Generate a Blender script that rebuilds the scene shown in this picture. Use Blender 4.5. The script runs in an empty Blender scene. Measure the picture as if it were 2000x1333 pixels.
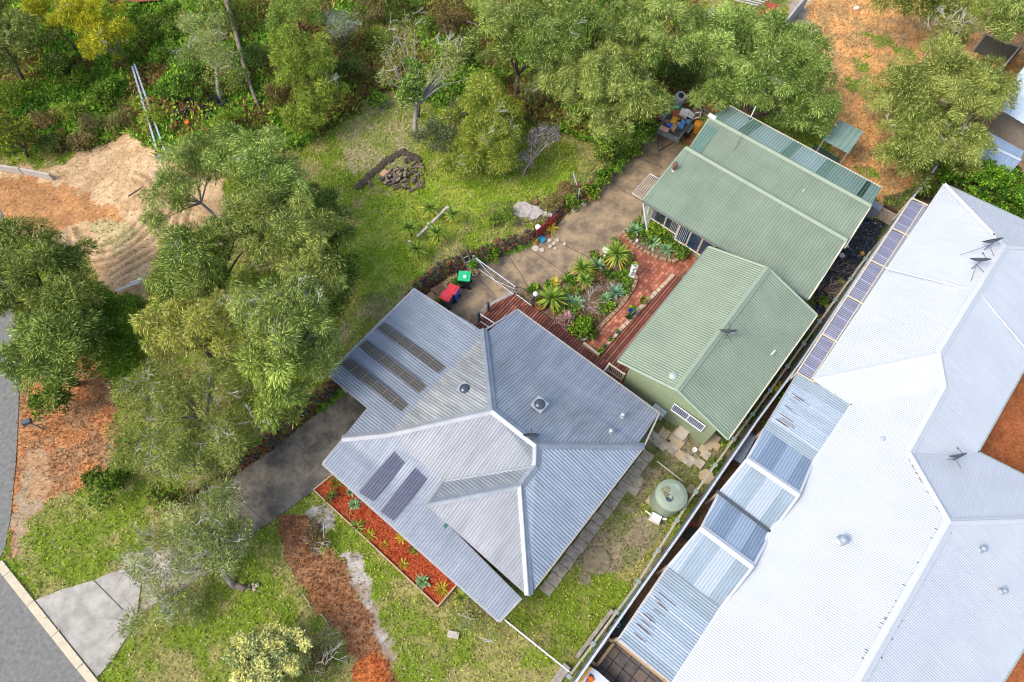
import bpy, bmesh, math, random
import numpy as np
from mathutils import Vector, Matrix
from mathutils.geometry import tessellate_polygon
random.seed(7); RNG = np.random.default_rng(7)
SC = bpy.context.scene
COL = SC.collection
R = math.radians

# ------------------------------------------------------------------ camera
F = 1333.0; TH = R(24.7); HC = 32.4
cd = bpy.data.cameras.new('camera'); cam = bpy.data.objects.new('camera', cd); COL.objects.link(cam)
cam.location = (0, 0, HC); cam.rotation_euler = (TH, 0, 0)
cd.sensor_fit = 'HORIZONTAL'; cd.sensor_width = 36; cd.lens = 36 * F / 2000; cd.clip_end = 2000; cd.clip_start = .1
SC.camera = cam
# ------------------------------------------------------------------ world, sun, exposure
SUN_AZ = R(248); SUN_EL = R(50)
w = bpy.data.worlds.new('World'); SC.world = w; w.use_nodes = True
nt = w.node_tree; nt.nodes.clear()
sky = nt.nodes.new('ShaderNodeTexSky'); sky.sky_type = 'NISHITA'; sky.sun_disc = False
sky.sun_elevation = SUN_EL; sky.sun_rotation = SUN_AZ; sky.air_density = 1.0; sky.dust_density = 3.0; sky.ozone_density = 1.0
bg = nt.nodes.new('ShaderNodeBackground'); bg.inputs[1].default_value = 0.15
wo = nt.nodes.new('ShaderNodeOutputWorld')
nt.links.new(sky.outputs[0], bg.inputs[0]); nt.links.new(bg.outputs[0], wo.inputs[0])
sl = bpy.data.lights.new('sun', 'SUN'); sl.energy = 1.0; sl.angle = R(20); sl.color = (1, .95, .87)
so = bpy.data.objects.new('sun', sl); COL.objects.link(so)
sd = Vector((math.sin(SUN_AZ) * math.cos(SUN_EL), math.cos(SUN_AZ) * math.cos(SUN_EL), math.sin(SUN_EL)))
so.rotation_euler = (-sd).to_track_quat('-Z', 'Y').to_euler(); so.location = (0, 0, 60)
SC.view_settings.view_transform = 'Standard'; SC.view_settings.look = 'None'
SC.view_settings.exposure = 1.02; SC.view_settings.gamma = 1
SC.render.engine = 'CYCLES'; SC.cycles.filter_width = 1.1

# ------------------------------------------------------------------ layout helpers
ST, CT = math.sin(TH), math.cos(TH)
def G(px, py, z=0.0):
    u = (px - 1000) / F; v = (py - 666.5) / F
    dy = ST - v * CT; dz = -CT - v * ST
    k = (z - HC) / dz
    return Vector((k * u, k * dy, z))
def PX(x, y, z):
    yy = y; zz = z - HC
    yc = yy * CT + zz * ST; zc = -yy * ST + zz * CT
    return 1000 + F * x / (-zc), 666.5 - F * yc / (-zc)
def scale_at(px, py, z):      # pixels per metre
    p = G(px, py, z); return F / (p.y * ST - (z - HC) * CT)

# value noise
_lat = RNG.random((256, 256))
def vnoise(x, y, s):
    x = np.asarray(x, float) / s + 37.7; y = np.asarray(y, float) / s + 11.3
    xi = np.floor(x).astype(int); yi = np.floor(y).astype(int); fx = x - xi; fy = y - yi
    fx = fx * fx * (3 - 2 * fx); fy = fy * fy * (3 - 2 * fy)
    a = _lat[xi % 256, yi % 256]; b = _lat[(xi + 1) % 256, yi % 256]; c = _lat[xi % 256, (yi + 1) % 256]; d = _lat[(xi + 1) % 256, (yi + 1) % 256]
    return (a * (1 - fx) + b * fx) * (1 - fy) + (c * (1 - fx) + d * fx) * fy
def fbm(x, y, s, o=3):
    t = 0; a = 1; n = 0
    for i in range(o): t = t + a * vnoise(np.asarray(x) + 17 * i, np.asarray(y) - 9 * i, s / 2 ** i); n += a; a *= .55
    return t / n
def sstep(a, b, x):
    t = np.clip((x - a) / (b - a), 0, 1); return t * t * (3 - 2 * t)

# terrain: a low terrace uphill (up-left) of the stone wall line
WPX = [(340, 1010), (430, 948), (530, 880), (620, 806), (700, 735), (775, 655), (830, 577), (875, 541), (920, 523), (950, 513), (995, 495), (1040, 477), (1078, 452), (1110, 412), (1150, 388), (1195, 345), (1240, 300), (1300, 235), (1345, 190), (1400, 150), (1500, 90)]
WH = [0, .45, .85, 1.0, 1.0, 1.0, 1.05, 1.05, 1.0, 1.0, .95, .85, .7, .5, .45, .45, .45, .45, .4, .2, 0]
WL = np.array([[*G(a, b)[:2]] for a, b in WPX])
def hz(x, y):
    x = np.atleast_1d(np.asarray(x, float)); y = np.atleast_1d(np.asarray(y, float))
    best = np.full(x.shape, 1e9); sd_ = np.zeros(x.shape); hs = np.zeros(x.shape); ws = np.zeros(x.shape)
    for i in range(len(WL) - 1):
        a = WL[i]; b = WL[i + 1]; d = b - a; L2 = d @ d
        t = np.clip(((x - a[0]) * d[0] + (y - a[1]) * d[1]) / L2, 0, 1)
        dx = x - a[0] - t * d[0]; dy = y - a[1] - t * d[1]; q = np.hypot(dx, dy)
        m = q < best - 1e-6
        side = np.sign(d[0] * dy - d[1] * dx)
        best = np.where(m, q, best); sd_ = np.where(m, q * side, sd_)
        w_ = math.sqrt(L2) / (q * q + .05) ** 2; hs += w_ * (WH[i] * (1 - t) + WH[i + 1] * t); ws += w_
    d0 = (WL[2] - WL[0]) / np.linalg.norm(WL[2] - WL[0]); al = (x - WL[0][0]) * d0[0] + (y - WL[0][1]) * d0[1]
    return hs / ws * sstep(.05, .45, sd_) * sstep(-.5, 5, al) * sstep(-24.5, -20, x)
def h1(x, y): return float(hz(x, y)[0])
def GT(px, py, dz=0.0):
    z = 0.0
    for i in range(6):
        p = G(px, py, z); z = .5 * z + .5 * h1(p.x, p.y)
    p = G(px, py, z); z = h1(p.x, p.y); return Vector((p.x, p.y, z + dz))

# ------------------------------------------------------------------ materials
MATS = {}
def mat(name, c, rough=.7, metal=0.0, var=.15, scale=6.0, bump=0.0, c2=None, vs=None, spec=.35, stretch=None, alpha=1.0, coord='Object'):
    if name in MATS: return MATS[name]
    m = bpy.data.materials.new(name); m.use_nodes = True; n = m.node_tree; N = n.nodes; p = N['Principled BSDF']
    p.inputs['Roughness'].default_value = rough; p.inputs['Metallic'].default_value = metal
    p.inputs['Specular IOR Level'].default_value = spec
    tc = N.new('ShaderNodeTexCoord'); mp = N.new('ShaderNodeMapping')
    n.links.new(tc.outputs[coord], mp.inputs[0])
    if stretch: mp.inputs['Scale'].default_value = stretch
    t = N.new('ShaderNodeTexNoise'); t.inputs['Scale'].default_value = scale; t.inputs['Detail'].default_value = 6; t.inputs['Roughness'].default_value = .62
    n.links.new(mp.outputs[0], t.inputs['Vector'])
    r = N.new('ShaderNodeValToRGB'); r.color_ramp.elements[0].position = .32; r.color_ramp.elements[1].position = .68
    if name in ('tan_stained_concrete', 'dark_stained_concrete'): r.color_ramp.elements[0].position = .40; r.color_ramp.elements[1].position = .60; t.inputs['Detail'].default_value = 12; t.inputs['Roughness'].default_value = .72
    c2_ = c2 if c2 else tuple(x * (1 + var) for x in c); c1_ = c if c2 else tuple(x * (1 - var) for x in c)
    r.color_ramp.elements[0].color = (*c1_, 1); r.color_ramp.elements[1].color = (*c2_, 1)
    n.links.new(t.outputs[0], r.inputs[0]); n.links.new(r.outputs[0], p.inputs['Base Color'])
    if bump:
        b = N.new('ShaderNodeBump'); b.inputs['Strength'].default_value = bump; b.inputs['Distance'].default_value = .02
        n.links.new(t.outputs[0], b.inputs['Height']); n.links.new(b.outputs[0], p.inputs['Normal'])
    if alpha < 1:
        tr = N.new('ShaderNodeBsdfTransparent'); mx = N.new('ShaderNodeMixShader'); mx.inputs[0].default_value = alpha
        out = N['Material Output']; n.links.new(tr.outputs[0], mx.inputs[1]); n.links.new(p.outputs[0], mx.inputs[2]); n.links.new(mx.outputs[0], out.inputs[0])
    MATS[name] = m; return m
def vmat(name, rough=.8, fine=.25, fscale=9, transl=0.0, spec=.2, bump=.0, big=None):
    m = bpy.data.materials.new(name); m.use_nodes = True; n = m.node_tree; N = n.nodes; p = N['Principled BSDF']
    p.inputs['Roughness'].default_value = rough; p.inputs['Specular IOR Level'].default_value = spec
    a = N.new('ShaderNodeAttribute'); a.attribute_name = 'tint'; src = a.outputs[0]
    if fine:
        tc = N.new('ShaderNodeTexCoord'); t = N.new('ShaderNodeTexNoise'); t.inputs['Scale'].default_value = fscale; t.inputs['Detail'].default_value = 5; t.inputs['Roughness'].default_value = .7
        n.links.new(tc.outputs['Object'], t.inputs['Vector'])
        mr = N.new('ShaderNodeMapRange'); mr.inputs[1].default_value = .3; mr.inputs[2].default_value = .7; mr.inputs[3].default_value = 1 - fine; mr.inputs[4].default_value = 1 + fine
        n.links.new(t.outputs[0], mr.inputs[0])
        mx = N.new('ShaderNodeVectorMath'); mx.operation = 'SCALE'; n.links.new(src, mx.inputs[0]); n.links.new(mr.outputs[0], mx.inputs['Scale']); src = mx.outputs[0]
        if bump:
            b = N.new('ShaderNodeBump'); b.inputs['Strength'].default_value = bump; b.inputs['Distance'].default_value = .05
            n.links.new(t.outputs[0], b.inputs['Height']); n.links.new(b.outputs[0], p.inputs['Normal'])
    n.links.new(src, p.inputs['Base Color'])
    if transl:
        tl = N.new('ShaderNodeBsdfTranslucent'); n.links.new(src, tl.inputs[0]); ms = N.new('ShaderNodeMixShader'); ms.inputs[0].default_value = transl
        n.links.new(p.outputs[0], ms.inputs[1]); n.links.new(tl.outputs[0], ms.inputs[2]); n.links.new(ms.outputs[0], N['Material Output'].inputs[0])
    return m
LEAF = vmat('leaf_surface', rough=.75, fine=0, transl=.26, spec=.06)
SOIL = vmat('ground_surface', rough=.95, fine=.38, fscale=7, bump=.6, spec=.1)

def tag(o, label=None, cat=None, group=None, kind=None):
    if label: o['label'] = label
    if cat: o['category'] = cat
    if group: o['group'] = group
    if kind: o['kind'] = kind
    return o
def thing(name, label, cat, loc=(0, 0, 0), rz=0, group=None):
    o = bpy.data.objects.new(name, None); COL.objects.link(o); o.location = loc; o.rotation_euler = (0, 0, rz); o.empty_display_size = .2
    return tag(o, label, cat, group)
def link(name, me, m, parent=None, smooth=False, world=False):
    o = bpy.data.objects.new(name, me); COL.objects.link(o)
    if m is not None:
        for k in (m if isinstance(m, (list, tuple)) else [m]): me.materials.append(k)
    if smooth: me.shade_smooth()
    if parent:
        o.parent = parent
        if world:      # geometry was given in world coordinates
            pm = Matrix.LocRotScale(parent.location, parent.rotation_euler, None)
            if parent.parent: pm = Matrix.LocRotScale(parent.parent.location, parent.parent.rotation_euler, None) @ pm
            o.matrix_parent_inverse = pm.inverted()
    return o
def pyd(name, vs, fs, m, parent=None, smooth=False, world=False, mi=None):
    me = bpy.data.meshes.new(name); me.from_pydata([tuple(v) for v in vs], [], fs); me.update()
    if mi: me.polygons.foreach_set('material_index', mi)
    return link(name, me, m, parent, smooth, world)
class MB:                      # mesh collector
    def __init__(s): s.v = []; s.f = []; s.mi = []
    def add(s, vs, fs, mi=0):
        b = len(s.v); s.v += [tuple(v) for v in vs]; s.f += [[i + b for i in f] for f in fs]; s.mi += [mi] * len(fs); return s
    def box(s, c, d, rz=0, rot=None, mi=0, taper=1.0):
        M = rot if rot is not None else Matrix.Rotation(rz, 3, 'Z'); c = Vector(c); vs = []
        for z in (-.5, .5):
            k = taper if z > 0 else 1
            for x, y in ((-.5, -.5), (.5, -.5), (.5, .5), (-.5, .5)): vs.append(c + M @ Vector((x * d[0] * k, y * d[1] * k, z * d[2])))
        return s.add(vs, [(3, 2, 1, 0), (4, 5, 6, 7), (0, 1, 5, 4), (1, 2, 6, 5), (2, 3, 7, 6), (3, 0, 4, 7)], mi)
    def bar(s, a, b, wd, ht=None, mi=0):     # rectangular bar a->b
        a = Vector(a); b = Vector(b); d = b - a
        if d.length < 1e-6: return s
        q = d.to_track_quat('X', 'Z').to_matrix(); return s.box((a + b) / 2, (d.length, wd, ht or wd), rot=q, mi=mi)
    def tube(s, pts, rs, n=6, mi=0, cap=True):
        pts = [Vector(p) for p in pts]
        if not isinstance(rs, (list, tuple)): rs = [rs] * len(pts)
        vs = []; fs = []
        for i, p in enumerate(pts):
            d = (pts[min(i + 1, len(pts) - 1)] - pts[max(i - 1, 0)])
            if d.length < 1e-9: d = Vector((0, 0, 1))
            d.normalize(); u = d.orthogonal().normalized() if i == 0 else (u - d * u.dot(d)).normalized(); wv = d.cross(u)
            for k in range(n): vs.append(p + (u * math.cos(2 * math.pi * k / n) + wv * math.sin(2 * math.pi * k / n)) * rs[i])
        for i in range(len(pts) - 1):
            for k in range(n): fs.append((i * n + k, i * n + (k + 1) % n, (i + 1) * n + (k + 1) % n, (i + 1) * n + k))
        if cap: fs.append(tuple(range(n))[::-1]); fs.append(tuple((len(pts) - 1) * n + k for k in range(n)))
        return s.add(vs, fs, mi)
    def lathe(s, c, prof, n=16, mi=0, rot=None):
        c = Vector(c); vs = []; fs = []
        for r_, z in prof:
            for k in range(n):
                v = Vector((r_ * math.cos(2 * math.pi * k / n), r_ * math.sin(2 * math.pi * k / n), z)); vs.append(c + (rot @ v if rot is not None else v))
        for i in range(len(prof) - 1):
            for k in range(n): fs.append((i * n + k, i * n + (k + 1) % n, (i + 1) * n + (k + 1) % n, (i + 1) * n + k))
        fs.append(tuple(range(n))[::-1]); fs.append(tuple((len(prof) - 1) * n + k for k in range(n)))
        return s.add(vs, fs, mi)
    def prism(s, poly, z0, z1, mi=0):        # poly: list of (x,y)
        n = len(poly); tri = tessellate_polygon([[Vector((p[0], p[1], 0)) for p in poly]])
        vs = [(p[0], p[1], z0) for p in poly] + [(p[0], p[1], z1) for p in poly]
        ar = sum(poly[i][0] * poly[(i + 1) % n][1] - poly[(i + 1) % n][0] * poly[i][1] for i in range(n))
        fs = []
        for t in tri:
            a, b, c = [Vector((poly[i][0], poly[i][1], 0)) for i in t]
            if (b - a).cross(c - a).z < 0: t = t[::-1]
            fs.append(tuple(i + n for i in t)); fs.append(tuple(t[::-1]))
        for i in range(n):
            q = (i, (i + 1) % n, (i + 1) % n + n, i + n); fs.append(q if ar > 0 else q[::-1])
        return s.add(vs, fs, mi)
    def blob(s, c, r, seed=0, mi=0, sq=(1, 1, 1)):
        rg = random.Random(seed); bm = bmesh.new(); bmesh.ops.create_icosphere(bm, subdivisions=1, radius=1)
        vs = [(c[0] + v.co.x * r * sq[0] * rg.uniform(.75, 1.15), c[1] + v.co.y * r * sq[1] * rg.uniform(.75, 1.15), c[2] + v.co.z * r * sq[2] * rg.uniform(.75, 1.15)) for v in bm.verts]
        fs = [tuple(v.index for v in f.verts) for f in bm.faces]; bm.free(); return s.add(vs, fs, mi)
    def build(s, name, m, parent=None, smooth=False, world=False):
        return pyd(name, s.v, s.f, m, parent, smooth, world, s.mi if max(s.mi, default=0) > 0 else None)

def quads(name, V, C, m, parent=None, world=False):     # V (n,4,3) quads, C (n,3) colours
    n = len(V); me = bpy.data.meshes.new(name)
    me.vertices.add(4 * n); me.vertices.foreach_set('co', V.reshape(-1).astype(np.float32))
    me.loops.add(4 * n); me.loops.foreach_set('vertex_index', np.arange(4 * n, dtype=np.int32))
    me.polygons.add(n); me.polygons.foreach_set('loop_start', np.arange(0, 4 * n, 4, dtype=np.int32))
    me.update(); me.validate()
    at = me.color_attributes.new('tint', 'FLOAT_COLOR', 'POINT')
    cc = np.ones((4 * n, 4), np.float32); cc[:, :3] = np.repeat(C, 4, axis=0); at.data.foreach_set('color', cc.reshape(-1))
    return link(name, me, m, parent, world=world)
def in_poly(px, py, poly):
    c = np.zeros(px.shape, bool); n = len(poly); j = n - 1
    for i in range(n):
        xi, yi = poly[i]; xj, yj = poly[j]
        if yi != yj: c ^= ((yi > py) != (yj > py)) & (px < (xj - xi) * (py - yi) / (yj - yi) + xi)
        j = i
    return c

# ------------------------------------------------------------------ GROUND (one sheet)
gx = np.concatenate([[-900, -400, -200, -100, -60], np.arange(-42, 42.01, .13), [60, 100, 200, 400, 900]])
gy = np.concatenate([[-900, -300, -100, -40, -15], np.arange(-5, 46.01, .13), [60, 100, 200, 400, 900]])
X, Y = np.meshgrid(gx, gy); shp = X.shape; X = X.ravel(); Y = Y.ravel()
H = hz(X, Y)
def paint(X, Y, H):
    P, Q = PX(X, Y, H)
    P = P + (fbm(X, Y, 1.6, 4) - .5) * 46; Q = Q + (fbm(X + 50, Y, 1.6, 4) - .5) * 46
    P = P + (vnoise(X, Y, .33) - .5) * 16; Q = Q + (vnoise(X + 20, Y, .33) - .5) * 16
    n1 = fbm(X, Y, 2.6, 4); n2 = fbm(X + 90, Y + 30, .7, 3); n3 = vnoise(X, Y, .16)
    def mixc(a, b, t): t = t[:, None]; return np.array(a) * (1 - t) + np.array(b) * t
    C = mixc((.15, .21, .022), (.30, .26, .10), sstep(.42, .62, n1 * .55 + n2 * .45))
    C = C * (.8 + .4 * n3)[:, None]; V = np.full(X.shape, .55)      # V: how much grass grows
    def put(poly, a, b, veg, t=None):
        nonlocal C, V
        m = in_poly(P, Q, poly); tt = sstep(.35, .62, n2) if t is None else t
        c = mixc(a, b, tt) * (.85 + .3 * n3)[:, None]; C = np.where(m[:, None], c, C); V = np.where(m, veg, V)
    big = 4000
    put([(-big, -big), (1345, -big), (1345, 200), (1280, 235), (1180, 300), (1080, 250), (880, 210), (760, 170), (690, 215), (640, 260), (560, 290), (430, 330), (330, 315), (240, 285), (0, 310), (-big, 300)], (.12, .17, .03), (.18, .14, .055), .9)
    put([(-big, 322), (95, 330), (160, 292), (215, 285), (240, 268), (320, 300), (430, 330), (450, 480), (340, 470), (300, 520), (280, 620), (240, 580), (190, 540), (130, 480), (0, 440), (-big, 430)], (.56, .39, .22), (.44, .29, .155), .06)
    put([(-big, 330), (60, 345), (150, 370), (225, 400), (230, 430), (120, 450), (0, 440), (-big, 430)], (.46, .235, .095), (.36, .18, .075), .06)
    put([(180, 440), (230, 430), (270, 445), (250, 490), (200, 495)], (.50, .38, .21), (.38, .32, .15), .25)
    put([(0, 640), (120, 660), (225, 740), (225, 830), (240, 900), (180, 950), (110, 965), (60, 1010), (10, 1080), (10, 900), (30, 750)], (.50, .235, .095), (.38, .22, .11), .7)
    put([(55, 880), (90, 870), (100, 960), (60, 1010), (15, 1090), (15, 1030), (40, 960)], (.36, .27, .17), (.42, .25, .13), .12)
    put([(532, 1020), (600, 1000), (628, 1060), (662, 1108), (705, 1178), (745, 1225), (790, 1345), (705, 1345), (690, 1290), (640, 1230), (590, 1145), (545, 1080)], (.26, .12, .055), (.32, .165, .08), .7)
    put([(655, 1080), (700, 1090), (740, 1130), (735, 1180), (750, 1230), (770, 1290), (750, 1280), (715, 1190), (680, 1140)], (.44, .41, .36), (.32, .25, .19), .15)
    put([(590, 990), (640, 985), (655, 1030), (625, 1050)], (.38, .36, .32), (.22, .2, .12), .3)
    put([(680, 1290), (720, 1270), (755, 1290), (760, 1345), (680, 1345)], (.50, .17, .05), (.40, .12, .04), .7)
    put([(600, 1010), (640, 1020), (640, 1075), (615, 1070)], (.07, .06, .045), (.12, .10, .06), .2)
    put([(1560, -60), (1740, -80), (1830, 60), (big, 110), (big, 190), (1870, 150), (1800, 260), (1770, 330), (1800, 350), (1780, 400), (1715, 395), (1640, 330), (1600, 200), (1590, 90)], (.70, .40, .16), (.50, .33, .15), .7)
    for pl_ in ([(1675, 50), (1710, 60), (1780, 95), (1770, 110), (1720, 95), (1680, 70)], [(1655, 110), (1690, 120), (1700, 145), (1670, 150)], [(1650, 160), (1710, 170), (1700, 190), (1650, 185)], [(1670, 330), (1710, 320), (1730, 350), (1690, 365)]): put(pl_, (.16, .24, .03), (.30, .26, .09), .62)
    put([(1540, -60), (1600, -60), (1580, 40), (1610, 110), (1540, 60)], (.42, .34, .26), (.33, .27, .2), .1)
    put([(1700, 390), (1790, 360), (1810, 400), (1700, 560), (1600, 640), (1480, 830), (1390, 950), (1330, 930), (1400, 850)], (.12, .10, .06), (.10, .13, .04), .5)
    put([(1860, 640), (big, 640), (big, big), (1830, big), (1880, 900)], (.36, .12, .045), (.30, .10, .035), .02)
    put([(1600, 640), (1800, 380), (1900, 380), (1560, 900), (1230, 1345), (1110, 1345), (1400, 930)], (.25, .15, .085), (.20, .13, .08), .08)
    put([(1900, 180), (big, 180), (big, 380), (1960, 345), (1880, 300)], (.42, .28, .16), (.36, .24, .14), .03)
    put([(1235, 800), (1300, 800), (1420, 880), (1390, 960), (1280, 940), (1240, 1010), (1180, 1060), (1230, 900)], (.24, .20, .13), (.15, .17, .05), .35)
    put([(1120, 1060), (1190, 1020), (1290, 1000), (1300, 1060), (1230, 1110), (1150, 1130)], (.27, .22, .14), (.19, .19, .08), .35)
    put([(700, 225), (800, 180), (830, 270), (800, 330), (700, 330), (650, 280)], (.36, .30, .17), (.24, .26, .08), .6)
    put([(560, 560), (700, 560), (760, 640), (690, 720), (600, 740)], (.15, .20, .03), (.22, .22, .06), .66)
    put([(720, 560), (800, 545), (815, 600), (700, 690), (640, 740), (620, 700)], (.30, .26, .13), (.19, .23, .05), .6)
    put([(1000, 395), (1110, 395), (1090, 430), (990, 420)], (.28, .25, .22), (.2, .18, .13), .1)
    put([(860, 360), (1060, 360), (1120, 330), (1180, 330), (1160, 395), (1090, 440), (960, 440), (850, 420)], (.17, .20, .05), (.16, .13, .07), .55)
    put([(1280, 225), (1400, 180), (1420, 230), (1340, 290)], (.33, .14, .06), (.24, .13, .06), .15)
    put([(230, 1110), (330, 1060), (400, 1080), (400, 1110), (330, 1160), (270, 1200)], (.42, .38, .31), (.30, .26, .17), .2)
    put([(800, 330), (900, 340), (1060, 350), (1130, 330), (1080, 390), (960, 400), (900, 450), (820, 530), (700, 580), (680, 480), (720, 400)], (.19, .29, .022), (.31, .36, .055), .68)
    # curved wheel ruts in the sand
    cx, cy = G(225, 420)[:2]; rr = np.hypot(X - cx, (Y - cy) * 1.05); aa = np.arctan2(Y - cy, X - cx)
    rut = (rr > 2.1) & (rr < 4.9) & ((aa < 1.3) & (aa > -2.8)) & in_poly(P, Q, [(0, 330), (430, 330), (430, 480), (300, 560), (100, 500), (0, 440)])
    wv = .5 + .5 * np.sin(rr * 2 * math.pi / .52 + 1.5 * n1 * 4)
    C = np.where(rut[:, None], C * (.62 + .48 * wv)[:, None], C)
    return C, V, rut, wv
Cg, Vg, rut, wv = paint(X, Y, H)
Z = H + (fbm(X, Y, 1.1, 3) - .5) * .06 + (vnoise(X, Y, .2) - .5) * .02 * (np.abs(X) < 42)
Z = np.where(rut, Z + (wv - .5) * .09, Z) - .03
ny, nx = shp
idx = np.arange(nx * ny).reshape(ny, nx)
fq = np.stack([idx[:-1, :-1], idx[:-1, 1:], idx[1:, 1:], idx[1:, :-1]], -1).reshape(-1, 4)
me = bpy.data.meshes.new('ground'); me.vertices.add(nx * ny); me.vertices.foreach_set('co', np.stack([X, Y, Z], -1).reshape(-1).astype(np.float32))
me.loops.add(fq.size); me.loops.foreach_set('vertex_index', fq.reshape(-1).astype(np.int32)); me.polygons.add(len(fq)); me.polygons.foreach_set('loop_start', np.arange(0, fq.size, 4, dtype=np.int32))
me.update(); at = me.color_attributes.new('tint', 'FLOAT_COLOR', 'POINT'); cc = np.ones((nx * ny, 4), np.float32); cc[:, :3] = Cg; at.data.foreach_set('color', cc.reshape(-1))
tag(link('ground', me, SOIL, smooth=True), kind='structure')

# ------------------------------------------------------------------ paved surfaces
def gpoly(pts, z=0.0): return [tuple(G(a, b, z)[:2]) for a, b in pts]
def slab(name, pts, z, m, thick=.12, kind='structure', label=None, cat=None, terr=False):
    o = MB().prism(gpoly(pts, z), z - thick, z).build(name, m)
    return tag(o, label, cat, kind=kind)
ASPH = mat('asphalt', (.135, .135, .125), .9, c2=(.225, .22, .20), scale=5, bump=.3)
CONC_L = mat('pale_concrete', (.27, .25, .21), .9, c2=(.46, .43, .37), scale=1.6, bump=.15)
CONC_D = mat('dark_stained_concrete', (.085, .077, .062), .85, c2=(.22, .19, .145), scale=1.1, bump=.2)
CONC_T = mat('tan_stained_concrete', (.17, .13, .09), .88, c2=(.38, .275, .16), scale=.9, bump=.2)
KERB = mat('kerb_concrete', (.56, .48, .34), .85, var=.1, scale=3)
slab('road', [(-700, 380), (0, 408), (12, 440), (16, 520), (24, 600), (43, 640), (39, 740), (33, 866), (30, 911), (21, 1006), (10, 1069), (-6, 1102), (170, 1336), (330, 1560), (-700, 1560)], .004, ASPH, .2)
kp = [G(-160, 895, .1), G(-4, 1100, .1), G(179, 1331, .1), G(360, 1560, .1)]
kerb = MB()
for a, b in zip(kp[1:-1], kp[2:]): kerb.bar(Vector((a.x, a.y, 0)), Vector((b.x, b.y, 0)), .34, .16)
tag(kerb.build('kerb', KERB), kind='structure')
kj = MB(); kd_ = (kp[2] - kp[1]); kd_.z = 0; kl = kd_.length; kd_.normalize()
for k in range(7): c_ = Vector((kp[1].x, kp[1].y, .08)) + kd_ * (k * 1.9 + .7); kj.box(c_, (.025, .35, .006), rz=math.atan2(kd_.y, kd_.x))
tag(kj.build('kerb_joints', mat('kerb_joint', (.14, .12, .09))), kind='structure')
slab('driveway_apron', [(68, 1173), (120, 1152), (185, 1133), (208, 1122), (240, 1112), (275, 1140), (268, 1200), (250, 1240), (222, 1285), (190, 1324)], .02, CONC_L)
slab('driveway', [(425, 985), (418, 968), (437, 945), (530, 880), (617, 811), (700, 735), (790, 760), (740, 850), (660, 925), (612, 960), (487, 1048)], .03, CONC_D)
jn = MB()
for a, b in (((183, 1134), (240, 1192)), ((560, 852), (628, 905)), ((437, 950), (520, 1020))): jn.bar(G(*a, .036), G(*b, .036), .03, .006)
tag(jn.build('driveway_joints', mat('joint', (.08, .07, .06))), kind='structure')
slab('yard_paving', [(790, 612), (830, 578), (875, 543), (920, 524), (950, 514), (995, 496), (1040, 478), (1078, 455), (1110, 415), (1150, 390), (1195, 347), (1240, 302), (1300, 240), (1345, 300), (1262, 392), (1250, 430), (1217, 455), (1202, 471), (1180, 491), (1150, 515), (1115, 540), (1085, 555), (1050, 570), (1030, 577), (1007, 573), (958, 597), (925, 640), (935, 655), (860, 640)], .03, CONC_T)
jn = MB()
for a, b in (((933, 541), (966, 577)), ((992, 498), (1020, 540)), ((1020, 540), (1035, 568)), ((1036, 487), (1112, 540)), ((1075, 455), (1100, 478)), ((1196, 355), (1218, 374)), ((1218, 374), (1262, 397)), ((1240, 305), (1297, 330)), ((1228, 342), (1252, 322)), ((1100, 478), (1160, 508))): jn.bar(G(*a, .036), G(*b, .036), .03, .006)
tag(jn.build('yard_joints', MATS['joint']), kind='structure')
# brick path
def brickmat():
    m = bpy.data.materials.new('brick_paving'); m.use_nodes = True; n = m.node_tree; N = n.nodes; p = N['Principled BSDF']; p.inputs['Roughness'].default_value = .85
    tc = N.new('ShaderNodeTexCoord'); mp = N.new('ShaderNodeMapping'); mp.inputs['Rotation'].default_value = (0, 0, R(-50)); b = N.new('ShaderNodeTexBrick')
    b.inputs['Scale'].default_value = 1; b.inputs['Brick Width'].default_value = .24; b.inputs['Row Height'].default_value = .2; b.inputs['Mortar Size'].default_value = .012; b.inputs['Bias'].default_value = -.3
    b.inputs['Color1'].default_value = (.30, .085, .045, 1); b.inputs['Color2'].default_value = (.60, .25, .15, 1); b.inputs['Mortar'].default_value = (.12, .05, .03, 1)
    n.links.new(tc.outputs['Object'], mp.inputs[0]); n.links.new(mp.outputs[0], b.inputs[0])
    t = N.new('ShaderNodeTexNoise'); t.inputs['Scale'].default_value = .9; t.inputs['Detail'].default_value = 5; n.links.new(tc.outputs['Object'], t.inputs[0])
    mr = N.new('ShaderNodeMapRange'); mr.inputs[1].default_value = .35; mr.inputs[2].default_value = .65; mr.inputs[3].default_value = .55; mr.inputs[4].default_value = 1.25; n.links.new(t.outputs[0], mr.inputs[0])
    mx = N.new('ShaderNodeVectorMath'); mx.operation = 'SCALE'; n.links.new(b.outputs[0], mx.inputs[0]); n.links.new(mr.outputs[0], mx.inputs['Scale']); n.links.new(mx.outputs[0], p.inputs['Base Color'])
    return m
slab('brick_path', [(1202, 471), (1217, 455), (1231, 473), (1262, 494), (1288, 506), (1314, 510), (1336, 503), (1347, 492), (1372, 499), (1400, 520), (1340, 560), (1320, 540), (1172, 692), (1142, 668), (1180, 630), (1210, 600), (1235, 565), (1241, 548), (1238, 530), (1225, 500)], .05, brickmat())

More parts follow.
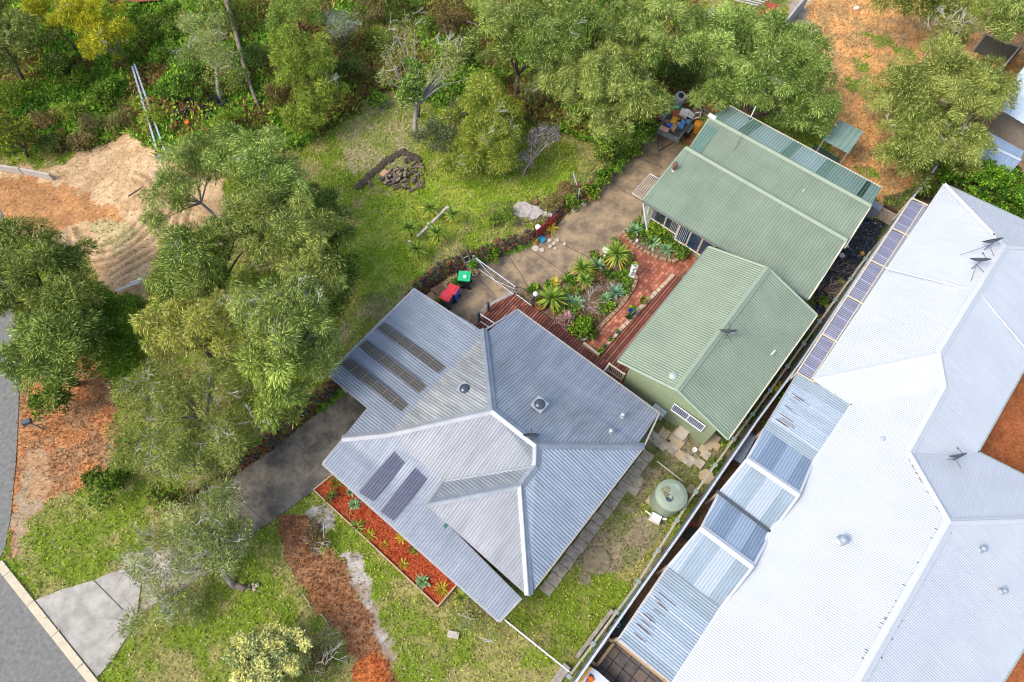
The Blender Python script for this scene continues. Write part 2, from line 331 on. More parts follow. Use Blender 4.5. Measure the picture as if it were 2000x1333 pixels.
# deck: boards along the 50 degree axis
AX = R(50.3); AV = Vector((math.cos(AX), math.sin(AX), 0)); BV = Vector((math.sin(AX), -math.cos(AX), 0))   # along, across (down-right)
def clip_halfplane(poly, n, d, keep=1):
    out = []; m = len(poly)
    for i in range(m):
        a = poly[i]; b = poly[(i + 1) % m]; fa = (a[0] * n[0] + a[1] * n[1] - d) * keep; fb = (b[0] * n[0] + b[1] * n[1] - d) * keep
        if fa >= 0: out.append(a)
        if (fa > 0 and fb < 0) or (fa < 0 and fb > 0):
            t = fa / (fa - fb); out.append(tuple(a[k] + (b[k] - a[k]) * t for k in range(len(a))))
    return out
dk = thing('timber_deck', 'red brown timber deck wrapping the corner of the grey roofed house', 'deck', G(1000, 620))
for part in ([(920, 645), (958, 597), (1007, 573), (1039, 597), (1140, 671), (1171, 692), (1262, 790), (1180, 800), (1005, 690), (930, 668)], [(1171, 692), (1318, 538), (1350, 560), (1262, 790)]):
    mb = MB(); poly = gpoly(part, .3); ts = [p[0] * BV.x + p[1] * BV.y for p in poly]; t = min(ts); k = 0
    tris = tessellate_polygon([[Vector((*p, 0)) for p in poly]])
    while t < max(ts):
        for tr in tris:
            q = clip_halfplane(clip_halfplane([poly[i] for i in tr], BV[:2], t, 1), BV[:2], t + .108, -1)
            if len(q) > 2:
                if sum(q[i][0] * q[(i + 1) % len(q)][1] - q[(i + 1) % len(q)][0] * q[i][1] for i in range(len(q))) < 0: q = q[::-1]
                mb.prism(q, .26, .3 + random.uniform(-.004, .004), mi=random.choice([0, 0, 1, 2]))
        t += .15; k += 1
    mb.build('deck_boards', [mat('deck_red', (.23, .075, .045), .6, var=.25, scale=3, stretch=(1, 1, 1)), mat('deck_brown', (.28, .115, .075), .6, var=.25, scale=3), mat('deck_dark', (.17, .055, .035), .6, var=.25, scale=3)], dk, world=True)
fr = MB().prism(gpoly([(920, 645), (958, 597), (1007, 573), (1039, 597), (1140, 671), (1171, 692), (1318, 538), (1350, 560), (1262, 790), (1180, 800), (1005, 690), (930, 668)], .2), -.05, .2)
fr.build('deck_gap_shade', mat('gap_shade_black', (.03, .02, .015)), dk, world=True)  # near-black slab, its colour stands in for shade in the board gaps

# garden bed soils
SOILB = mat('bed_soil', (.10, .065, .04), .95, c2=(.26, .17, .11), scale=7, bump=.8)
slab('garden_bed', [(1034, 583), (1050, 572), (1085, 557), (1115, 542), (1150, 517), (1180, 493), (1202, 472), (1225, 500), (1238, 530), (1240, 548), (1235, 565), (1210, 600), (1180, 630), (1143, 667), (1120, 655), (1039, 597)], .07, SOILB)
slab('wall_bed', [(1219, 455), (1232, 435), (1250, 420), (1262, 395), (1400, 490), (1347, 490), (1336, 501), (1314, 508), (1288, 504), (1262, 492), (1233, 472)], .07, SOILB)
MULCH = mat('red_mulch', (.22, .03, .012), .9, c2=(.52, .12, .04), scale=9, bump=1)
slab('mulch_bed', [(612, 957), (654, 920), (760, 960), (925, 1110), (890, 1142), (855, 1183)], .16, MULCH, .2)
bd = MB(); B_ = [(612, 957, .22), (655, 923, .22)], [(612, 957, .22), (855, 1185, .26)], [(855, 1185, .26), (892, 1142, .26)]
for a, b in B_:
    A_ = G(*a); C_ = G(*b); bd.bar(A_ - Vector((0, 0, .14)), C_ - Vector((0, 0, .14)), .06, .34)
rgm = np.random.default_rng(21); mx_ = rgm.uniform(-13, 0, 60000); my_ = rgm.uniform(2, 14, 60000); Pm, Qm = PX(mx_, my_, .16); km = in_poly(Pm, Qm, [(614, 958), (654, 922), (760, 960), (922, 1110), (888, 1140), (855, 1181)]); mx_, my_ = mx_[km], my_[km]; nm = len(mx_)
am_ = rgm.uniform(0, 6.28, nm); dm = np.stack([np.cos(am_), np.sin(am_), rgm.uniform(-.1, .5, nm)], 1)
nrm_ = lambda v: v / np.linalg.norm(v, axis=-1, keepdims=True)
dm = nrm_(dm); sdm = nrm_(np.cross(dm, rgm.normal(size=(nm, 3)) * .3 + np.array([0, 0, 1.]))); pm_ = np.stack([mx_, my_, np.full(nm, .165)], 1); Lm = rgm.uniform(.04, .12, nm)[:, None]; Wm = Lm * rgm.uniform(.25, .5, (nm, 1))
cm_ = np.array([.30, .04, .012]) + rgm.random((nm, 1)) ** 2 * np.array([.42, .16, .07])
tag(quads('mulch_chips', np.stack([pm_ - sdm * Wm / 2, pm_ + dm * Lm - sdm * Wm / 2, pm_ + dm * Lm + sdm * Wm / 2, pm_ + sdm * Wm / 2], 1), cm_, LEAF), 'red and orange wood chips covering the garden bed along the verandah', 'mulch', kind='stuff')
tag(bd.build('timber_edging', mat('pale_timber', (.46, .33, .22), .8, var=.2, scale=4)), 'pale timber board edging around the red mulch bed', 'garden edging')
# curved stone edging
def edging(name, pts, z, m, label, s=.16, jit=.02):
    mb = MB(); W = [G(a, b, z) for a, b in pts]; carry = 0
    for a, b in zip(W[:-1], W[1:]):
        L = (b - a).length; t = carry
        while t < L:
            p = a.lerp(b, t / L); rz = math.atan2(b.y - a.y, b.x - a.x)
            mb.box((p.x + random.uniform(-jit, jit), p.y + random.uniform(-jit, jit), z), (s * random.uniform(.8, .98), s * .8, .18), rz + random.uniform(-.08, .08), taper=.92); t += s
        carry = t - L
    return tag(mb.build(name, m), label, 'garden edging')
TANB = mat('tan_block', (.34, .22, .13), .9, var=.3, scale=5, bump=.3)
edging('block_edging', [(1036, 583), (1050, 571), (1085, 556), (1115, 541), (1150, 516), (1180, 492), (1203, 471)], .08, TANB, 'tan block edging between the concrete yard and the island garden bed', .3)
edging('block_edging', [(1203, 471), (1225, 500), (1239, 530), (1242, 548), (1236, 565), (1211, 600), (1181, 630), (1144, 667)], .08, TANB, 'sand coloured block edging of the island bed along the brick path', .26)
edging('block_edging', [(1217, 455), (1231, 473), (1262, 494), (1288, 506), (1314, 511), (1336, 504), (1348, 492)], .09, TANB, 'curved block edging of the bed under the long shed windows', .24)
edging('block_edging', [(1313, 541), (1290, 565), (1255, 598), (1175, 689)], .09, mat('cream_block', (.5, .42, .3), .9, var=.2, scale=5), 'cream block strip between the brick path and the deck', .3)
mb = MB(); mb.bar(G(1139, 672, .32), G(1170, 696, .32), .12, .35)
tag(mb.build('sleeper', MATS['cream_block']), 'pale sleeper closing the lower end of the brick path', 'sleeper')
mb = MB()
mb.bar(G(955, 600, .06), G(1007, 570, .06), .3, .1); tag(mb.build('ramp_strip', mat('grey_concrete', (.33, .31, .28), .9, var=.15, scale=3)), kind='structure')
exec_after = []

# ------------------------------------------------------------------ roofs
def roofmat(name, c, c2, rough=.45, metal=.25, streak=.5, bands=None, dirt=0.0, spec=.5, alpha=1.0, big=None):
    m = bpy.data.materials.new(name); m.use_nodes = True; n = m.node_tree; N = n.nodes; p = N['Principled BSDF']
    p.inputs['Roughness'].default_value = rough; p.inputs['Metallic'].default_value = metal; p.inputs['Specular IOR Level'].default_value = spec
    uv = N.new('ShaderNodeUVMap'); mp = N.new('ShaderNodeMapping'); mp.inputs['Scale'].default_value = (2.6, .35, 1); n.links.new(uv.outputs[0], mp.inputs[0])
    t = N.new('ShaderNodeTexNoise'); t.inputs['Scale'].default_value = 1.6; t.inputs['Detail'].default_value = 6; t.inputs['Roughness'].default_value = .65; n.links.new(mp.outputs[0], t.inputs[0])
    r = N.new('ShaderNodeValToRGB'); r.color_ramp.elements[0].position = .5 - streak / 2; r.color_ramp.elements[1].position = .5 + streak / 2
    r.color_ramp.elements[0].color = (*c, 1); r.color_ramp.elements[1].color = (*c2, 1); n.links.new(t.outputs[0], r.inputs[0]); src = r.outputs[0]
    t2 = N.new('ShaderNodeTexNoise'); t2.inputs['Scale'].default_value = .7; t2.inputs['Detail'].default_value = 4; n.links.new(uv.outputs[0], t2.inputs[0])
    mr = N.new('ShaderNodeMapRange'); mr.inputs[1].default_value = .35; mr.inputs[2].default_value = .65; mr.inputs[3].default_value = 1 - (big or .08); mr.inputs[4].default_value = 1 + (big or .08); n.links.new(t2.outputs[0], mr.inputs[0])
    sc = N.new('ShaderNodeVectorMath'); sc.operation = 'SCALE'; n.links.new(src, sc.inputs[0]); n.links.new(mr.outputs[0], sc.inputs['Scale']); src = sc.outputs[0]
    if bands:     # (period, duty, colour, offset): sheets of another tint along the roof
        sx = N.new('ShaderNodeSeparateXYZ'); n.links.new(uv.outputs[0], sx.inputs[0])
        ad = N.new('ShaderNodeMath'); ad.operation = 'ADD'; ad.inputs[1].default_value = bands[3]; n.links.new(sx.outputs[0], ad.inputs[0])
        md = N.new('ShaderNodeMath'); md.operation = 'FLOORED_MODULO'; md.inputs[1].default_value = bands[0]; n.links.new(ad.outputs[0], md.inputs[0])
        lt = N.new('ShaderNodeMath'); lt.operation = 'LESS_THAN'; lt.inputs[1].default_value = bands[0] * bands[1]; n.links.new(md.outputs[0], lt.inputs[0])
        mx = N.new('ShaderNodeMix'); mx.data_type = 'RGBA'; n.links.new(lt.outputs[0], mx.inputs[0]); n.links.new(src, mx.inputs[6]); mx.inputs[7].default_value = (*bands[2], 1); src = mx.outputs[2]
    n.links.new(src, p.inputs['Base Color'])
    if alpha < 1:
        tr = N.new('ShaderNodeBsdfTransparent'); ms = N.new('ShaderNodeMixShader'); ms.inputs[0].default_value = alpha
        n.links.new(tr.outputs[0], ms.inputs[1]); n.links.new(p.outputs[0], ms.inputs[2]); n.links.new(ms.outputs[0], N['Material Output'].inputs[0])
    return m
def clip3(poly, k, t, keep):
    out = []; m = len(poly)
    for i in range(m):
        a = poly[i]; b = poly[(i + 1) % m]; fa = (a[k] - t) * keep; fb = (b[k] - t) * keep
        if fa >= 0: out.append(a)
        if (fa > 0 > fb) or (fa < 0 < fb):
            s = fa / (fa - fb); out.append(tuple(a[q] + (b[q] - a[q]) * s for q in range(len(a))))
    return out
def corr(name, pts, rib, m, parent, pitch=.135, amp=.02, dz=0.0, phase=0.0, world=None):
    """corrugated sheet over a polygon; rib = horizontal world direction of the ribs"""
    W = world if world else [G(a, b, z) for a, b, z in pts]
    rd = Vector((rib.x, rib.y)).normalized(); lt = Vector((rd.y, -rd.x))
    P = [(v.x * lt.x + v.y * lt.y, v.x * rd.x + v.y * rd.y, v.z + dz) for v in W]
    t0 = min(p[0] for p in P); vs = []; fs = []; uv = []
    step = pitch / 4; prof = (1, 1, -1, -1)
    for tri in tessellate_polygon([[Vector((p[0], p[1], 0)) for p in P]]):
        T = [P[i] for i in tri]
        if (T[1][0] - T[0][0]) * (T[2][1] - T[0][1]) - (T[2][0] - T[0][0]) * (T[1][1] - T[0][1]) < 0: T = T[::-1]
        lo = min(p[0] for p in T); hi = max(p[0] for p in T); k = math.floor((lo + phase) / step)
        while k * step - phase < hi:
            a = k * step - phase; q = clip3(clip3(T, 0, a, 1), 0, a + step, -1)
            if len(q) > 2:
                b = len(vs); y0 = prof[k % 4] * amp; y1 = prof[(k + 1) % 4] * amp
                for s in q:
                    f = min(1, max(0, (s[0] - a) / step)); z = s[2] + y0 * (1 - f) + y1 * f
                    # lt/rd is a left-handed pair: x = lt*u + rd*v
                    vs.append((lt.x * s[0] + rd.x * s[1], lt.y * s[0] + rd.y * s[1], z)); uv.append((s[0] - t0, s[1]))
                fs.append(tuple(range(b, b + len(q))))
            k += 1
    o = pyd(name, vs, fs, m, parent, world=True)
    if o.data.polygons and sum(p.normal.z for p in o.data.polygons) < 0: o.data.flip_normals()
    l = o.data.uv_layers.new(name='UVMap')
    for lp in o.data.loops: l.data[lp.index].uv = uv[lp.vertex_index]
    return o
def cap(name, pts, m, parent, wd=.34, lift=.035, roll=True):
    mb = MB(); W = [G(a, b, z) for a, b, z in pts]
    for a, b in zip(W[:-1], W[1:]):
        d = (b - a); d.z = 0; s = Vector((-d.y, d.x, 0)).normalized() * wd / 2; u = Vector((0, 0, lift)); e = Vector((0, 0, lift + .045))
        dn = Vector((0, 0, -wd * .13))
        mb.add([a + s + u + dn, a + e, a - s + u + dn, b + s + u + dn, b + e, b - s + u + dn], [(0, 1, 4, 3), (1, 2, 5, 4), (0, 2, 1), (3, 4, 5)])
        if roll: mb.tube([a + e, b + e], .03, 6)
    return mb.build(name, m, parent, world=True)
def gutter(pts, m, parent, wd=.12, drop=.1, name='gutter'):
    mb = MB(); W = [G(a, b, z) for a, b, z in pts]
    for a, b in zip(W[:-1], W[1:]):
        mb.bar(a - Vector((0, 0, drop * .5)), b - Vector((0, 0, drop * .5)), wd, drop)
    return mb.build(name, m, parent, world=True)
def inset(poly, d):
    n = len(poly); out = []
    ar = sum(poly[i][0] * poly[(i + 1) % n][1] - poly[(i + 1) % n][0] * poly[i][1] for i in range(n)); sg = 1 if ar > 0 else -1
    for i in range(n):
        p0 = Vector(poly[i - 1][:2]); p1 = Vector(poly[i][:2]); p2 = Vector(poly[(i + 1) % n][:2])
        e1 = (p1 - p0).normalized(); e2 = (p2 - p1).normalized(); n1 = Vector((-e1.y, e1.x)) * sg; n2 = Vector((-e2.y, e2.x)) * sg
        den = 1 + n1.dot(n2); q = p1 + (n1 + n2) * (d / max(den, .3)); out.append((q.x, q.y))
    return out
def ray_plane(px, py, p0, n):
    o = Vector((0, 0, HC)); q = G(px, py, 0) - o; t = (p0 - o).dot(n) / q.dot(n); return o + q * t

def vent(name, label, px, py, z, m, parent, r=.16, h=.3, cat=True, kind='pipe'):
    p = G(px, py, z); t = thing(name, label, 'roof vent', p) if cat else None
    o = MB()
    if kind == 'dome': o.lathe((0, 0, 0), [(r * 1.05, -.06), (r * 1.05, .02), (r, .05), (r * .85, .11), (r * .45, .15), (.01, .16)], 20)
    elif kind == 'whirly':
        o.lathe((0, 0, 0), [(r * .55, -.1), (r * .55, .08), (r * .95, .14), (r, .22), (r * .8, .3), (r * .3, .35), (.01, .36)], 14)
    else: o.lathe((0, 0, 0), [(r * .6, -.12), (r * .6, h * .6), (r, h * .62), (r * .9, h * .85), (.02, h)], 14)
    if kind == 'dome':
        fl = MB().box((0, 0, -.02), (r * 2.6, r * 2.6, .03), rz=AX, taper=.97); fl.build('flashing', GALV, t); o.build('dome', m, t, smooth=True)
    elif kind == 'whirly':
        o.build('turbine', m, t, smooth=False); MB().box((0, 0, -.03), (r * 2.4, r * 2.4, .05), rz=AX, taper=.9).build('flashing', GALV, t)
    else:
        o.build('cowl', m, t, smooth=False); MB().lathe((0, 0, 0), [(r * 1.2, -.08), (r * .7, .0)], 14).build('flashing', GALV, t)
    return t
def dish(label, px, py, z, legs, m, r=.42, tilt=62, yaw=0, off=.75):
    b = G(px, py, z); t = thing('satellite_dish', label, 'satellite dish', b)
    c = Vector((0, 0, off)); rot = (Matrix.Rotation(R(yaw), 3, 'Z') @ Matrix.Rotation(R(-tilt), 3, 'X'))
    pr = [(.01, 0)] + [(r * k / 5, .13 * (k / 5) ** 2) for k in range(1, 6)]; pr = pr + [(a, z_ - .012) for a, z_ in pr[::-1]]
    MB().lathe(c, pr, 24, rot=rot).build('reflector', m, t, smooth=True)
    f = c + rot @ Vector((0, -.12, .42)); MB().tube([c + rot @ Vector((0, -r * .95, .1)), f], .014, 6).build('feed_arm', MET, t)
    MB().tube([f, f + rot @ Vector((0, 0, -.09))], [.035, .03], 8).build('feed_horn', MET, t)
    MB().tube([(0, 0, -.05), (0, 0, off * .75), c - rot @ Vector((0, 0, .03))], .022, 6).build('mast', MET, t)
    for dx, dy in legs: MB().tube([(0, 0, off * .55), (dx, dy, legs_z(b, dx, dy))], .012, 5).build('brace', MET, t)
    return t
def legs_z(b, dx, dy): return .02

GALV = mat('galvanised', (.42, .44, .46), .45, .55, var=.12, scale=3)
MET = mat('dark_metal', (.10, .11, .12), .5, .4, var=.2, scale=8)
CREAM = mat('cream_paint', (.62, .56, .43), .6, var=.06, scale=4)
WHITEP = mat('white_paint', (.78, .78, .76), .5, var=.05, scale=4)

# ---- grey house
gh = thing('grey_house', 'house with a big weathered galvanised hip roof, centre of the lot', 'house', G(950, 880))
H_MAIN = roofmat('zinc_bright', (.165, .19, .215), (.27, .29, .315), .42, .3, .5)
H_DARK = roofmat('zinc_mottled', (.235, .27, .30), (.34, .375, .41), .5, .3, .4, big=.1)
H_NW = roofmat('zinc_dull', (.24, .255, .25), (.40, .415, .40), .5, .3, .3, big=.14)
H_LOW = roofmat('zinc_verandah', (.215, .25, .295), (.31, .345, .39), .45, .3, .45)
P1, P2, P3, P4 = (962, 802, 4.05), (1048, 870, 4.0), (1047, 910, 3.86), (1018, 948, 3.7)
QA, QB, QC, QD = (947, 652, 2.72), (757, 848, 2.75), (1234, 867, 2.72), (867, 940, 2.74)
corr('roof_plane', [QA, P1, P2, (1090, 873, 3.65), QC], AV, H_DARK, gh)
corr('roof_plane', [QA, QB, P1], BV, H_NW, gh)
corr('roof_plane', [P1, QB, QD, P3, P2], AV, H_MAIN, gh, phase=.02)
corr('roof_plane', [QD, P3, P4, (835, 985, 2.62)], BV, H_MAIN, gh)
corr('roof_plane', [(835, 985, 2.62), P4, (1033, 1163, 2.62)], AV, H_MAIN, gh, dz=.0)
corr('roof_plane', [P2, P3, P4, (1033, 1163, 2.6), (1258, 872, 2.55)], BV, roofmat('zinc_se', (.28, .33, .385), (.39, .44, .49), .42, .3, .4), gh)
corr('verandah_roof', [QA, (1010, 605, 2.35), (1287, 806, 2.35), (1248, 866, 2.6), QC], AV, H_LOW, gh)
corr('carport_roof', [QA, QB, (672, 852, 2.42), (720, 796, 2.4), (642, 731, 2.3), (810, 565, 2.3), (940, 645, 2.68)], BV, H_LOW, gh)
corr('verandah_roof', [(672, 856, 2.42), QB, (867, 940, 2.72), (835, 985, 2.46), (1018, 1168, 2.42), (975, 1213, 2.25), (630, 905, 2.25)], AV, H_LOW, gh)
# translucent strips
POLY = roofmat('smoked_sheet', (.07, .065, .06), (.13, .12, .105), .3, 0, .5, bands=(.9, .03, (.2, .19, .17), 0), spec=.6)
for a, b, c, d in (((751, 630), (872, 717), (857, 731), (735, 641)), ((717, 664), (835, 755), (819, 769), (700, 676)), ((682, 699), (801, 792), (786, 807), (664, 710))):
    zf = lambda p: 2.33 + .36 * min(1, max(0, (p[0] - 660) / 190 * .8 + (p[1] - 700) / 600))
    o = corr('skylight_sheet', [(*a, 2.34), (*b, 2.66), (*c, 2.66), (*d, 2.34)], BV, POLY, gh, dz=.03)
    mb = MB(); A0, B0, C0, D0 = G(*a, 2.34), G(*b, 2.66), G(*c, 2.66), G(*d, 2.34)
    for k in range(7):
        t_ = k / 6.0 * .98 + .01; u = Vector((0, 0, .05)); mb.bar(A0.lerp(B0, t_) + u, D0.lerp(C0, t_) + u, .035, .02)
    mb.build('sheet_batten', mat('batten', (.22, .20, .17), .7), gh, world=True)
POLY2 = roofmat('dark_blue_sheet', (.075, .085, .13), (.12, .13, .18), .35, 0, .5, spec=.5)
for q in ([(779, 871), (805, 888), (728, 980), (702, 962)], [(820, 903), (848, 921), (768, 1018), (743, 999)]):
    corr('skylight_sheet', [(*q[0], 2.66), (*q[1], 2.66), (*q[2], 2.34), (*q[3], 2.34)], AV, POLY2, gh, dz=.035)
CAPM = mat('ridge_metal', (.27, .30, .33), .45, .4, var=.15, scale=2)
CAPL = mat('ridge_metal_light', (.33, .345, .36), .45, .3, var=.1, scale=2)
cap('ridge_cap', [(944, 643, 2.75), P1, P2], CAPM, gh, .36); cap('ridge_cap', [P1, (757, 848, 2.78), (668, 857, 2.45)], CAPL, gh, .34)
cap('ridge_cap', [P2, P3, P4, (1033, 1163, 2.66)], CAPM, gh, .36); cap('ridge_cap', [P2, (1258, 872, 2.58)], CAPM, gh, .34)
cap('ridge_cap', [(835, 985, 2.66), P4], CAPM, gh, .3); cap('valley_tray', [QD, P3], CAPL, gh, .24, .0, False)
cap('ridge_cap', [QD, (835, 985, 2.68)], CAPL, gh, .2, .02, False)
GUT = mat('gutter_grey', (.36, .37, .37), .5, .2, var=.1)
GCR = mat('gutter_beige', (.34, .32, .27), .6)
gutter([(1010, 604, 2.36), (1288, 807, 2.36), (1258, 872, 2.55)], GCR, gh, .08)
gutter([(630, 906, 2.25), (975, 1214, 2.25), (1018, 1168, 2.4)], GUT, gh, .12); gutter([(835, 986, 2.6), (1033, 1164, 2.6)], GUT, gh, .08)
gutter([(1033, 1164, 2.6), (1258, 873, 2.55)], GCR, gh, .08); gutter([(810, 564, 2.3), (641, 731, 2.3)], GUT, gh, .12)
gutter([(641, 732, 2.28), (720, 797, 2.38)], CAPL, gh, .1); gutter([(720, 797, 2.38), (630, 906, 2.25)], GUT, gh, .1); gutter([(810, 565, 2.3), (930, 644, 2.7)], CAPL, gh, .08); gutter([(947, 645, 2.65), (1010, 605, 2.35)], CAPL, gh, .08)
hp = inset(gpoly([(947, 660), (1235, 866), (1040, 1145), (850, 985), (868, 945), (757, 852)], 2.6), .35)
MB().prism(hp, 0, 2.5).build('wall', mat('brick_wall', (.33, .14, .09), .9, var=.25, scale=9), gh, world=True)
MB().prism(inset(gpoly([(860, 980), (1012, 1165), (978, 1200), (800, 1045)], 2.4), .12), 0, 2.2).build('wall', MATS['brick_wall'], gh, world=True)
for px, py in ((655, 733), (722, 798), (812, 577), (640, 897), (965, 1195)):
    p = G(px, py, 2.3); MB().box((p.x, p.y, 1.1), (.1, .1, 2.3), rz=AX).build('post', CREAM, gh, world=True)
SKY_G = mat('dark_dome_glass', (.05, .06, .08), .12, 0, var=.3, scale=3, spec=.8)
vent('roof_skylight', 'round dark skylight dome on the dull left slope of the grey roof', 908, 760, 3.3, SKY_G, None, .24, kind='dome')
vent('roof_skylight', 'round dark skylight dome on the mottled right slope of the grey roof', 1054, 790, 3.55, SKY_G, None, .24, kind='dome')
vent('roof_vent', 'small galvanised flue cowl nearest the right corner of the grey roof', 1216, 813, 2.65, GALV, None, .11, .32)
vent('roof_vent', 'small galvanised flue cowl on the grey roof, lower of the two by its right corner', 1193, 844, 2.85, GALV, None, .11, .32)
dish('dark oval satellite dish on the ridge of the grey house roof', 1037, 862, 3.85, [(.3, -.3)], MET, r=.36, off=.5)
tag(MB().box(G(870, 1027, 2.48), (.18, .12, .06), rz=AX).build('roof_patch', mat('green_plastic', (.02, .16, .10), .5)), 'small green plastic bracket on the lower verandah roof', 'bracket')

# ---- green cottage
gc = thing('green_cottage', 'pale green gabled cottage with a weatherboard end wall, right of the grey house', 'cottage', G(1400, 690))
SAGE_L = roofmat('sage_sheet', (.20, .25, .17), (.235, .285, .20), .5, .05, .5); SAGE_R = SAGE_L
ZE = 2.7
L0, L1, R0, R1, U0, U1 = (1207, 705, ZE), (1384, 482, ZE), (1422, 858, ZE), (1596, 615, ZE), (1323, 762, 3.79), (1501, 524, 3.81)
corr('roof_plane', [L0, U0, U1, L1], BV, SAGE_L, gc, pitch=.13, amp=.010); corr('roof_plane', [U0, R0, R1, U1], BV, SAGE_R, gc, pitch=.13, amp=.010)
SAGE_C = mat('sage_trim', (.26, .32, .23), .5, var=.06)
cap('ridge_cap', [U0, U1], SAGE_C, gc, .34)
gutter([L0, L1], mat('gutter_olive', (.16, .19, .15), .5), gc, .12); gutter([R0, R1], CREAM, gc, .1)
cap('barge_board', [L0, U0, R0], SAGE_C, gc, .16, .02, False); cap('barge_board', [L1, U1, R1], SAGE_C, gc, .14, .02, False)
Lw = [G(*L0[:2], ZE) + BV * .62 + AV * .08, G(*L1[:2], ZE) + BV * .62 - AV * .3, G(*R1[:2], ZE) - BV * .62 - AV * .3, G(*R0[:2], ZE) - BV * .62 + AV * .08]
def boardmat(name, c, c2, pitch=.17):
    m = mat(name, c, .7, c2=c2, scale=2); n = m.node_tree; N = n.nodes; p = N['Principled BSDF']
    tc = N.new('ShaderNodeTexCoord'); sx = N.new('ShaderNodeSeparateXYZ'); n.links.new(tc.outputs['Object'], sx.inputs[0])
    md = N.new('ShaderNodeMath'); md.operation = 'FLOORED_MODULO'; md.inputs[1].default_value = pitch; n.links.new(sx.outputs[2], md.inputs[0])
    b = N.new('ShaderNodeBump'); b.inputs['Strength'].default_value = 1; b.inputs['Distance'].default_value = .12; n.links.new(md.outputs[0], b.inputs['Height']); n.links.new(b.outputs[0], p.inputs['Normal']); return m
WB = boardmat('green_weatherboard', (.27, .33, .19), (.31, .37, .225))
mb = MB(); mb.prism([(p.x, p.y) for p in Lw], 0, 2.62)
g0 = Lw[0]; g3 = Lw[3]; pk = (G(*U0[:2], 3.79) + AV * .1)
for a, b, c in ((g0, g3, pk),):
    q = [Vector((a.x, a.y, 2.621)), Vector((b.x, b.y, 2.621)), Vector((c.x, c.y, 3.7))]; o_ = AV * .12
    mb.add(q + [v + o_ for v in q], [(0, 1, 2), (5, 4, 3), (0, 3, 4, 1), (1, 4, 5, 2), (2, 5, 3, 0)])
mb.build('wall', WB, gc, world=True)
wp = Lw[0] - AV * .012; wn = AV
GLASS_D = mat('dark_glass', (.03, .035, .05), .08, 0, var=.4, scale=2, spec=.8)
BLIND = mat('blind_slats', (.30, .33, .38), .4, var=.3, scale=30, spec=.6)
def wallwin(parent, quad, p0, n, cols, rows, frame, glass, fw=.06, name='window', out=1):
    Wp = [ray_plane(*q, p0, n) for q in quad]; hor = (Wp[1] - Wp[0]); hor.z = 0; hor.normalize(); up = Vector((0, 0, 1))
    u0 = min((w_ - Wp[0]).dot(hor) for w_ in Wp); u1 = max((w_ - Wp[0]).dot(hor) for w_ in Wp)
    z1 = (Wp[0].z + Wp[1].z) / 2; z0 = (Wp[2].z + Wp[3].z) / 2; o = Wp[0]; nn = n * (-.03 * out)
    Pt = lambda u, z: Vector((o.x, o.y, 0)) + hor * u + up * z
    f = MB()
    for i in range(cols + 1): f.bar(Pt(u0 + (u1 - u0) * i / cols, z0 - fw / 2) + nn, Pt(u0 + (u1 - u0) * i / cols, z1 + fw / 2) + nn, fw, fw)
    for j in range(rows + 1): f.bar(Pt(u0, z0 + (z1 - z0) * j / rows) + nn * 1.1, Pt(u1, z0 + (z1 - z0) * j / rows) + nn * 1.1, fw * .95, fw * .95)
    fo = f.build(name, frame, parent, world=True)
    g = pyd('pane', [Pt(u0, z0) + nn * .6, Pt(u1, z0) + nn * .6, Pt(u1, z1) + nn * .6, Pt(u0, z1) + nn * .6], [(0, 1, 2, 3)], glass, fo)
    return fo, (u0, u1, z0, z1, Pt)
def stripemat(name, c, c2, period, ax, duty=.5):
    m = bpy.data.materials.new(name); m.use_nodes = True; n = m.node_tree; N = n.nodes; p = N['Principled BSDF']; p.inputs['Roughness'].default_value = .3
    tc = N.new('ShaderNodeTexCoord'); v = N.new('ShaderNodeVectorMath'); v.operation = 'DOT_PRODUCT'; v.inputs[1].default_value = ax; n.links.new(tc.outputs['Object'], v.inputs[0])
    md = N.new('ShaderNodeMath'); md.operation = 'FLOORED_MODULO'; md.inputs[1].default_value = period; n.links.new(v.outputs['Value'], md.inputs[0])
    lt = N.new('ShaderNodeMath'); lt.operation = 'LESS_THAN'; lt.inputs[1].default_value = period * duty; n.links.new(md.outputs[0], lt.inputs[0])
    mx = N.new('ShaderNodeMix'); mx.data_type = 'RGBA'; n.links.new(lt.outputs[0], mx.inputs[0]); mx.inputs[6].default_value = (*c, 1); mx.inputs[7].default_value = (*c2, 1); n.links.new(mx.outputs[2], p.inputs['Base Color']); return m
fo, info = wallwin(gc, [(1318, 789), (1379, 831), (1369, 841), (1312, 801)], wp, wn, 2, 1, WHITEP, stripemat('vertical_blind', (.05, .06, .09), (.30, .34, .42), .09, tuple(BV)), .04)
vent('roof_vent', 'pale round vent cowl low on the left slope of the green cottage roof', 1313, 738, 3.45, mat('pale_green_metal', (.42, .5, .42), .5, .2), None, .2, .3)
vent('roof_vent', 'pale green vent cowl behind the dish on the cottage ridge', 1428, 651, 3.6, MATS['pale_green_metal'], None, .14, .2)
dish('dark satellite dish on the ridge of the green cottage', 1416, 660, 3.8, [(-.35, -.5), (.3, -.3)], MET, r=.42, off=.55)
tag(MB().box(G(1510, 689, 3.15), (.3, .06, .04), rz=AX - .1).build('roof_offcut', WHITEP), 'small white offcut lying on the right slope of the cottage roof', 'offcut')
tag(MB().box(Lw[0] + BV * 2.2 - AV * .2 + Vector((0, 0, -1.9)), (.7, .35, .55), rz=AX + math.pi / 2).build('air_conditioner', mat('grey_box', (.35, .4, .42), .5)), 'grey box unit against the cottage end wall', 'air conditioner')

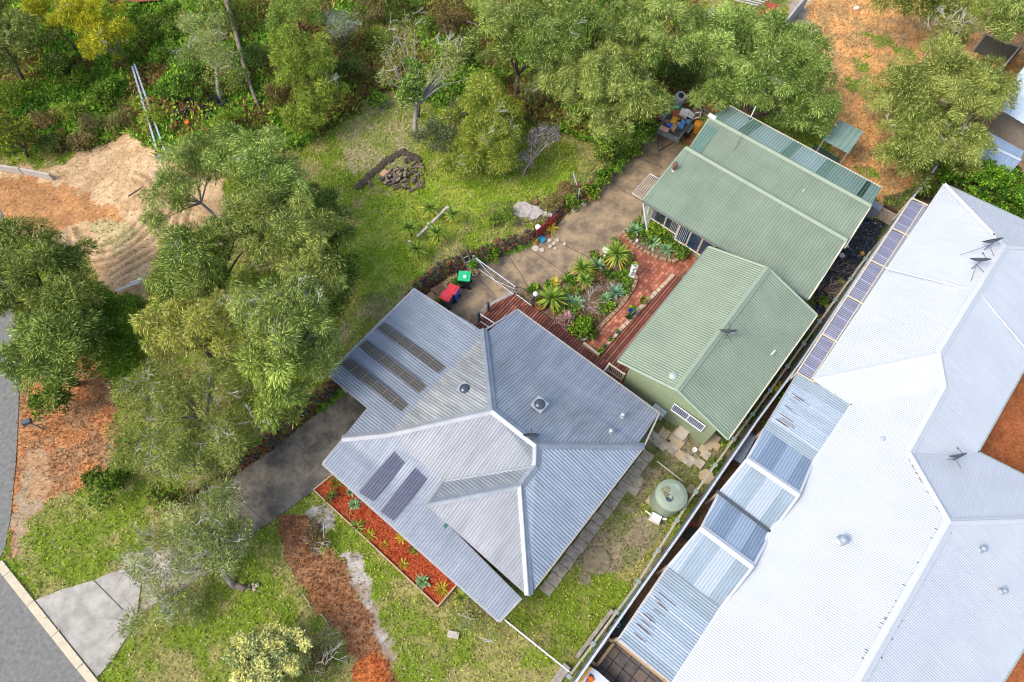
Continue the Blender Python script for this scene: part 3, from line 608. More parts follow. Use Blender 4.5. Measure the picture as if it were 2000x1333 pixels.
# ---- long green shed (skillion + gable behind)
ls = thing('green_shed', 'long pale green metal building with stepped roofs and windows facing the yard', 'shed', G(1480, 400))
SH = roofmat('shed_green', (.185, .235, .16), (.225, .275, .195), .5, .05, .5)
corr('roof_plane', [(1255, 391, 2.5), (1580, 584, 2.5), (1655, 468, 3.2), (1340, 288, 3.2)], AV, SH, ls, pitch=.155, amp=.011)
corr('roof_plane', [(1338, 302, 2.95), (1650, 484, 2.95), (1701, 401, 3.45), (1387, 229, 3.45)], AV, SH, ls, pitch=.155, amp=.011)
SH3 = roofmat('shed_mixed_sheet', (.17, .26, .21), (.21, .29, .245), .5, .05, .5)
TRL = roofmat('shed_translucent', (.24, .34, .31), (.29, .38, .35), .35, 0, .5)
GRN = roofmat('shed_dark_sheet', (.12, .21, .16), (.15, .24, .19), .4, 0, .5); DKG = roofmat('shed_gap', (.02, .035, .03), (.03, .05, .04), .4, 0, .5, bands=(.155, .3, (.10, .2, .14), 0))
rw = [(1387, 229), (1701, 401)]; ew = [(1425, 207), (1722, 367)]
ft = [0, .07, .17, .235, .44, .50, .66, .72, .91, .94, 1.0]; ftm = [SH3, TRL, GRN, TRL, GRN, TRL, GRN, SH3, DKG, SH3]
rA, rB, eA, eB = G(*rw[0], 3.45), G(*rw[1], 3.45), G(*ew[0], 2.95), G(*ew[1], 2.95)
for i in range(10):
    corr('roof_sheet', None, AV, ftm[i], ls, pitch=.155, world=[rA.lerp(rB, ft[i]), rA.lerp(rB, ft[i + 1]), eA.lerp(eB, ft[i + 1]), eA.lerp(eB, ft[i])])
corr('roof_sheet', [(1381, 243, 3.36), (1403, 255, 3.36), (1360, 312, 2.98), (1338, 302, 2.98)], AV, GRN, ls, pitch=.155, dz=.02)
cap('ridge_cap', [(1387, 229, 3.46), (1702, 402, 3.46)], SAGE_C, ls, .3, .03, False); cap('ridge_cap', [(1340, 288, 3.21), (1655, 469, 3.21)], SAGE_C, ls, .3, .03, False)
gutter([(1255, 392, 2.5), (1580, 585, 2.5)], MATS['gutter_olive'], ls, .12); gutter([(1425, 206, 2.95), (1723, 367, 2.95)], CREAM, ls, .08); gutter([(1255, 391, 2.5), (1340, 287, 3.2)], SAGE_C, ls, .1); gutter([(1580, 584, 2.5), (1655, 468, 3.2)], CREAM, ls, .08)
gutter([(1340, 300, 2.95), (1387, 229, 3.45)], SAGE_C, ls, .1); gutter([(1650, 484, 2.95), (1702, 401, 3.45)], CREAM, ls, .08)
a0 = G(1255, 391, 2.5) + AV * .35 + BV * .12; a1 = G(1580, 584, 2.5) + AV * .35 - BV * .2; b1 = G(1655, 468, 3.2) - BV * .2; b0 = G(1340, 288, 3.2) + BV * .12
SHW = boardmat('shed_wall', (.33, .38, .27), (.36, .41, .29), .2)
MB().prism([(v.x, v.y) for v in (a0, a1, b1, b0)], 0, 2.42).build('wall', SHW, ls, world=True)
q = [Vector((v.x, v.y, 2.421)) for v in (b0, b1)] + [Vector((v.x, v.y, 3.1)) for v in (b1, b0)]
bw = MB().add(q, [(0, 1, 2, 3)]); 
c0 = G(1387, 229, 3.45); c1 = G(1701, 401, 3.45); e0 = G(1425, 207, 2.95) - AV * .2; e1 = G(1722, 367, 2.95) - AV * .2
bw.prism([(v.x, v.y) for v in (b0 + AV * .01, b1 + AV * .01, e1 - BV * .15, e0 + BV * .15)], 0, 2.8); bw.build('rear_wall', SHW, ls, world=True)
wn2 = AV; wp2 = a0 - AV * .012
fo, inf = wallwin(ls, [(1279, 407), (1325, 436), (1319, 452), (1271, 433)], wp2, wn2, 2, 1, CREAM, GLASS_D, .07)
u0, u1, z0, z1, Pt = inf
zz = z0; cu = MB()
CURT = mat('curtain', (.42, .44, .47), .8, var=.3, scale=20)
WMB = [MB(), MB()]
fo2, inf2 = wallwin(ls, [(1279, 407), (1325, 436), (1318, 470), (1263, 450)], wp2, wn2, 2, 2, CREAM, GLASS_D, .06)
bpy.data.objects.remove(fo.children[0]); bpy.data.objects.remove(fo)
u0, u1, z0, z1, Pt = inf2
for s0, s1 in ((.02, .16), (.72, .97)):
    for k in range(5):
        t0_ = u0 + (u1 - u0) * (s0 + (s1 - s0) * k / 5); cu.bar(Pt(t0_, z0 + .04) - AV * .026, Pt(t0_, z1 - .04) - AV * .026, (u1 - u0) * (s1 - s0) / 9, .006)
cu.build('curtain', CURT, fo2)
fo3, inf3 = wallwin(ls, [(1334, 441), (1398, 478), (1372, 500), (1318, 466)], wp2, wn2, 3, 1, CREAM, mat('blue_glass', (.02, .045, .09), .1, 0, var=.4, scale=2, spec=.8), .07, name='sliding_door')
u0, u1, z0, z1, Pt = inf3; cu = MB()
for k in range(6):
    t0_ = u0 + (u1 - u0) * (.03 + .27 * k / 6); cu.bar(Pt(t0_, z0 + .04) - AV * .026, Pt(t0_, z1 - .04) - AV * .026, (u1 - u0) * .03, .006)
cu.build('curtain', CURT, fo3)
vent('roof_vent', 'rusty flue pipe on the front slope of the long green shed', 1316, 331, 2.95, mat('rusty_metal', (.20, .10, .07), .7, .2, var=.4), None, .15, .55)
am = thing('antenna_mast', 'thin pale antenna mast with a stay wire on the long green shed roof', 'antenna', G(1457, 250, 3.35))
MB().tube([(0, 0, 0), (0, 0, .75)], .02, 6).build('mast', MET, am); MB().tube([(0, 0, .75), (.02, 0, 1.6)], .028, 6).build('rod', WHITEP, am)
MB().tube([(0, 0, .8), (-.7, -1.3, .0), (-1.4, -2.1, -.42)], .014, 4).build('stay_wire', MET, am); MB().lathe((0, 0, .72), [(.1, 0), (.1, .03)], 10).build('collar', MET, am)
tag(MB().box(G(1391, 228, 3.52), (.45, .2, .1), rz=AX - math.pi / 2).build('ridge_end', WHITEP), 'white flashing piece at the upper left end of the shed ridge', 'flashing')
tag(MB().box(G(1570, 371, 3.24), (.3, .03, .03), rz=AX).build('roof_offcut', WHITEP), 'thin white strip lying on the rear slope of the long green shed', 'offcut')

# ---- white neighbour house
wh = thing('white_house', 'large neighbouring house with a bright white ribbed hip roof along the right side', 'house', G(1750, 800))
WHT = roofmat('white_sheet', (.45, .48, .51), (.51, .535, .565), .45, .0, .5, big=.03)
U = {1: (1963, 482, 3.93), 2: (1834, 691, 3.93), 3: (1846, 758, 3.57), 4: (1776, 884, 3.57), 5: (1855, 1020, 4.43), 6: (1580, 1505, 4.43)}
E1, E2, E3, E4 = (1845, 360, 2.6), (1590, 741, 2.6), (1664, 790, 2.6), (1240, 1450, 2.6)
pw = dict(pitch=.1, amp=.005)
corr('roof_plane', [E1, E2, U[2], U[1]], BV, WHT, wh, **pw)
corr('roof_plane', [E2, E3, U[3], U[2]], AV, WHT, wh, **pw)
corr('roof_plane', [E3, E4, U[6], U[5], U[4], U[3]], BV, WHT, wh, **pw)
N1 = (2130, 490, 2.6); N2 = (1909, 883, 2.6); N3 = (2160, 1010, 2.6)
corr('roof_plane', [U[1], U[2], U[3], U[4], N2, N1], BV, WHT, wh, **pw)
corr('roof_plane', [E1, U[1], N1], AV, WHT, wh, **pw)
corr('roof_plane', [U[4], U[5], N3, N2], AV, WHT, wh, **pw)
corr('roof_plane', [U[5], U[6], (1850, 1560, 2.6), (1958, 1333, 2.6), N3], BV, WHT, wh, **pw)
WC = mat('white_cap', (.51, .535, .555), .45, var=.03)
cap('ridge_cap', [E1, U[1]], WC, wh, .25); cap('ridge_cap', [U[1], U[2]], WC, wh, .4); cap('ridge_cap', [U[2], U[3]], WC, wh, .3); cap('ridge_cap', [U[3], U[4]], WC, wh, .4)
cap('ridge_cap', [U[4], U[5]], WC, wh, .3); cap('ridge_cap', [U[5], U[6]], WC, wh, .45); cap('ridge_cap', [U[5], N3], WC, wh, .3); cap('ridge_cap', [U[1], N1], WC, wh, .25)
cap('valley_tray', [E2, U[2]], WC, wh, .3, .0, False); cap('valley_tray', [E3, U[3]], WC, wh, .2, -.02, False); cap('valley_tray', [U[4], N2], WC, wh, .25, -.02, False)
cap('flashing_seam', [(1730, 524, 2.9), (1908, 569, 3.85)], WC, wh, .1, .01, False); cap('flashing_seam', [(1912, 573, 3.85), (2010, 690, 2.75)], WC, wh, .1, .01, False)
GW = mat('gutter_white', (.55, .57, .57), .5, var=.05); GDK = mat('gutter_shadowed', (.30, .31, .30), .6)
gutter([E1, E2, E3, E4], GW, wh, .12); gutter([N1, N2, N3], mat('gutter_green_grey', (.28, .33, .31), .5), wh, .14); gutter([N3, (1958, 1333, 2.6), (1850, 1560, 2.6)], MATS['gutter_green_grey'], wh, .14); gutter([E1, N1], MATS['gutter_green_grey'], wh, .14)
whp = inset(gpoly([E1[:2], E2[:2], E3[:2], E4[:2], (1850, 1560), (1958, 1333), N3[:2], N2[:2], N1[:2]], 2.6), .5)
MB().prism(whp, 0, 2.5).build('wall', mat('cream_wall', (.45, .36, .26), .85, var=.1), wh, world=True)
# grime ticks where ribs meet the ridge flashing
mb = MB(); rg = random.Random(3)
for (a, b, n_) in ((U[5], (1690, 1310, 4.43), 34), (U[4], U[5], 16), (U[5], (1950, 1015, 3.6), 10)):
    A_, B_2 = G(*a), G(*b)
    for k in range(n_):
        t = rg.random() ** .8; p = A_.lerp(B_2, t); L = rg.uniform(.04, .13); s = -1 if a is U[5] and b[0] < 1800 and rg.random() < .6 else (1 if b[0] != 1950 else 0)
        if a is U[4]: s = -1; 
        d = BV * s if s else -AV
        drop = Vector((0, 0, -.36 * .3)); e = p + d * .2 + Vector((0, 0, .0 - .36 * .2 + .014)); f = e + d * L + Vector((0, 0, -.36 * L))
        mb.bar(e, f, rg.uniform(.015, .035), .006)
mb.build('grime_streaks', mat('grime', (.14, .14, .145), .9), wh, world=True)
WV = mat('vent_blue_grey', (.33, .38, .43), .45, .3)
vent('roof_vent', 'large blue grey roof vent alone on the broad white slope', 1645, 1056, 3.55, WV, None, .19, .34)
vent('roof_vent', 'blue grey vent halfway down the right slope of the white roof', 1917, 1073, 3.9, WV, None, .13, .3)
vent('roof_vent', 'small vent nearest the lower right corner of the white roof', 1959, 1155, 3.5, WV, None, .11, .25)
vent('roof_vent', 'small round white roof vent below the striped hip end of the white roof', 1722, 859, 3.1, mat('vent_pale', (.5, .53, .55), .4, .3), None, .13, .18)
dish('upper dark satellite dish of the pair on the white roof', 1924, 487, 3.75, [(-1.35, -.35), (.35, -.95)], MET, r=.44, yaw=15, off=.62)
dish('lower dark satellite dish of the pair on the white roof', 1899, 524, 3.75, [(-.3, -.75), (.65, -.55)], MET, r=.44, yaw=-5, off=.62)
d3 = dish('dark satellite dish with two long arms at the lower valley of the white roof', 1858, 900, 3.0, [(-1.0, 0), (.5, -1.0)], MET, r=.36, tilt=80, yaw=10, off=.55)

# ---- pergolas of the white house (wavy line of small roofs)
pg = thing('pergola', 'long patio cover of folded corrugated clear sheets beside the white house', 'pergola', G(1440, 1000))
FLAT = roofmat('clear_sheet', (.31, .375, .43), (.37, .44, .50), .3, .0, .5, bands=(.82, .08, (.48, .53, .57), .2))
FLATE = roofmat('grey_sheet', (.27, .33, .37), (.31, .37, .41), .4, .0, .5)
ZIG = roofmat('banded_sheet_lit', (.26, .33, .38), (.31, .38, .42), .35, .0, .5, bands=(1.5, .5, (.39, .45, .50), .3))
ZIG2 = roofmat('banded_sheet_shaded', (.19, .26, .34), (.23, .30, .38), .35, .0, .5, bands=(1.5, .5, (.30, .38, .46), .3))  # same sheet, shade put into the colour of folds facing off the sun
def quadsplit(q, a, b):     # part of a quad between fractions a..b going from edge 0-1 to edge 3-2
    return [q[0].lerp(q[3], a), q[1].lerp(q[2], a), q[1].lerp(q[2], b), q[0].lerp(q[3], b)]
S1 = [G(1559, 730, 2.5), G(1664, 791, 2.55), G(1588, 902, 2.55), G(1493, 838, 2.5)]
S6 = [G(1305, 1107, 2.5), G(1408, 1187, 2.55), G(1318, 1338, 2.55), G(1208, 1250, 2.5)]
for Q_, cuts in ((S1, (.18, .85)), (S6, (.22, .9))):
    corr('clear_roof', None, BV, FLATE, pg, pitch=.12, world=quadsplit(Q_, 0, cuts[0])); corr('clear_roof', None, BV, FLAT, pg, pitch=.12, world=quadsplit(Q_, *cuts)); corr('clear_roof', None, BV, FLATE, pg, pitch=.12, world=quadsplit(Q_, cuts[1], 1))
RU = Vector((0, 0, .0))
S2 = [(1493, 838, 2.52), (1588, 902, 2.52), (1561, 967, 2.95), (1459, 897, 2.95)]; S3 = [(1459, 897, 2.95), (1561, 967, 2.95), (1506, 1040, 2.5), (1405, 963, 2.5)]
S4 = [(1405, 963, 2.5), (1506, 1040, 2.5), (1471, 1107, 2.95), (1370, 1031, 2.95)]; S5 = [(1370, 1031, 2.95), (1471, 1107, 2.95), (1408, 1187, 2.5), (1305, 1107, 2.5)]
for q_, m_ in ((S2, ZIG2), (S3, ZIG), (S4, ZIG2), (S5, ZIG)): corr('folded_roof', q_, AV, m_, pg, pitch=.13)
cap('ridge_cap', [(1459, 897, 2.96), (1561, 967, 2.96)], WC, pg, .34); cap('ridge_cap', [(1370, 1031, 2.96), (1471, 1107, 2.96)], WC, pg, .34)
gutter([(1400, 959, 2.60), (1508, 1041, 2.60)], MET, pg, .12, .08); gutter([(1559, 729, 2.5), (1493, 838, 2.5)], GUT, pg, .1); gutter([(1305, 1107, 2.5), (1208, 1250, 2.5), (1318, 1339, 2.5)], mat('gutter_cream', (.5, .47, .42), .5), pg, .1)
gutter([(1664, 790, 2.58), (1588, 902, 2.58), (1561, 967, 2.97), (1507, 1040, 2.55), (1471, 1107, 2.97), (1408, 1187, 2.58), (1318, 1338, 2.58)], WC, pg, .1, .06, 'edge_trim')
gutter([(1493, 838, 2.5), (1459, 897, 2.97), (1405, 963, 2.5), (1370, 1031, 2.97), (1305, 1107, 2.5)], GW, pg, .1, .06, 'edge_trim')
mb = MB(); rg = random.Random(9)
for S_, n_ in ((S1, 16), (S6, 22)):
    for k in range(n_):
        t = .25 + .6 * rg.random(); p = S_[0].lerp(S_[3], t) + BV * rg.uniform(.3, .5) * (1 if k % 2 else .6); L = rg.uniform(.3, .8)
        mb.bar(p + Vector((0, 0, .018)), p + BV * L + Vector((0, 0, .03)), .028, .006)
mb.build('rust_streaks', mat('rust_streak', (.16, .11, .09), .9), pg, world=True)
for px, py in ((1496, 836), (1405, 962), (1305, 1107), (1210, 1248), (1316, 1330)):
    p = G(px, py, 2.4); MB().box((p.x, p.y, 1.2), (.1, .1, 2.4), rz=AX).build('post', MATS['cream_wall'], pg, world=True)
# side awning with dark panels
aw = thing('side_awning', 'narrow cream framed awning of dark clear panels between the fence and the white roof', 'awning', G(1690, 560))
PAN = roofmat('awning_panel', (.13, .14, .21), (.22, .22, .28), .3, 0, .5, bands=(.62, .06, (.33, .36, .50), 0), spec=.6)
aq = [G(1780, 388, 2.45), G(1812, 402, 2.5), G(1589, 748, 2.5), G(1556, 728, 2.45)]
nb = 7; tt = [0, .145, .29, .435, .58, .725, .86, 1]
tt = [0, .19, .385, .59, .80, 1.0]
AWN = mat('cream_frame', (.60, .52, .38), .6, var=.1)
for i in range(5):
    a, b = tt[i], tt[i + 1]; q_ = quadsplit([aq[0], aq[1], aq[2], aq[3]], a + .006, b - .006)
    corr('awning_panel', None, BV, PAN, aw, pitch=.11, amp=.008, world=[q_[0], q_[0].lerp(q_[1], .8), q_[3].lerp(q_[2], .8), q_[3]])
mb = MB(); up = Vector((0, 0, .03))
for t in tt: mb.bar(aq[0].lerp(aq[3], t) + up, aq[1].lerp(aq[2], t) + up, .07, .05)
mb.bar(aq[0] + up, aq[3] + up, .07, .05); mb.bar(aq[0].lerp(aq[1], .8) + up, aq[3].lerp(aq[2], .8) + up, .05, .05)
mb.build('frame', AWN, aw, world=True)
pyd('flat_flashing', [aq[0].lerp(aq[1], .8), aq[1], aq[2], aq[3].lerp(aq[2], .8)], [(0, 1, 2, 3)], mat('lead_grey', (.26, .28, .32), .6), aw, world=True)
for t in tt: p = aq[0].lerp(aq[3], t); MB().box((p.x, p.y, 1.2), (.08, .08, 2.4), rz=AX).build('post', AWN, aw, world=True)

# ---- far right buildings
fb = thing('pale_house', 'pale blue white roofed house cut by the right edge of the photo', 'house', G(2000, 200))
PB = roofmat('pale_blue_sheet', (.52, .60, .64), (.58, .66, .70), .45, .05, .5)
corr('roof_plane', [(2080, 20, 3.2), (1944, 208, 2.6), (2080, 292, 2.6), (2230, 110, 3.2)], AV, PB, fb, pitch=.3, amp=.01)
MB().prism(inset(gpoly([(2080, 20), (1944, 208), (2080, 292), (2230, 110)], 2.6), .7), 0, 2.4).build('wall', mat('dull_wall', (.30, .25, .20), .9), fb, world=True)
cap('flashing_seam', [(1992, 190, 2.72), (2030, 215, 2.72)], WC, fb, .06, .01, False)
mb = MB(); mb.bar(G(1950, 235, .5), G(1985, 258, .5), .7, .9); mb.bar(G(1938, 246, .3), G(1960, 262, .3), .5, .3)
tag(mb.build('timber_bench', mat('weathered_dark_timber', (.16, .12, .085), .9, var=.3)), 'weathered timber bench and planks under the eave of the pale roofed house', 'bench')
bs = thing('blue_shed', 'small blue grey ribbed shed roof below the pale roofed house', 'shed', G(1945, 300))
BSM = roofmat('blue_grey_sheet', (.24, .32, .42), (.30, .38, .48), .45, .1, .5)
corr('roof_plane', [(1911, 273, 2.3), (1993, 313, 2.3), (2000, 296, 2.2), (1932, 258, 2.2)], AV, BSM, bs, pitch=.2, amp=.012)
corr('roof_plane', [(1911, 273, 2.3), (1887, 306, 2.1), (1968, 346, 2.1), (1995, 312, 2.3)], AV, BSM, bs, pitch=.2, amp=.012)
cap('ridge_cap', [(1911, 273, 2.31), (1994, 313, 2.31)], mat('blue_cap', (.34, .43, .53), .5), bs, .2, .02, False)
MB().prism(inset(gpoly([(1932, 260), (1890, 305), (1966, 343), (1998, 298)], 2.1), .15), 0, 2.05).build('wall', mat('blue_wall', (.10, .13, .22), .6), bs, world=True)
gs = thing('garden_shelter', 'little green lean-to roof over a green slatted bench behind the long shed', 'shelter', G(1640, 270))
corr('roof_plane', [(1640, 235, 2.3), (1688, 257, 2.3), (1657, 301, 2.2), (1606, 273, 2.2)], AV, SH3, gs, pitch=.32, amp=.015)
for a in ((1640, 238), (1684, 258), (1656, 298), (1610, 272)):
    p = G(*a, 2.2); MB().box((p.x, p.y, 1.1), (.08, .08, 2.15), rz=AX).build('post', MATS['dull_wall'], gs, world=True)
bn = thing('slatted_bench', 'dark green slatted bench under the little lean-to roof', 'bench', G(1622, 296))
mb = MB(); A_, B_2 = G(1592, 282, .8), G(1640, 312, .8)
for k in range(5): o_ = -AV * (.14 * k) - Vector((0, 0, .08 * k)); mb.bar(A_ + o_, B_2 + o_, .05, .03)
mb.build('slats', mat('dark_green_paint', (.015, .11, .06), .5), bn, world=True); mb = MB(); mb.bar(A_ - AV * .3 - Vector((0, 0, .3)), B_2 - AV * .3 - Vector((0, 0, .3)), .55, .6); mb.build('base', mat('shed_dark', (.03, .05, .04), .8), bn, world=True)

# ---- fences
cf = thing('metal_fence', 'long grey sheet metal boundary fence along the white house', 'fence', G(1450, 870))
fpts = [(1118, 1342), (1252, 1150), (1325, 1048), (1479, 822), (1560, 713), (1616, 630), (1700, 505), (1758, 420), (1830, 325)]
mb = MB(); cp = MB(); FW = [G(a, b, 1.8) for a, b in fpts]
for a, b in zip(FW[:-1], FW[1:]):
    d = b - a; n_ = max(1, int(d.length / .18)); s = Vector((-d.y, d.x, 0)).normalized()
    for k in range(n_):
        p, q_ = a.lerp(b, k / n_), a.lerp(b, (k + 1) / n_); o_ = s * (.025 if k % 2 else -.005)
        mb.bar(Vector((p.x, p.y, .88)) + o_, Vector((q_.x, q_.y, .88)) + o_, .02, 1.76)
    cp.bar(a, b, .09, .05)
mb.build('panel', mat('fence_grey', (.24, .28, .28), .5, .1, var=.08), cf, world=True); cp.build('top_rail', mat('fence_rail', (.50, .56, .62), .45, .1), cf, world=True)
tf = thing('rail_fence', 'old low timber rail fence with metal brackets running beside the grey metal fence', 'fence', G(1400, 930))
tpts = [(1111, 1322), (1238, 1150), (1319, 1022), (1345, 980), (1390, 918), (1430, 862), (1479, 798), (1530, 727), (1598, 632), (1650, 560), (1700, 492)]
TW = [G(a, b, 1.15) for a, b in tpts]; mb = MB()
for a, b in zip(TW[:-1], TW[1:]): mb.bar(a, b, .09, .06)
mb.build('rail', mat('grey_timber', (.36, .33, .27), .9, var=.25, scale=5), tf, world=True)
tot = 0
for a, b in zip(TW[:-1], TW[1:]):
    L = (b - a).length; t = tot
    while t < L:
        p = a.lerp(b, t / L); d = (b - a).normalized()
        po = MB().box((p.x, p.y, .58), (.09, .09, 1.16), rz=AX).build('post', MATS['grey_timber'], tf, world=True)
        MB().box((p.x, p.y, 1.2), (.16, .2, .05), rz=AX).build('bracket', mat('bracket_metal', (.30, .38, .34), .5, .4), po); t += 1.62
    tot = t - L
wf = thing('wire_fence', 'white top rail of a low fence from the grey house corner to the boundary fence', 'fence', G(1050, 1260))
a, b = G(986, 1211, 1.0), G(1113, 1313, 1.0); MB().tube([a, b], .03, 8).build('top_rail', WHITEP, wf, world=True); MB().tube([a - Vector((0, 0, .9)), b - Vector((0, 0, .9))], .02, 6).build('bottom_rail', GALV, wf, world=True)
for t in (0, .5, 1): p = a.lerp(b, t); MB().tube([(p.x, p.y, 0), (p.x, p.y, 1.04)], .03, 8).build('post', GALV, wf, world=True)
MESH = mat('wire_mesh', (.35, .36, .36), .6, .3, alpha=.18)
pyd('mesh_panel', [a, b, b - Vector((0, 0, .9)), a - Vector((0, 0, .9))], [(0, 1, 2, 3)], MESH, wf, world=True)
mb = MB(); mb.bar(GT(1195, 1192, .12), GT(1125, 1285, .12), .16, .2); mb.bar(GT(1108, 1300, .12), GT(1075, 1345, .12), .35, .15)
tag(mb.build('garden_sleepers', mat('grey_sleeper', (.30, .27, .23), .95, var=.3, scale=4)), 'weathered timber sleepers lying along the lawn edge by the boundary fence', 'sleepers')
def panelfence(name, label, pts, h, m, capm, th=.05):
    t = thing(name, label, 'fence', G(*pts[0])); mb = MB(); c_ = MB(); W = [G(a, b, h) for a, b in pts]
    for a, b in zip(W[:-1], W[1:]):
        mb.bar(a - Vector((0, 0, h / 2)), b - Vector((0, 0, h / 2)), th, h); c_.bar(a + Vector((0, 0, .02)), b + Vector((0, 0, .02)), th + .05, .05)
    mb.build('panel', m, t, world=True); c_.build('top_rail', capm, t, world=True)
    for w_ in W: MB().box((w_.x, w_.y, h / 2 + .03), (.1, .1, h + .1)).build('post', capm, t, world=True)
FG = mat('fibro_grey', (.40, .42, .42), .7, var=.12, scale=3)
panelfence('sheet_fence', 'leaning grey sheet fence at the top of the straw covered yard', [(1538, 38), (1556, 15), (1580, -12)], 1.2, FG, FG, .08)
panelfence('yard_fence', 'grey fence line at the far top right behind the pale roofed house', [(1925, 175), (1965, 125), (2010, 70)], 1.5, FG, MATS['grey_timber'])
panelfence('lattice_fence', 'dark lattice fence across the top right corner of the straw yard', [(1925, 68), (1995, 95)], 1.3, mat('lattice_dark', (.12, .12, .10), .9, var=.4, scale=20), MATS['grey_timber'])
lw = thing('panel_wall', 'low pale concrete panel wall at the left edge beside the sand', 'wall', G(40, 330))
A_ = [G(-40, 318, .5), G(38, 329, .5), G(97, 341, .5)]
for a, b in zip(A_[:-1], A_[1:]): MB().bar(a - Vector((0, 0, .25)), b - (b - a) * .03 - Vector((0, 0, .25)), .12, .5).build('panel', mat('old_concrete', (.45, .41, .35), .9, var=.15), lw, world=True)

# ---- stone retaining wall: loose laterite boulders on a battered face
rwall = thing('stone_wall', 'rust and grey dry stone retaining wall curving along the yard and driveway', 'wall', G(900, 540))
STM = [mat('laterite_rust', (.20, .07, .03), .95, var=.5, scale=6, bump=.5), mat('laterite_brown', (.10, .045, .03), .95, var=.5, scale=6, bump=.5), mat('stone_grey', (.075, .068, .06), .95, var=.4, scale=6, bump=.5)]
mb = MB(); rg = random.Random(5); cnt = 0
for i in range(len(WL) - 6):
    a, b = Vector(WL[i]), Vector(WL[i + 1]); L = (b - a).length; d = (b - a) / L; nrm = Vector((-d.y, d.x)); h_a, h_b = WH[i], WH[i + 1]; n_ = int(L * 75)
    for k in range(n_):
        t = rg.random(); h = (h_a * (1 - t) + h_b * t) + .06; zf = rg.random(); p = a.lerp(b, t) + nrm * (.02 + .42 * zf + rg.uniform(-.05, .05)); r_ = rg.uniform(.045, .11) * (1 if h > .5 else .8)
        mb.blob((p.x, p.y, max(.03, h * zf - .03)), r_, seed=rg.random(), mi=rg.choices([0, 1, 2], [3, 4, 4] if i > 3 else [4, 3, 4])[0], sq=(1.1, 1.1, .8))
mb.build('stones', STM, rwall, world=True)

# ------------------------------------------------------------------ VEGETATION
def nrm(v): return v / np.maximum(np.linalg.norm(v, axis=-1, keepdims=True), 1e-9)
def leafquads(pos, dirs, nor, L, Wd):
    """pointed leaf quads: base, left, tip, right"""
    side = nrm(np.cross(dirs, nor)) * Wd[:, None] * .5; d = dirs * L[:, None]
    return np.stack([pos - side * .35, pos + d * .45 - side, pos + d, pos + d * .45 + side], 1)
KIND = {   # n per m2, leaf length, width, droop, puff radius, palette (lo, hi, tip)
    'weep': dict(n=400, L=(.11, .26), W=.028, droop=.5, pr=(.38, .75), pal=((.04, .085, .010), (.29, .365, .065), (.72, .74, .25))),
    'weepgold': dict(n=320, L=(.12, .26), W=.032, droop=.4, pr=(.35, .65), pal=((.16, .18, .012), (.50, .48, .02), (.80, .72, .06))),
    'lime': dict(n=280, L=(.11, .24), W=.035, droop=.35, pr=(.4, .7), pal=((.07, .13, .012), (.24, .35, .035), (.44, .50, .09))),
    'dark': dict(n=260, L=(.09, .18), W=.045, droop=.2, pr=(.35, .6), pal=((.03, .06, .012), (.10, .16, .03), (.22, .28, .07))),
    'grey': dict(n=200, L=(.08, .18), W=.035, droop=.1, pr=(.35, .6), pal=((.10, .12, .06), (.28, .30, .18), (.46, .46, .34))),
    'sparse': dict(n=110, L=(.10, .20), W=.030, droop=.2, pr=(.35, .65), pal=((.10, .13, .02), (.32, .34, .09), (.58, .56, .24))),
    'lav': dict(n=110, L=(.08, .16), W=.05, droop=.1, pr=(.2, .35), pal=((.10, .09, .09), (.27, .26, .27), (.42, .41, .42))),
    'pale': dict(n=300, L=(.08, .15), W=.07, droop=.05, pr=(.22, .36), pal=((.12, .20, .09), (.62, .66, .20), (.74, .80, .26))),
    'bush': dict(n=190, L=(.08, .16), W=.08, droop=.05, pr=(.2, .4), pal=((.04, .09, .012), (.15, .29, .03), (.38, .50, .06))),
    'hedge': dict(n=170, L=(.10, .2), W=.10, droop=.1, pr=(.3, .5), pal=((.03, .08, .010), (.14, .28, .02), (.36, .48, .04))),
    'brown': dict(n=120, L=(.10, .24), W=.045, droop=.2, pr=(.3, .5), pal=((.08, .07, .02), (.24, .17, .06), (.38, .28, .12))),
}
BARK_G = mat('grey_bark', (.22, .19, .165), .9, c2=(.44, .40, .36), scale=6, bump=.3); BARK_B = mat('brown_bark', (.07, .05, .035), .95, c2=(.16, .115, .08), scale=6, bump=.3)
TWIG = mat('bleached_twig', (.34, .31, .28), .9, c2=(.55, .52, .48), scale=8)
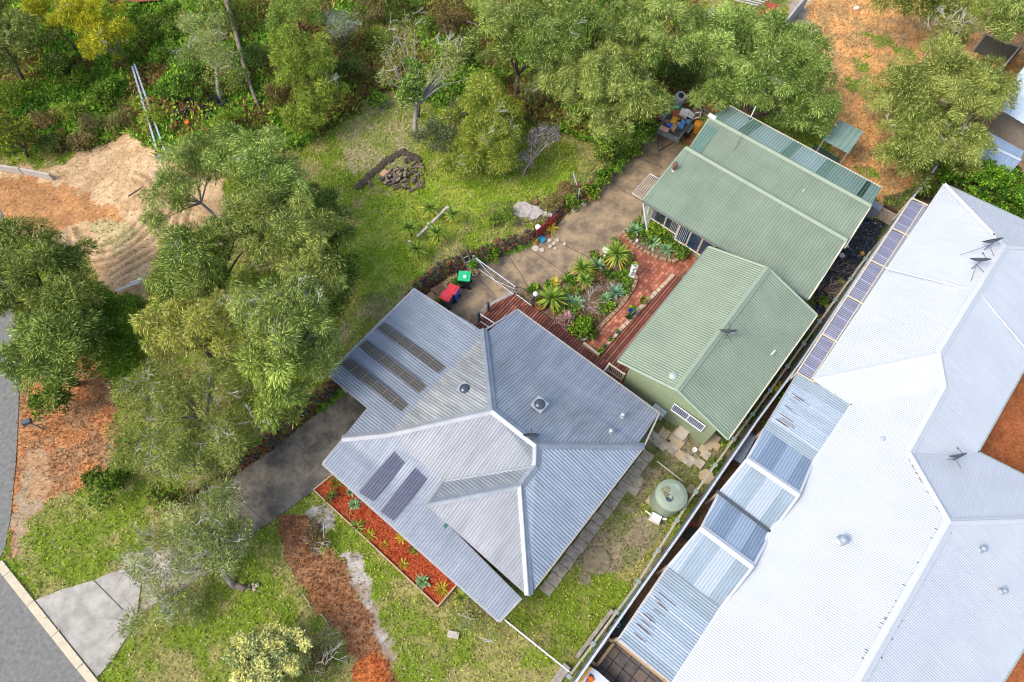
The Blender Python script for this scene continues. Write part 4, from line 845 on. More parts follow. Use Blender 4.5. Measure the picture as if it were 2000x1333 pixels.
def foliage(rg, cs, rs, kd, dens=1.0):
    """cs (m,3) puff centres, rs (m,) radii -> quads, colours"""
    K = KIND[kd]; Vs = []; Cs = []
    lo, hi, tip = [np.array(c) for c in K['pal']]
    for c, r in zip(cs, rs):
        n = int(K['n'] * dens * 4.2 * r * r / (K['pr'][0] + .2) ** .5)
        n = max(n, 14)
        d = nrm(rg.normal(size=(n, 3))); d[:, 2] = np.where(d[:, 2] < -.35, -d[:, 2], d[:, 2])
        az = rg.uniform(0, 6.28); lump = 1 + .26 * np.sin(d[:, 0] * 5 + az) * np.cos(d[:, 1] * 5 + az)
        f = rg.uniform(.25, 1.0, n) ** .6; p = c + d * (r * f * lump)[:, None] * np.array([1, 1, .72])
        a = rg.normal(size=3) * .35
        dr = nrm(d * np.array([1, 1, .45]) + rg.normal(size=(n, 3)) * .28 + a - np.array([0, 0, 1]) * K['droop'] * (f * .9)[:, None])
        nn = nrm(d + rg.normal(size=(n, 3)) * .55 + np.array([0, 0, .7]))
        L = rg.uniform(*K['L'], n); W = K['W'] * rg.uniform(.6, 1.3, n)
        Vs.append(leafquads(p, dr, nn, L, W))
        hue = rg.uniform(.0, 1); t = np.clip(rg.random(n) * .5 + hue * .65 - .1, 0, 1)[:, None]
        col = lo * (1 - t) + hi * t; u = (rg.random(n) < .14 + .26 * hue)[:, None]; col = np.where(u, hi * .4 + tip * .6, col); col = col * rg.uniform(.85, 1.15) * (1 + .12 * rg.normal(size=(n, 1)))
        br = (rg.random(n) < .03)[:, None]; col = np.where(br, np.array([.22, .15, .08]), col)
        Cs.append(np.clip(col, .005, .9))
    return np.concatenate(Vs), np.concatenate(Cs)
def puffs(rg, r, h, K, n=None, gap=.0, shape=None):
    """puff centres spread through a dome crown of radius r and depth h about the origin"""
    n = n or int(3.0 * r * r / (np.mean(K['pr']) ** 2) * .62) + 4; cs = []; rs = []
    az0 = rg.uniform(0, 6.28)
    for i in range(n):
        q = math.sqrt(rg.random()) * .93; a = rg.uniform(0, 6.28)
        lob = 1 + .16 * math.sin(3 * a + az0) + .10 * math.sin(5 * a + 2 * az0)
        x, y = q * r * lob * math.cos(a), q * r * lob * math.sin(a)
        z = h * (math.sqrt(max(0, 1 - (q * .96) ** 2)) - .45) + rg.uniform(-.16, .12) * h
        if rg.random() < .3: z -= h * rg.uniform(.3, .9)
        pr = rg.uniform(*K['pr']) * (1 if q < .8 else .8); cs.append((x, y, z)); rs.append(min(pr, r * .6))
    return np.array(cs), np.array(rs)
TREEN = [0]
def limbs(mb, base, targets, r0, rg, fork=.45, wob=.15):
    base = Vector(base)
    if not targets: return
    cen = sum((Vector(t) for t in targets), Vector()) / len(targets); fk = base.lerp(cen, fork); fk.x += rg.normal() * wob; fk.y += rg.normal() * wob
    mid = base.lerp(fk, .5) + Vector((rg.normal() * wob * .5, rg.normal() * wob * .5, 0))
    mb.tube([base - Vector((0, 0, .1)), mid, fk], [r0 * 1.15, r0 * .9, r0 * .7], 7)
    for t in targets:
        t = Vector(t); m = fk.lerp(t, .5) + Vector((rg.normal() * wob, rg.normal() * wob, .12)); mb.tube([fk, m, t], [r0 * .5, r0 * .3, r0 * .1], 5, cap=False)
def twigs(mb, c, r, rg, n, depth=3, L=.55, th=.016):
    def go(p, d, L, th, k):
        q = p + d * L; mb.tube([p, p.lerp(q, .5) + Vector(rg.normal(size=3) * .04 * L), q], [th, th * .8, th * .55], 3, cap=False)
        if k:
            for _ in range(2 + (rg.random() < .5)):
                nd = (d + Vector(rg.normal(size=3) * .45)).normalized(); go(p.lerp(q, rg.uniform(.5, 1)), nd, L * .75, th * .65, k - 1)
    for i in range(n):
        d = Vector(rg.normal(size=3)); d.z = abs(d.z) * .6 + .15; d.normalize(); go(Vector(c) + d * r * .2, d, L, th, depth)
def tree(name, label, cat, px, py, rpx, kind, top=4.5, base=None, dens=1.0, extra=None, twig=0, group=None, bark=None, flat=.85, nl=9, seed=None, lobes=None, terr=True, mix=None, tr=0):
    """crown centred on the photo's px,py with radius rpx (px); lobes: further (px,py,rpx,top) masses of the same crown"""
    TREEN[0] += 1; rg = np.random.default_rng((seed or 100) + TREEN[0] * 7)
    L_ = [(px, py, rpx, top)] + (lobes or []); K = KIND[kind]; CS = []; RS = []
    for (a, b, r_, tp) in L_:
        g = GT(a, b); s = scale_at(a, b, g.z + tp * .75); r = r_ / s; h = min(r * flat * 1.25, tp * .85); zc = g.z + tp - h * .62
        c = G(a, b, zc); k_, q_ = puffs(rg, r, h, K); k_[:, 2] = np.maximum(k_[:, 2] + zc, g.z + .25); k_[:, 0] += c.x; k_[:, 1] += c.y; CS.append(k_); RS.append(q_)
    cs = np.concatenate(CS); rs = np.concatenate(RS)
    if base: bp = GT(*base)
    else: c0 = G(px, py, zc); bp = Vector((c0.x, c0.y, h1(c0.x, c0.y)))
    t = thing(name, label, cat, bp, 0, group); off = np.array(bp)
    Vq, Cq = foliage(rg, cs - off, rs, kind, dens); Cq = Cq * (np.array([1, 1, 1]) + rg.uniform(-1, 1, 3) * np.array([.13, .05, .12]) * (0 if kind == 'weepgold' else 1)) * (rg.uniform(.98, 1.22) if kind != 'pale' else 1.15)
    if mix:
        sel = rg.random(len(Vq)) < mix[1]; lo, hi, tp_ = [np.array(c) for c in KIND[mix[0]]['pal']]; tt = rg.random((sel.sum(), 1)); Cq[sel] = lo * (1 - tt) + hi * tt
    quads('crown', Vq, Cq, LEAF, t)
    mb = MB(); order = rg.permutation(len(cs))[:nl]
    tg = [tuple(cs[i] - off - np.array([0, 0, rs[i] * .3])) for i in order]
    limbs(mb, (0, 0, 0), tg, tr or max(.06, min(.22, rpx / 500)) if top > 2 else .04, rg)
    mb.build('trunk', bark or BARK_B, t, smooth=True)
    if twig:
        idx = rg.permutation(len(cs))[:twig]
        for i in idx: mb = MB(); twigs(mb, tuple(cs[i] - off + np.array([0, 0, rs[i] * .35])), rs[i], rg, 2, 2, .42, .014); mb.build('bare_branch', TWIG, t)
    return t
W_ = 'weeping peppermint style tree'
# -- upper centre and right
tree('weeping_tree', 'tall weeping olive green tree behind the trailer, its crown leftmost of the long-leaved row', 'tree', 1010, 75, 88, 'weep', 6.5, lobes=[(985, 20, 60, 6)], twig=4)
tree('weeping_tree', 'weeping tree with drooping pale green foliage hanging over the bright grass above the yard', 'tree', 1180, 175, 95, 'weep', 5.5, lobes=[(1130, 140, 60, 6), (1240, 200, 60, 4.6)], twig=2)
tree('weeping_tree', 'weeping tree at the top edge above the trailer and grey tank', 'tree', 1140, 40, 92, 'weep', 7, lobes=[(1085, 90, 60, 6.5)], twig=3)
tree('weeping_tree', 'weeping tree at the top edge next to the white pole stack', 'tree', 1270, 70, 90, 'weep', 6.8, lobes=[(1300, 15, 60, 6.5), (1235, 10, 50, 6.5)], twig=2)
tree('weeping_tree', 'broad dense weeping tree directly behind the long green shed', 'tree', 1480, 150, 118, 'weep', 5.6, lobes=[(1400, 100, 80, 6), (1560, 170, 80, 5), (1560, 110, 60, 5.5), (1420, 60, 60, 6), (1575, 225, 55, 4.0), (1500, 90, 70, 6)], dens=1.05, twig=3)
tree('weeping_tree', 'large windswept weeping tree between the straw yard and the blue grey shed', 'tree', 1830, 210, 118, 'weep', 5.6, lobes=[(1790, 290, 70, 4.6), (1900, 180, 70, 5), (1770, 170, 60, 5.2), (1840, 130, 50, 5.5), (1860, 290, 60, 4.2), (1770, 230, 60, 5)], dens=.95, twig=9)
tree('weeping_tree', 'dark weeping tree in the top right corner beyond the straw yard', 'tree', 1850, 8, 75, 'weep', 5.5, lobes=[(1790, -20, 60, 5.5), (1760, -10, 40, 4.5)], mix=('dark', .4), base=(1890, -20))
tree('weeping_tree', 'weeping tree cut by the right edge above the lattice fence', 'tree', 1965, 40, 62, 'weep', 5.5, lobes=[(2010, 10, 60, 5.5)], mix=('dark', .2), base=(2005, 20))
tree('bare_tree', 'thin tree with a bleached bare top above the straw yard', 'tree', 1850, 62, 28, 'sparse', 5.5, twig=8, bark=BARK_G, dens=.7)
# -- upper left bush
tree('golden_tree', 'bright yellow green feathery tree at the top left with a dark leaning trunk', 'tree', 175, 38, 62, 'weepgold', 4.5, base=(228, 100), lobes=[(215, 60, 38, 4)], twig=2)
tree('golden_tree', 'smaller golden green tree beside the top left feathery one', 'tree', 92, 22, 38, 'weepgold', 4)
tree('leaning_tree', 'dark green windswept tree filling the top left corner', 'tree', 30, 95, 72, 'weep', 4.5, lobes=[(10, 40, 60, 4)], mix=('dark', .45), base=(50, 165))
tree('shrub', 'yellowish low shrub at the left edge under the dark windswept tree', 'shrub', 22, 190, 42, 'lime', 1.6)
tree('shrub', 'dense dark green gold shrub at the left edge above the concrete panel wall', 'shrub', 18, 270, 42, 'dark', 2.4, mix=('weepgold', .3))
tree('flowering_shrub', 'bright lime bush with pale blossom at the top edge', 'shrub', 400, 8, 34, 'lime', 3, mix=('pale', .25))
tree('gum_tree', 'olive open crowned tree with a curved pale trunk above the old tyres', 'tree', 420, 105, 62, 'sparse', 4.5, base=(432, 200), lobes=[(395, 60, 40, 4.5), (440, 140, 40, 4)], bark=BARK_G, dens=1.3, twig=2)
tree('shrub', 'round dark leaved bush beside the old tyres', 'shrub', 375, 170, 42, 'bush', 1.6, mix=('dark', .5))
tree('young_tree', 'fluffy light green tree standing alone left of the bare grass slope', 'tree', 595, 130, 66, 'lime', 4.2, lobes=[(570, 95, 42, 4.4), (630, 190, 48, 3.2), (600, 230, 40, 2.4)], twig=4, mix=('weep', .4))
tree('young_tree', 'light green feathery tree at the top edge beside the grey leaved shrub', 'tree', 575, 30, 48, 'weep', 4.4, mix=('lime', .5))
tree('grey_shrub', 'grey leaved shrub with bare twigs near the top edge', 'shrub', 665, 62, 42, 'grey', 3, twig=6)
tree('shrub', 'dark green shrub below the grey leaved shrub', 'shrub', 672, 118, 42, 'dark', 2.4)
tree('shrub', 'low olive bush along the fallen trunk at the top', 'shrub', 480, 30, 40, 'brown', 1.6, mix=('lime', .5))
tree('twin_trunk_tree', 'tree with two pale forked trunks and thin olive tufts above the wood pile', 'tree', 775, 95, 40, 'sparse', 5, base=(814, 272), lobes=[(855, 130, 44, 4.8), (800, 60, 30, 5), (890, 110, 30, 4.6), (750, 150, 26, 3.6)], bark=BARK_G, twig=14, dens=.55, nl=20, tr=.15)
tree('ivy_clump', 'dense pale green climber swallowing the left trunk of the forked tree', 'climber', 806, 165, 27, 'bush', 3.6, lobes=[(808, 135, 20, 4), (800, 190, 22, 3)], mix=('pale', .35))
tree('feathery_tree', 'rounded golden green feathery tree above the lawn', 'tree', 945, 245, 76, 'weep', 3.8, lobes=[(975, 300, 50, 2.8), (905, 310, 45, 2.4), (950, 190, 45, 4)], mix=('weepgold', .35), twig=5)
tree('olive_shrub', 'dark grey green shrub left of the golden green feathery tree', 'shrub', 862, 265, 44, 'dark', 2.6, lobes=[(905, 225, 30, 2.6)], mix=('grey', .5))
tree('lavender_shrub', 'sparse mauve grey shrub on a single leaning stem above the lawn', 'shrub', 1065, 262, 22, 'lav', 2.4, base=(1021, 345), lobes=[(1030, 305, 15, 1.6), (1040, 275, 16, 2), (1082, 268, 12, 2.2)], bark=BARK_G, dens=.9)
tree('shrub', 'wispy olive bush under the drooping branches left of the pale green weeping tree', 'shrub', 1060, 165, 36, 'sparse', 2.6, dens=1.3, twig=3)
for i, (a, b, r, k, lb) in enumerate([(720, 30, 34, 'brown', 'brown green scrub bush right of the grey leaved shrub'), (790, 20, 36, 'dark', 'dark scrub bush at the top edge above the forked tree'), (880, 40, 36, 'brown', 'brownish scrub bush between the forked tree and the long-leaved row'), (920, 100, 28, 'dark', 'small dark scrub bush left of the leftmost long-leaved tree'),
    (540, 190, 26, 'brown', 'brown low bush left of the light green lone tree'), (500, 110, 28, 'dark', 'dark bush right of the olive open crowned tree'), (300, 60, 40, 'bush', 'lush mid green thicket left of the lime blossom bush'), (260, 30, 30, 'bush', 'lush thicket under the rusty pallet at the top'), (1250, 270, 30, 'bush', 'bright weed bush left of the trailer'), (1330, 150, 34, 'dark', 'dark bush behind the grey tank'), (965, 155, 26, 'bush', 'leafy bush between the feathery tree and the long-leaved row'), (1180, 300, 22, 'bush', 'low leafy bush on the edge above the concrete yard'), (455, 250, 28, 'lime', 'pale feathery bush below the old tyres')]):
    tree('scrub_bush', lb, 'shrub', a, b, r, k, 1.3, group='scrub bushes on the slope', nl=4)
for i, (a, b, r, k) in enumerate([(110, 130, 24, 'bush'), (150, 150, 22, 'bush'), (200, 190, 26, 'bush'), (140, 210, 24, 'lime'), (90, 230, 22, 'brown'), (180, 245, 26, 'brown'), (240, 240, 24, 'brown'), (230, 170, 20, 'bush'), (330, 110, 28, 'bush'), (345, 60, 26, 'bush'), (300, 230, 20, 'lime'), (320, 180, 20, 'bush'), (470, 160, 20, 'bush'), (340, 20, 24, 'bush'), (260, 110, 24, 'bush'), (100, 285, 22, 'dark'), (160, 275, 20, 'brown'), (440, 280, 24, 'brown'), (500, 270, 22, 'dark'), (700, 160, 22, 'brown'), (740, 200, 16, 'bush'), (930, 180, 20, 'bush'), (1010, 190, 22, 'brown'), (1000, 230, 18, 'bush'), (740, 80, 26, 'lime'), (830, 50, 22, 'lime'), (960, 120, 18, 'brown')]):
    tree('weed_clump', 'low tangled weed clump on the overgrown slope', 'shrub', a, b, r, k, .9, group='weed clumps on the overgrown slope', nl=3)
# -- central left mass
tree('weeping_tree', 'tree leaning out over the sand with long bare lower branches', 'tree', 360, 335, 50, 'weep', 4.2, lobes=[(330, 380, 36, 3.6), (390, 300, 44, 4), (310, 430, 24, 3)], base=(430, 440), twig=4, bark=BARK_G, mix=('sparse', .4))
tree('weeping_tree', 'tall full weeping tree at the top of the central mass, beside the green lawn', 'tree', 520, 320, 72, 'weep', 6, lobes=[(460, 300, 46, 5.6), (570, 370, 55, 5.4)], dens=1.1, twig=2)
tree('weeping_tree', 'weeping tree in the middle of the central mass with silver green tips', 'tree', 570, 470, 78, 'weep', 6, lobes=[(500, 430, 60, 6), (610, 530, 55, 5.4)], mix=('grey', .1), twig=5)
tree('weeping_tree', 'dark green weeping tree in the central mass behind the white fallen poles', 'tree', 400, 530, 84, 'weep', 5.5, lobes=[(340, 570, 46, 4.5), (450, 470, 56, 5.5), (350, 490, 40, 4.2)], mix=('dark', .25), twig=3)
tree('weeping_tree', 'silvery topped weeping tree at the right of the central mass near the carport', 'tree', 570, 640, 80, 'weep', 6, lobes=[(600, 590, 55, 5.6), (520, 600, 50, 6), (620, 700, 40, 4.4)], mix=('grey', .14), twig=8)
tree('weeping_tree', 'weeping tree nearest the stone wall and driveway in the central mass', 'tree', 560, 730, 58, 'weep', 5, lobes=[(520, 700, 50, 5), (545, 790, 38, 3.6)], twig=2)
tree('weeping_tree', 'olive weeping tree at the left of the central mass above the bright green groundcover', 'tree', 360, 650, 66, 'weep', 4.8, lobes=[(430, 640, 60, 5.4), (320, 620, 36, 4)], mix=('weepgold', .15), twig=4)
tree('thicket_tree', 'shaded green thicket tree where the central mass meets the lawn', 'tree', 650, 480, 45, 'dark', 2.6, lobes=[(670, 530, 40, 2.2), (630, 400, 36, 3), (655, 590, 32, 2.4)], mix=('weep', .4))
tree('twiggy_tree', 'grey twiggy tree with bleached branch tips left of the driveway', 'tree', 370, 820, 110, 'sparse', 4.6, lobes=[(300, 770, 66, 4.4), (440, 760, 60, 4.6), (450, 850, 55, 4), (270, 870, 50, 3.4)], dens=1.9, mix=('weep', .35), twig=24, nl=14, bark=BARK_G)
tree('twiggy_tree', 'lower half of the grey twiggy thicket reaching the end of the stone wall', 'tree', 390, 900, 66, 'sparse', 3.2, lobes=[(310, 910, 40, 2.6), (450, 900, 36, 2.6)], dens=1.8, mix=('weep', .4), twig=14, bark=BARK_G)
# -- left edge
tree('weeping_tree', 'big dark weeping tree between the road and the sand turning area', 'tree', 80, 540, 92, 'weep', 5, lobes=[(40, 480, 50, 5), (140, 580, 60, 4.4), (15, 560, 60, 4.6), (150, 520, 40, 4)], mix=('dark', .4), base=(105, 600), twig=3)
tree('weeping_tree', 'wide feathery weeping tree leaning over the road edge above the orange gravel', 'tree', 105, 700, 80, 'weep', 4.6, lobes=[(55, 700, 46, 4.2), (160, 670, 50, 4), (120, 640, 60, 4.6)], mix=('dark', .3), base=(148, 750))
tree('shrub', 'small leafy bush on the orange gravel beside the letterbox', 'shrub', 98, 785, 32, 'bush', 2, lobes=[(120, 755, 22, 1.8)], mix=('dark', .4))
tree('groundcover_thicket', 'bright green fine leaved thicket between the left trees and the central mass', 'shrub', 235, 630, 54, 'lime', 2.0, lobes=[(215, 590, 36, 1.8), (250, 690, 40, 1.7), (205, 670, 36, 1.8), (270, 640, 40, 1.8)], mix=('hedge', .4), dens=1.2)
# -- lower left
tree('split_tree', 'open half fallen tree with silver branches over the concrete crossover', 'tree', 380, 1010, 66, 'sparse', 3.4, base=(458, 1148), lobes=[(300, 1090, 60, 3), (440, 1000, 50, 3.4), (260, 1205, 26, 2.0), (340, 1190, 46, 1.6), (400, 1090, 50, 3), (440, 1070, 40, 3), (470, 1040, 30, 2.6)], dens=1.9, mix=('grey', .25), twig=34, bark=BARK_G, nl=22)
tree('pale_shrub', 'dense round pale yellow green shrub at the bottom edge', 'shrub', 525, 1292, 76, 'pale', 2.6, lobes=[(500, 1300, 50, 2.6), (560, 1270, 40, 2.4)], dens=1.5)
tree('shrub', 'thick dark green shrub where the orange gravel meets the front grass', 'shrub', 205, 948, 38, 'bush', 1.3, mix=('dark', .3))
tree('shrub', 'rusty olive bush beside the split tree', 'shrub', 320, 975, 28, 'bush', 1.6, mix=('brown', .5))
tree('shrub', 'dull olive shrub beside the lower corner of the verandah roof', 'shrub', 915, 1200, 32, 'sparse', 1.3, lobes=[(950, 1225, 22, 1), (930, 1180, 22, 1.2)], dens=1.3, twig=5)
tree('shrub', 'dry scraggly bush on the track near the mulch garden', 'shrub', 622, 1042, 20, 'brown', .7, dens=1.0, twig=3)
tree('grass_tussock', 'tall dry tussock right of the pale round shrub', 'grass tussock', 625, 1295, 30, 'brown', 1, twig=5)
# -- hedge and neighbour's plants
tree('hedge', 'glossy bright green hedge behind the top of the white roof', 'hedge', 1900, 345, 42, 'hedge', 2.2, lobes=[(1940, 370, 40, 2.2), (1980, 400, 42, 2.2), (1870, 335, 26, 2), (2010, 370, 36, 2.2), (1965, 350, 30, 2)], dens=1.1)
for a, b, r, k, lb in [(1820, 375, 14, 'bush', 'small green bush at the top corner of the white roof'), (1845, 345, 14, 'hedge', 'small bush left of the glossy hedge'), (1535, 790, 18, 'hedge', 'leafy plant between boundary fence and patio cover'), (1500, 840, 16, 'bush', 'low green plant left of the patio cover corner'), (1519, 755, 9, 'weepgold', 'small yellow plant beside the boundary fence')]:
    tree('garden_plant', lb, 'plant', a, b, r, k, .9, nl=3)

# ------------------------------------------------------------------ grass, weeds and leaf litter: nobody could count these
SOLID = [[(560, 905), (640, 735), (642, 728), (810, 560), (945, 640), (1010, 600), (1290, 806), (1258, 875), (1035, 1165), (975, 1215)],
         [(418, 968), (437, 945), (530, 880), (617, 811), (700, 735), (790, 760), (660, 925), (612, 960), (487, 1048)],
         [(68, 1173), (120, 1152), (208, 1122), (250, 1118), (272, 1150), (250, 1240), (190, 1324)],
         [(-700, 380), (0, 408), (12, 440), (16, 520), (24, 600), (43, 640), (39, 740), (33, 866), (30, 911), (21, 1006), (10, 1069), (-6, 1095), (185, 1332), (330, 1560), (-700, 1560)],
         [(640, 745), (820, 575), (920, 520), (1040, 476), (1078, 455), (1110, 415), (1150, 390), (1195, 347), (1240, 302), (1300, 240), (1345, 290), (1600, 612), (1422, 862), (1367, 880), (1262, 800), (1000, 700), (700, 800)],
         [(612, 957), (654, 920), (925, 1110), (890, 1142), (855, 1183)], [(1265, 380), (1425, 205), (1722, 367), (1580, 590)],
         [(1600, 640), (1830, 350), (2700, 600), (2700, 1600), (1110, 1345), (1240, 1150), (1480, 822)]]
def scatter(name, n, size, hgt, vmin, label, cat, tall, seed, amp=1.0):
    rg = np.random.default_rng(seed); x = rg.uniform(-38, 38, n); y = rg.uniform(-3, 44, n); h = hz(x, y); P, Q = PX(x, y, h)
    ok = (P > -60) & (P < 2060) & (Q > -60) & (Q < 1390)
    for s in SOLID: ok &= ~in_poly(P, Q, s)
    x, y, h = x[ok], y[ok], h[ok]; C, V, _, _ = paint(x, y, h); k = (rg.random(len(x)) < V) & (V > vmin); x, y, h, C, V = x[k], y[k], h[k], C[k], V[k]; m = len(x)
    cl = fbm(x, y, 1.3, 3); wild = V > .8
    L = rg.uniform(*size, m) * np.where(wild, tall, 1); z = h - .02 + np.where(wild, hgt * np.maximum(cl - .35, 0) * 2.4 * rg.random(m), .01)
    pos = np.stack([x, y, z], 1); a = rg.uniform(0, 6.28, m); el = np.where(wild, rg.uniform(.1, 1.0, m), rg.uniform(.25, 1.1, m))
    d = np.stack([np.cos(a) * np.cos(el), np.sin(a) * np.cos(el), np.sin(el)], 1); nn = nrm(rg.normal(size=(m, 3)) * .4 + np.array([0, 0, 1.0]))
    hue = fbm(x + 40, y + 80, 2.2, 3)[:, None]; r1 = rg.random((m, 1))
    gr = (np.array([.17, .29, .02]) * (1 - r1) + np.array([.54, .58, .06]) * r1) * (.8 + .9 * np.clip(hue - .25, 0, .5))
    wl = np.where(r1 < .6, np.array([.12, .27, .025]), np.array([.34, .50, .06])); wb = np.where(r1 < .5, np.array([.24, .13, .05]), np.array([.26, .29, .06]))
    wm = np.where(hue + .25 * (r1 - .5) > .5, wl, wb)
    px_, qx_ = PX(x, y, h); lush = ((px_ > 90) & (px_ < 400) & (qx_ < 200))[:, None]; wm = np.where(lush & (hue > .36), wl * 1.1, wm)
    gg = C * (.7 + .9 * r1) * .5 + gr * .6 * np.where(V > .4, 1, .35)[:, None]
    gg = np.where(rg.random((m, 1)) < .16, np.array([.58, .48, .25]), gg); gg = np.where(rg.random((m, 1)) < .06, np.array([.13, .10, .05]), gg)
    lit = ((V > .69) & (V < .71))[:, None]; gg = np.where(lit, C * (.6 + 1.1 * r1 ** 1.5) * np.array([1, .95 + .1 * 0, .9]), gg)
    gg = np.where((V < .4)[:, None] & (rg.random((m, 1)) < .55), C * (.6 + r1), gg)
    col = np.where(wild[:, None], wm, gg) * rg.uniform(.75, 1.25, (m, 1)) * amp
    W = L * np.where(wild, rg.uniform(.25, .5, m), rg.uniform(.22, .45, m))
    return tag(quads(name, leafquads(pos, d, nn, L, W), np.clip(col, 0, .9), LEAF), label, cat, kind='stuff')
scatter('grass', 800000, (.08, .19), .5, .0, 'patchy yellow green grass, weeds and litter over the lawns and slope', 'grass', 2.1, 11)

# ------------------------------------------------------------------ rosette plants
def blades(rg, n, L, W, el, droop, pal, z0=0.0, spread=.03, seg=3, trough=.0):
    V = []; C = []
    lo, hi = np.array(pal[0]), np.array(pal[1])
    for i in range(n):
        t = i / n; a = i * 2.399 + rg.normal() * .15; e = el[0] + (el[1] - el[0]) * t + rg.normal() * .1; l = L * rg.uniform(.75, 1.08) * (1 - .25 * t)
        r_ = rg.random(); col = lo * (1 - r_) + hi * r_
        if len(pal) > 2 and t < pal[3]: col = np.array(pal[2]) * rg.uniform(.7, 1.2)
        p = np.array([math.cos(a) * spread, math.sin(a) * spread, z0 + .05 * t]); s = np.array([-math.sin(a), math.cos(a), 0]); pr = [p]; ws = [.5]
        for k in range(seg):
            d = np.array([math.cos(a) * math.cos(e), math.sin(a) * math.cos(e), math.sin(e)]); p = p + d * l / seg; pr.append(p); ws.append([1, .8, .04][k] if seg == 3 else 1 - k / seg); e -= droop
        for k in range(seg):
            V.append([pr[k] - s * W * ws[k] / 2, pr[k + 1] - s * W * ws[k + 1] / 2, pr[k + 1] + s * W * ws[k + 1] / 2, pr[k] + s * W * ws[k] / 2]); C.append(col * rg.uniform(.88, 1.1))
    return np.array(V), np.array(C)
ROS = {'yucca': dict(n=90, W=.06, el=(-.35, 1.45), droop=.12, pal=((.09, .19, .02), (.42, .56, .10), (.66, .50, .07), .16), st=.75),
       'spiky': dict(n=46, W=.06, el=(.1, 1.35), droop=.12, pal=((.14, .24, .03), (.46, .58, .12)), st=.06),
       'agave': dict(n=32, W=.14, el=(.15, 1.35), droop=.10, pal=((.15, .30, .13), (.46, .64, .32)), st=.12),
       'blueagave': dict(n=34, W=.10, el=(.2, 1.3), droop=.06, pal=((.14, .28, .17), (.36, .54, .36)), st=.1),
       'orange': dict(n=30, W=.045, el=(.2, 1.2), droop=.10, pal=((.40, .16, .06), (.60, .34, .12)), st=.05),
       'yellow': dict(n=32, W=.06, el=(.1, 1.3), droop=.10, pal=((.60, .50, .03), (.80, .72, .12)), st=.25),
       'yelgreen': dict(n=34, W=.05, el=(.1, 1.3), droop=.12, pal=((.32, .40, .03), (.60, .60, .08)), st=.08),
       'strap': dict(n=60, W=.04, el=(.1, 1.3), droop=.30, pal=((.08, .20, .02), (.22, .40, .05)), st=.02)}
def rosette(name, label, cat, px, py, rpx, kind, group=None, z=0.0, n=None):
    TREEN[0] += 1; rg = np.random.default_rng(900 + TREEN[0]); K = ROS[kind]; g = GT(px, py); st = K['st'] + z
    s = scale_at(px, py, g.z + st); c = G(px, py, g.z + st); rpx = rpx * 1.25; b = Vector((c.x, c.y, h1(c.x, c.y) if z == 0 and kind != 'x' else 0)); t = thing(name, label, cat, b, 0, group)
    r = rpx / s; V, C = blades(rg, n or K['n'], r * 1.12, K['W'] * (r / .45) ** .6, K['el'], K['droop'], K['pal'], st)
    quads('leaves', V, C, LEAF, t)
    if K['st'] > .1: MB().tube([(0, 0, -.03), (.01, 0, st * .6), (0, 0, st + .05)], [.06, .05, .045], 7).build('stem', BARK_B, t)
    return t
GM = 'spiky plants in the red mulch bed'
for a, b, r, k, lb in [(658, 944, 17, 'strap', 'lush strappy green clump at the driveway end of the red mulch'), (693, 986, 11, 'agave', 'small pale agave in the red mulch, first in the back row from the driveway'), (681, 1008, 13, 'orange', 'orange brown rosette in the red mulch bed'),
    (698, 1030, 18, 'spiky', 'widest green spiky plant overhanging the mulch bed edging'), (723, 1046, 14, 'yelgreen', 'yellow green rosette on the edging next to the widest spiky plant'), (751, 1065, 9, 'yelgreen', 'small striped rosette in the middle of the red mulch'),
    (787, 1050, 13, 'yellow', 'yellow rosette half under the verandah gutter'), (788, 1104, 12, 'yelgreen', 'rosette near the edging two plants from the bottom corner'), (826, 1137, 14, 'agave', 'green agave second from the bottom corner of the mulch bed'),
    (863, 1153, 16, 'yelgreen', 'bright spiky rosette in the bottom corner of the mulch bed'), (904, 1168, 18, 'spiky', 'grey green spiky plant just outside the mulch bed corner'), (686, 962, 8, 'agave', 'tiny low green plant under the gutter near the driveway')]:
    rosette('rosette_plant', lb, 'plant', a, b, r, k, GM)
tree('garden_bush', 'dark rounded bush at the driveway end of the red mulch bed', 'shrub', 653, 971, 12, 'dark', .6, nl=3)
tree('garden_bush', 'dark green bush under the gutter in the middle of the mulch bed', 'shrub', 809, 1070, 9, 'bush', .6, nl=3)
for a, b, r, lb in [(840, 408, 14, 'yucca on the lawn above the others, left of the timber rail'), (800, 446, 14, 'tall yucca standing furthest left on the lawn'), (886, 420, 13, 'yucca at the right end of the timber rail'), (853, 456, 14, 'yucca right below the middle post of the timber rail'), (814, 488, 15, 'yucca at the lower left end of the timber rail')]:
    rosette('yucca', lb, 'yucca', a, b, r * 1.2, 'yucca', 'yuccas around the rail on the lawn')
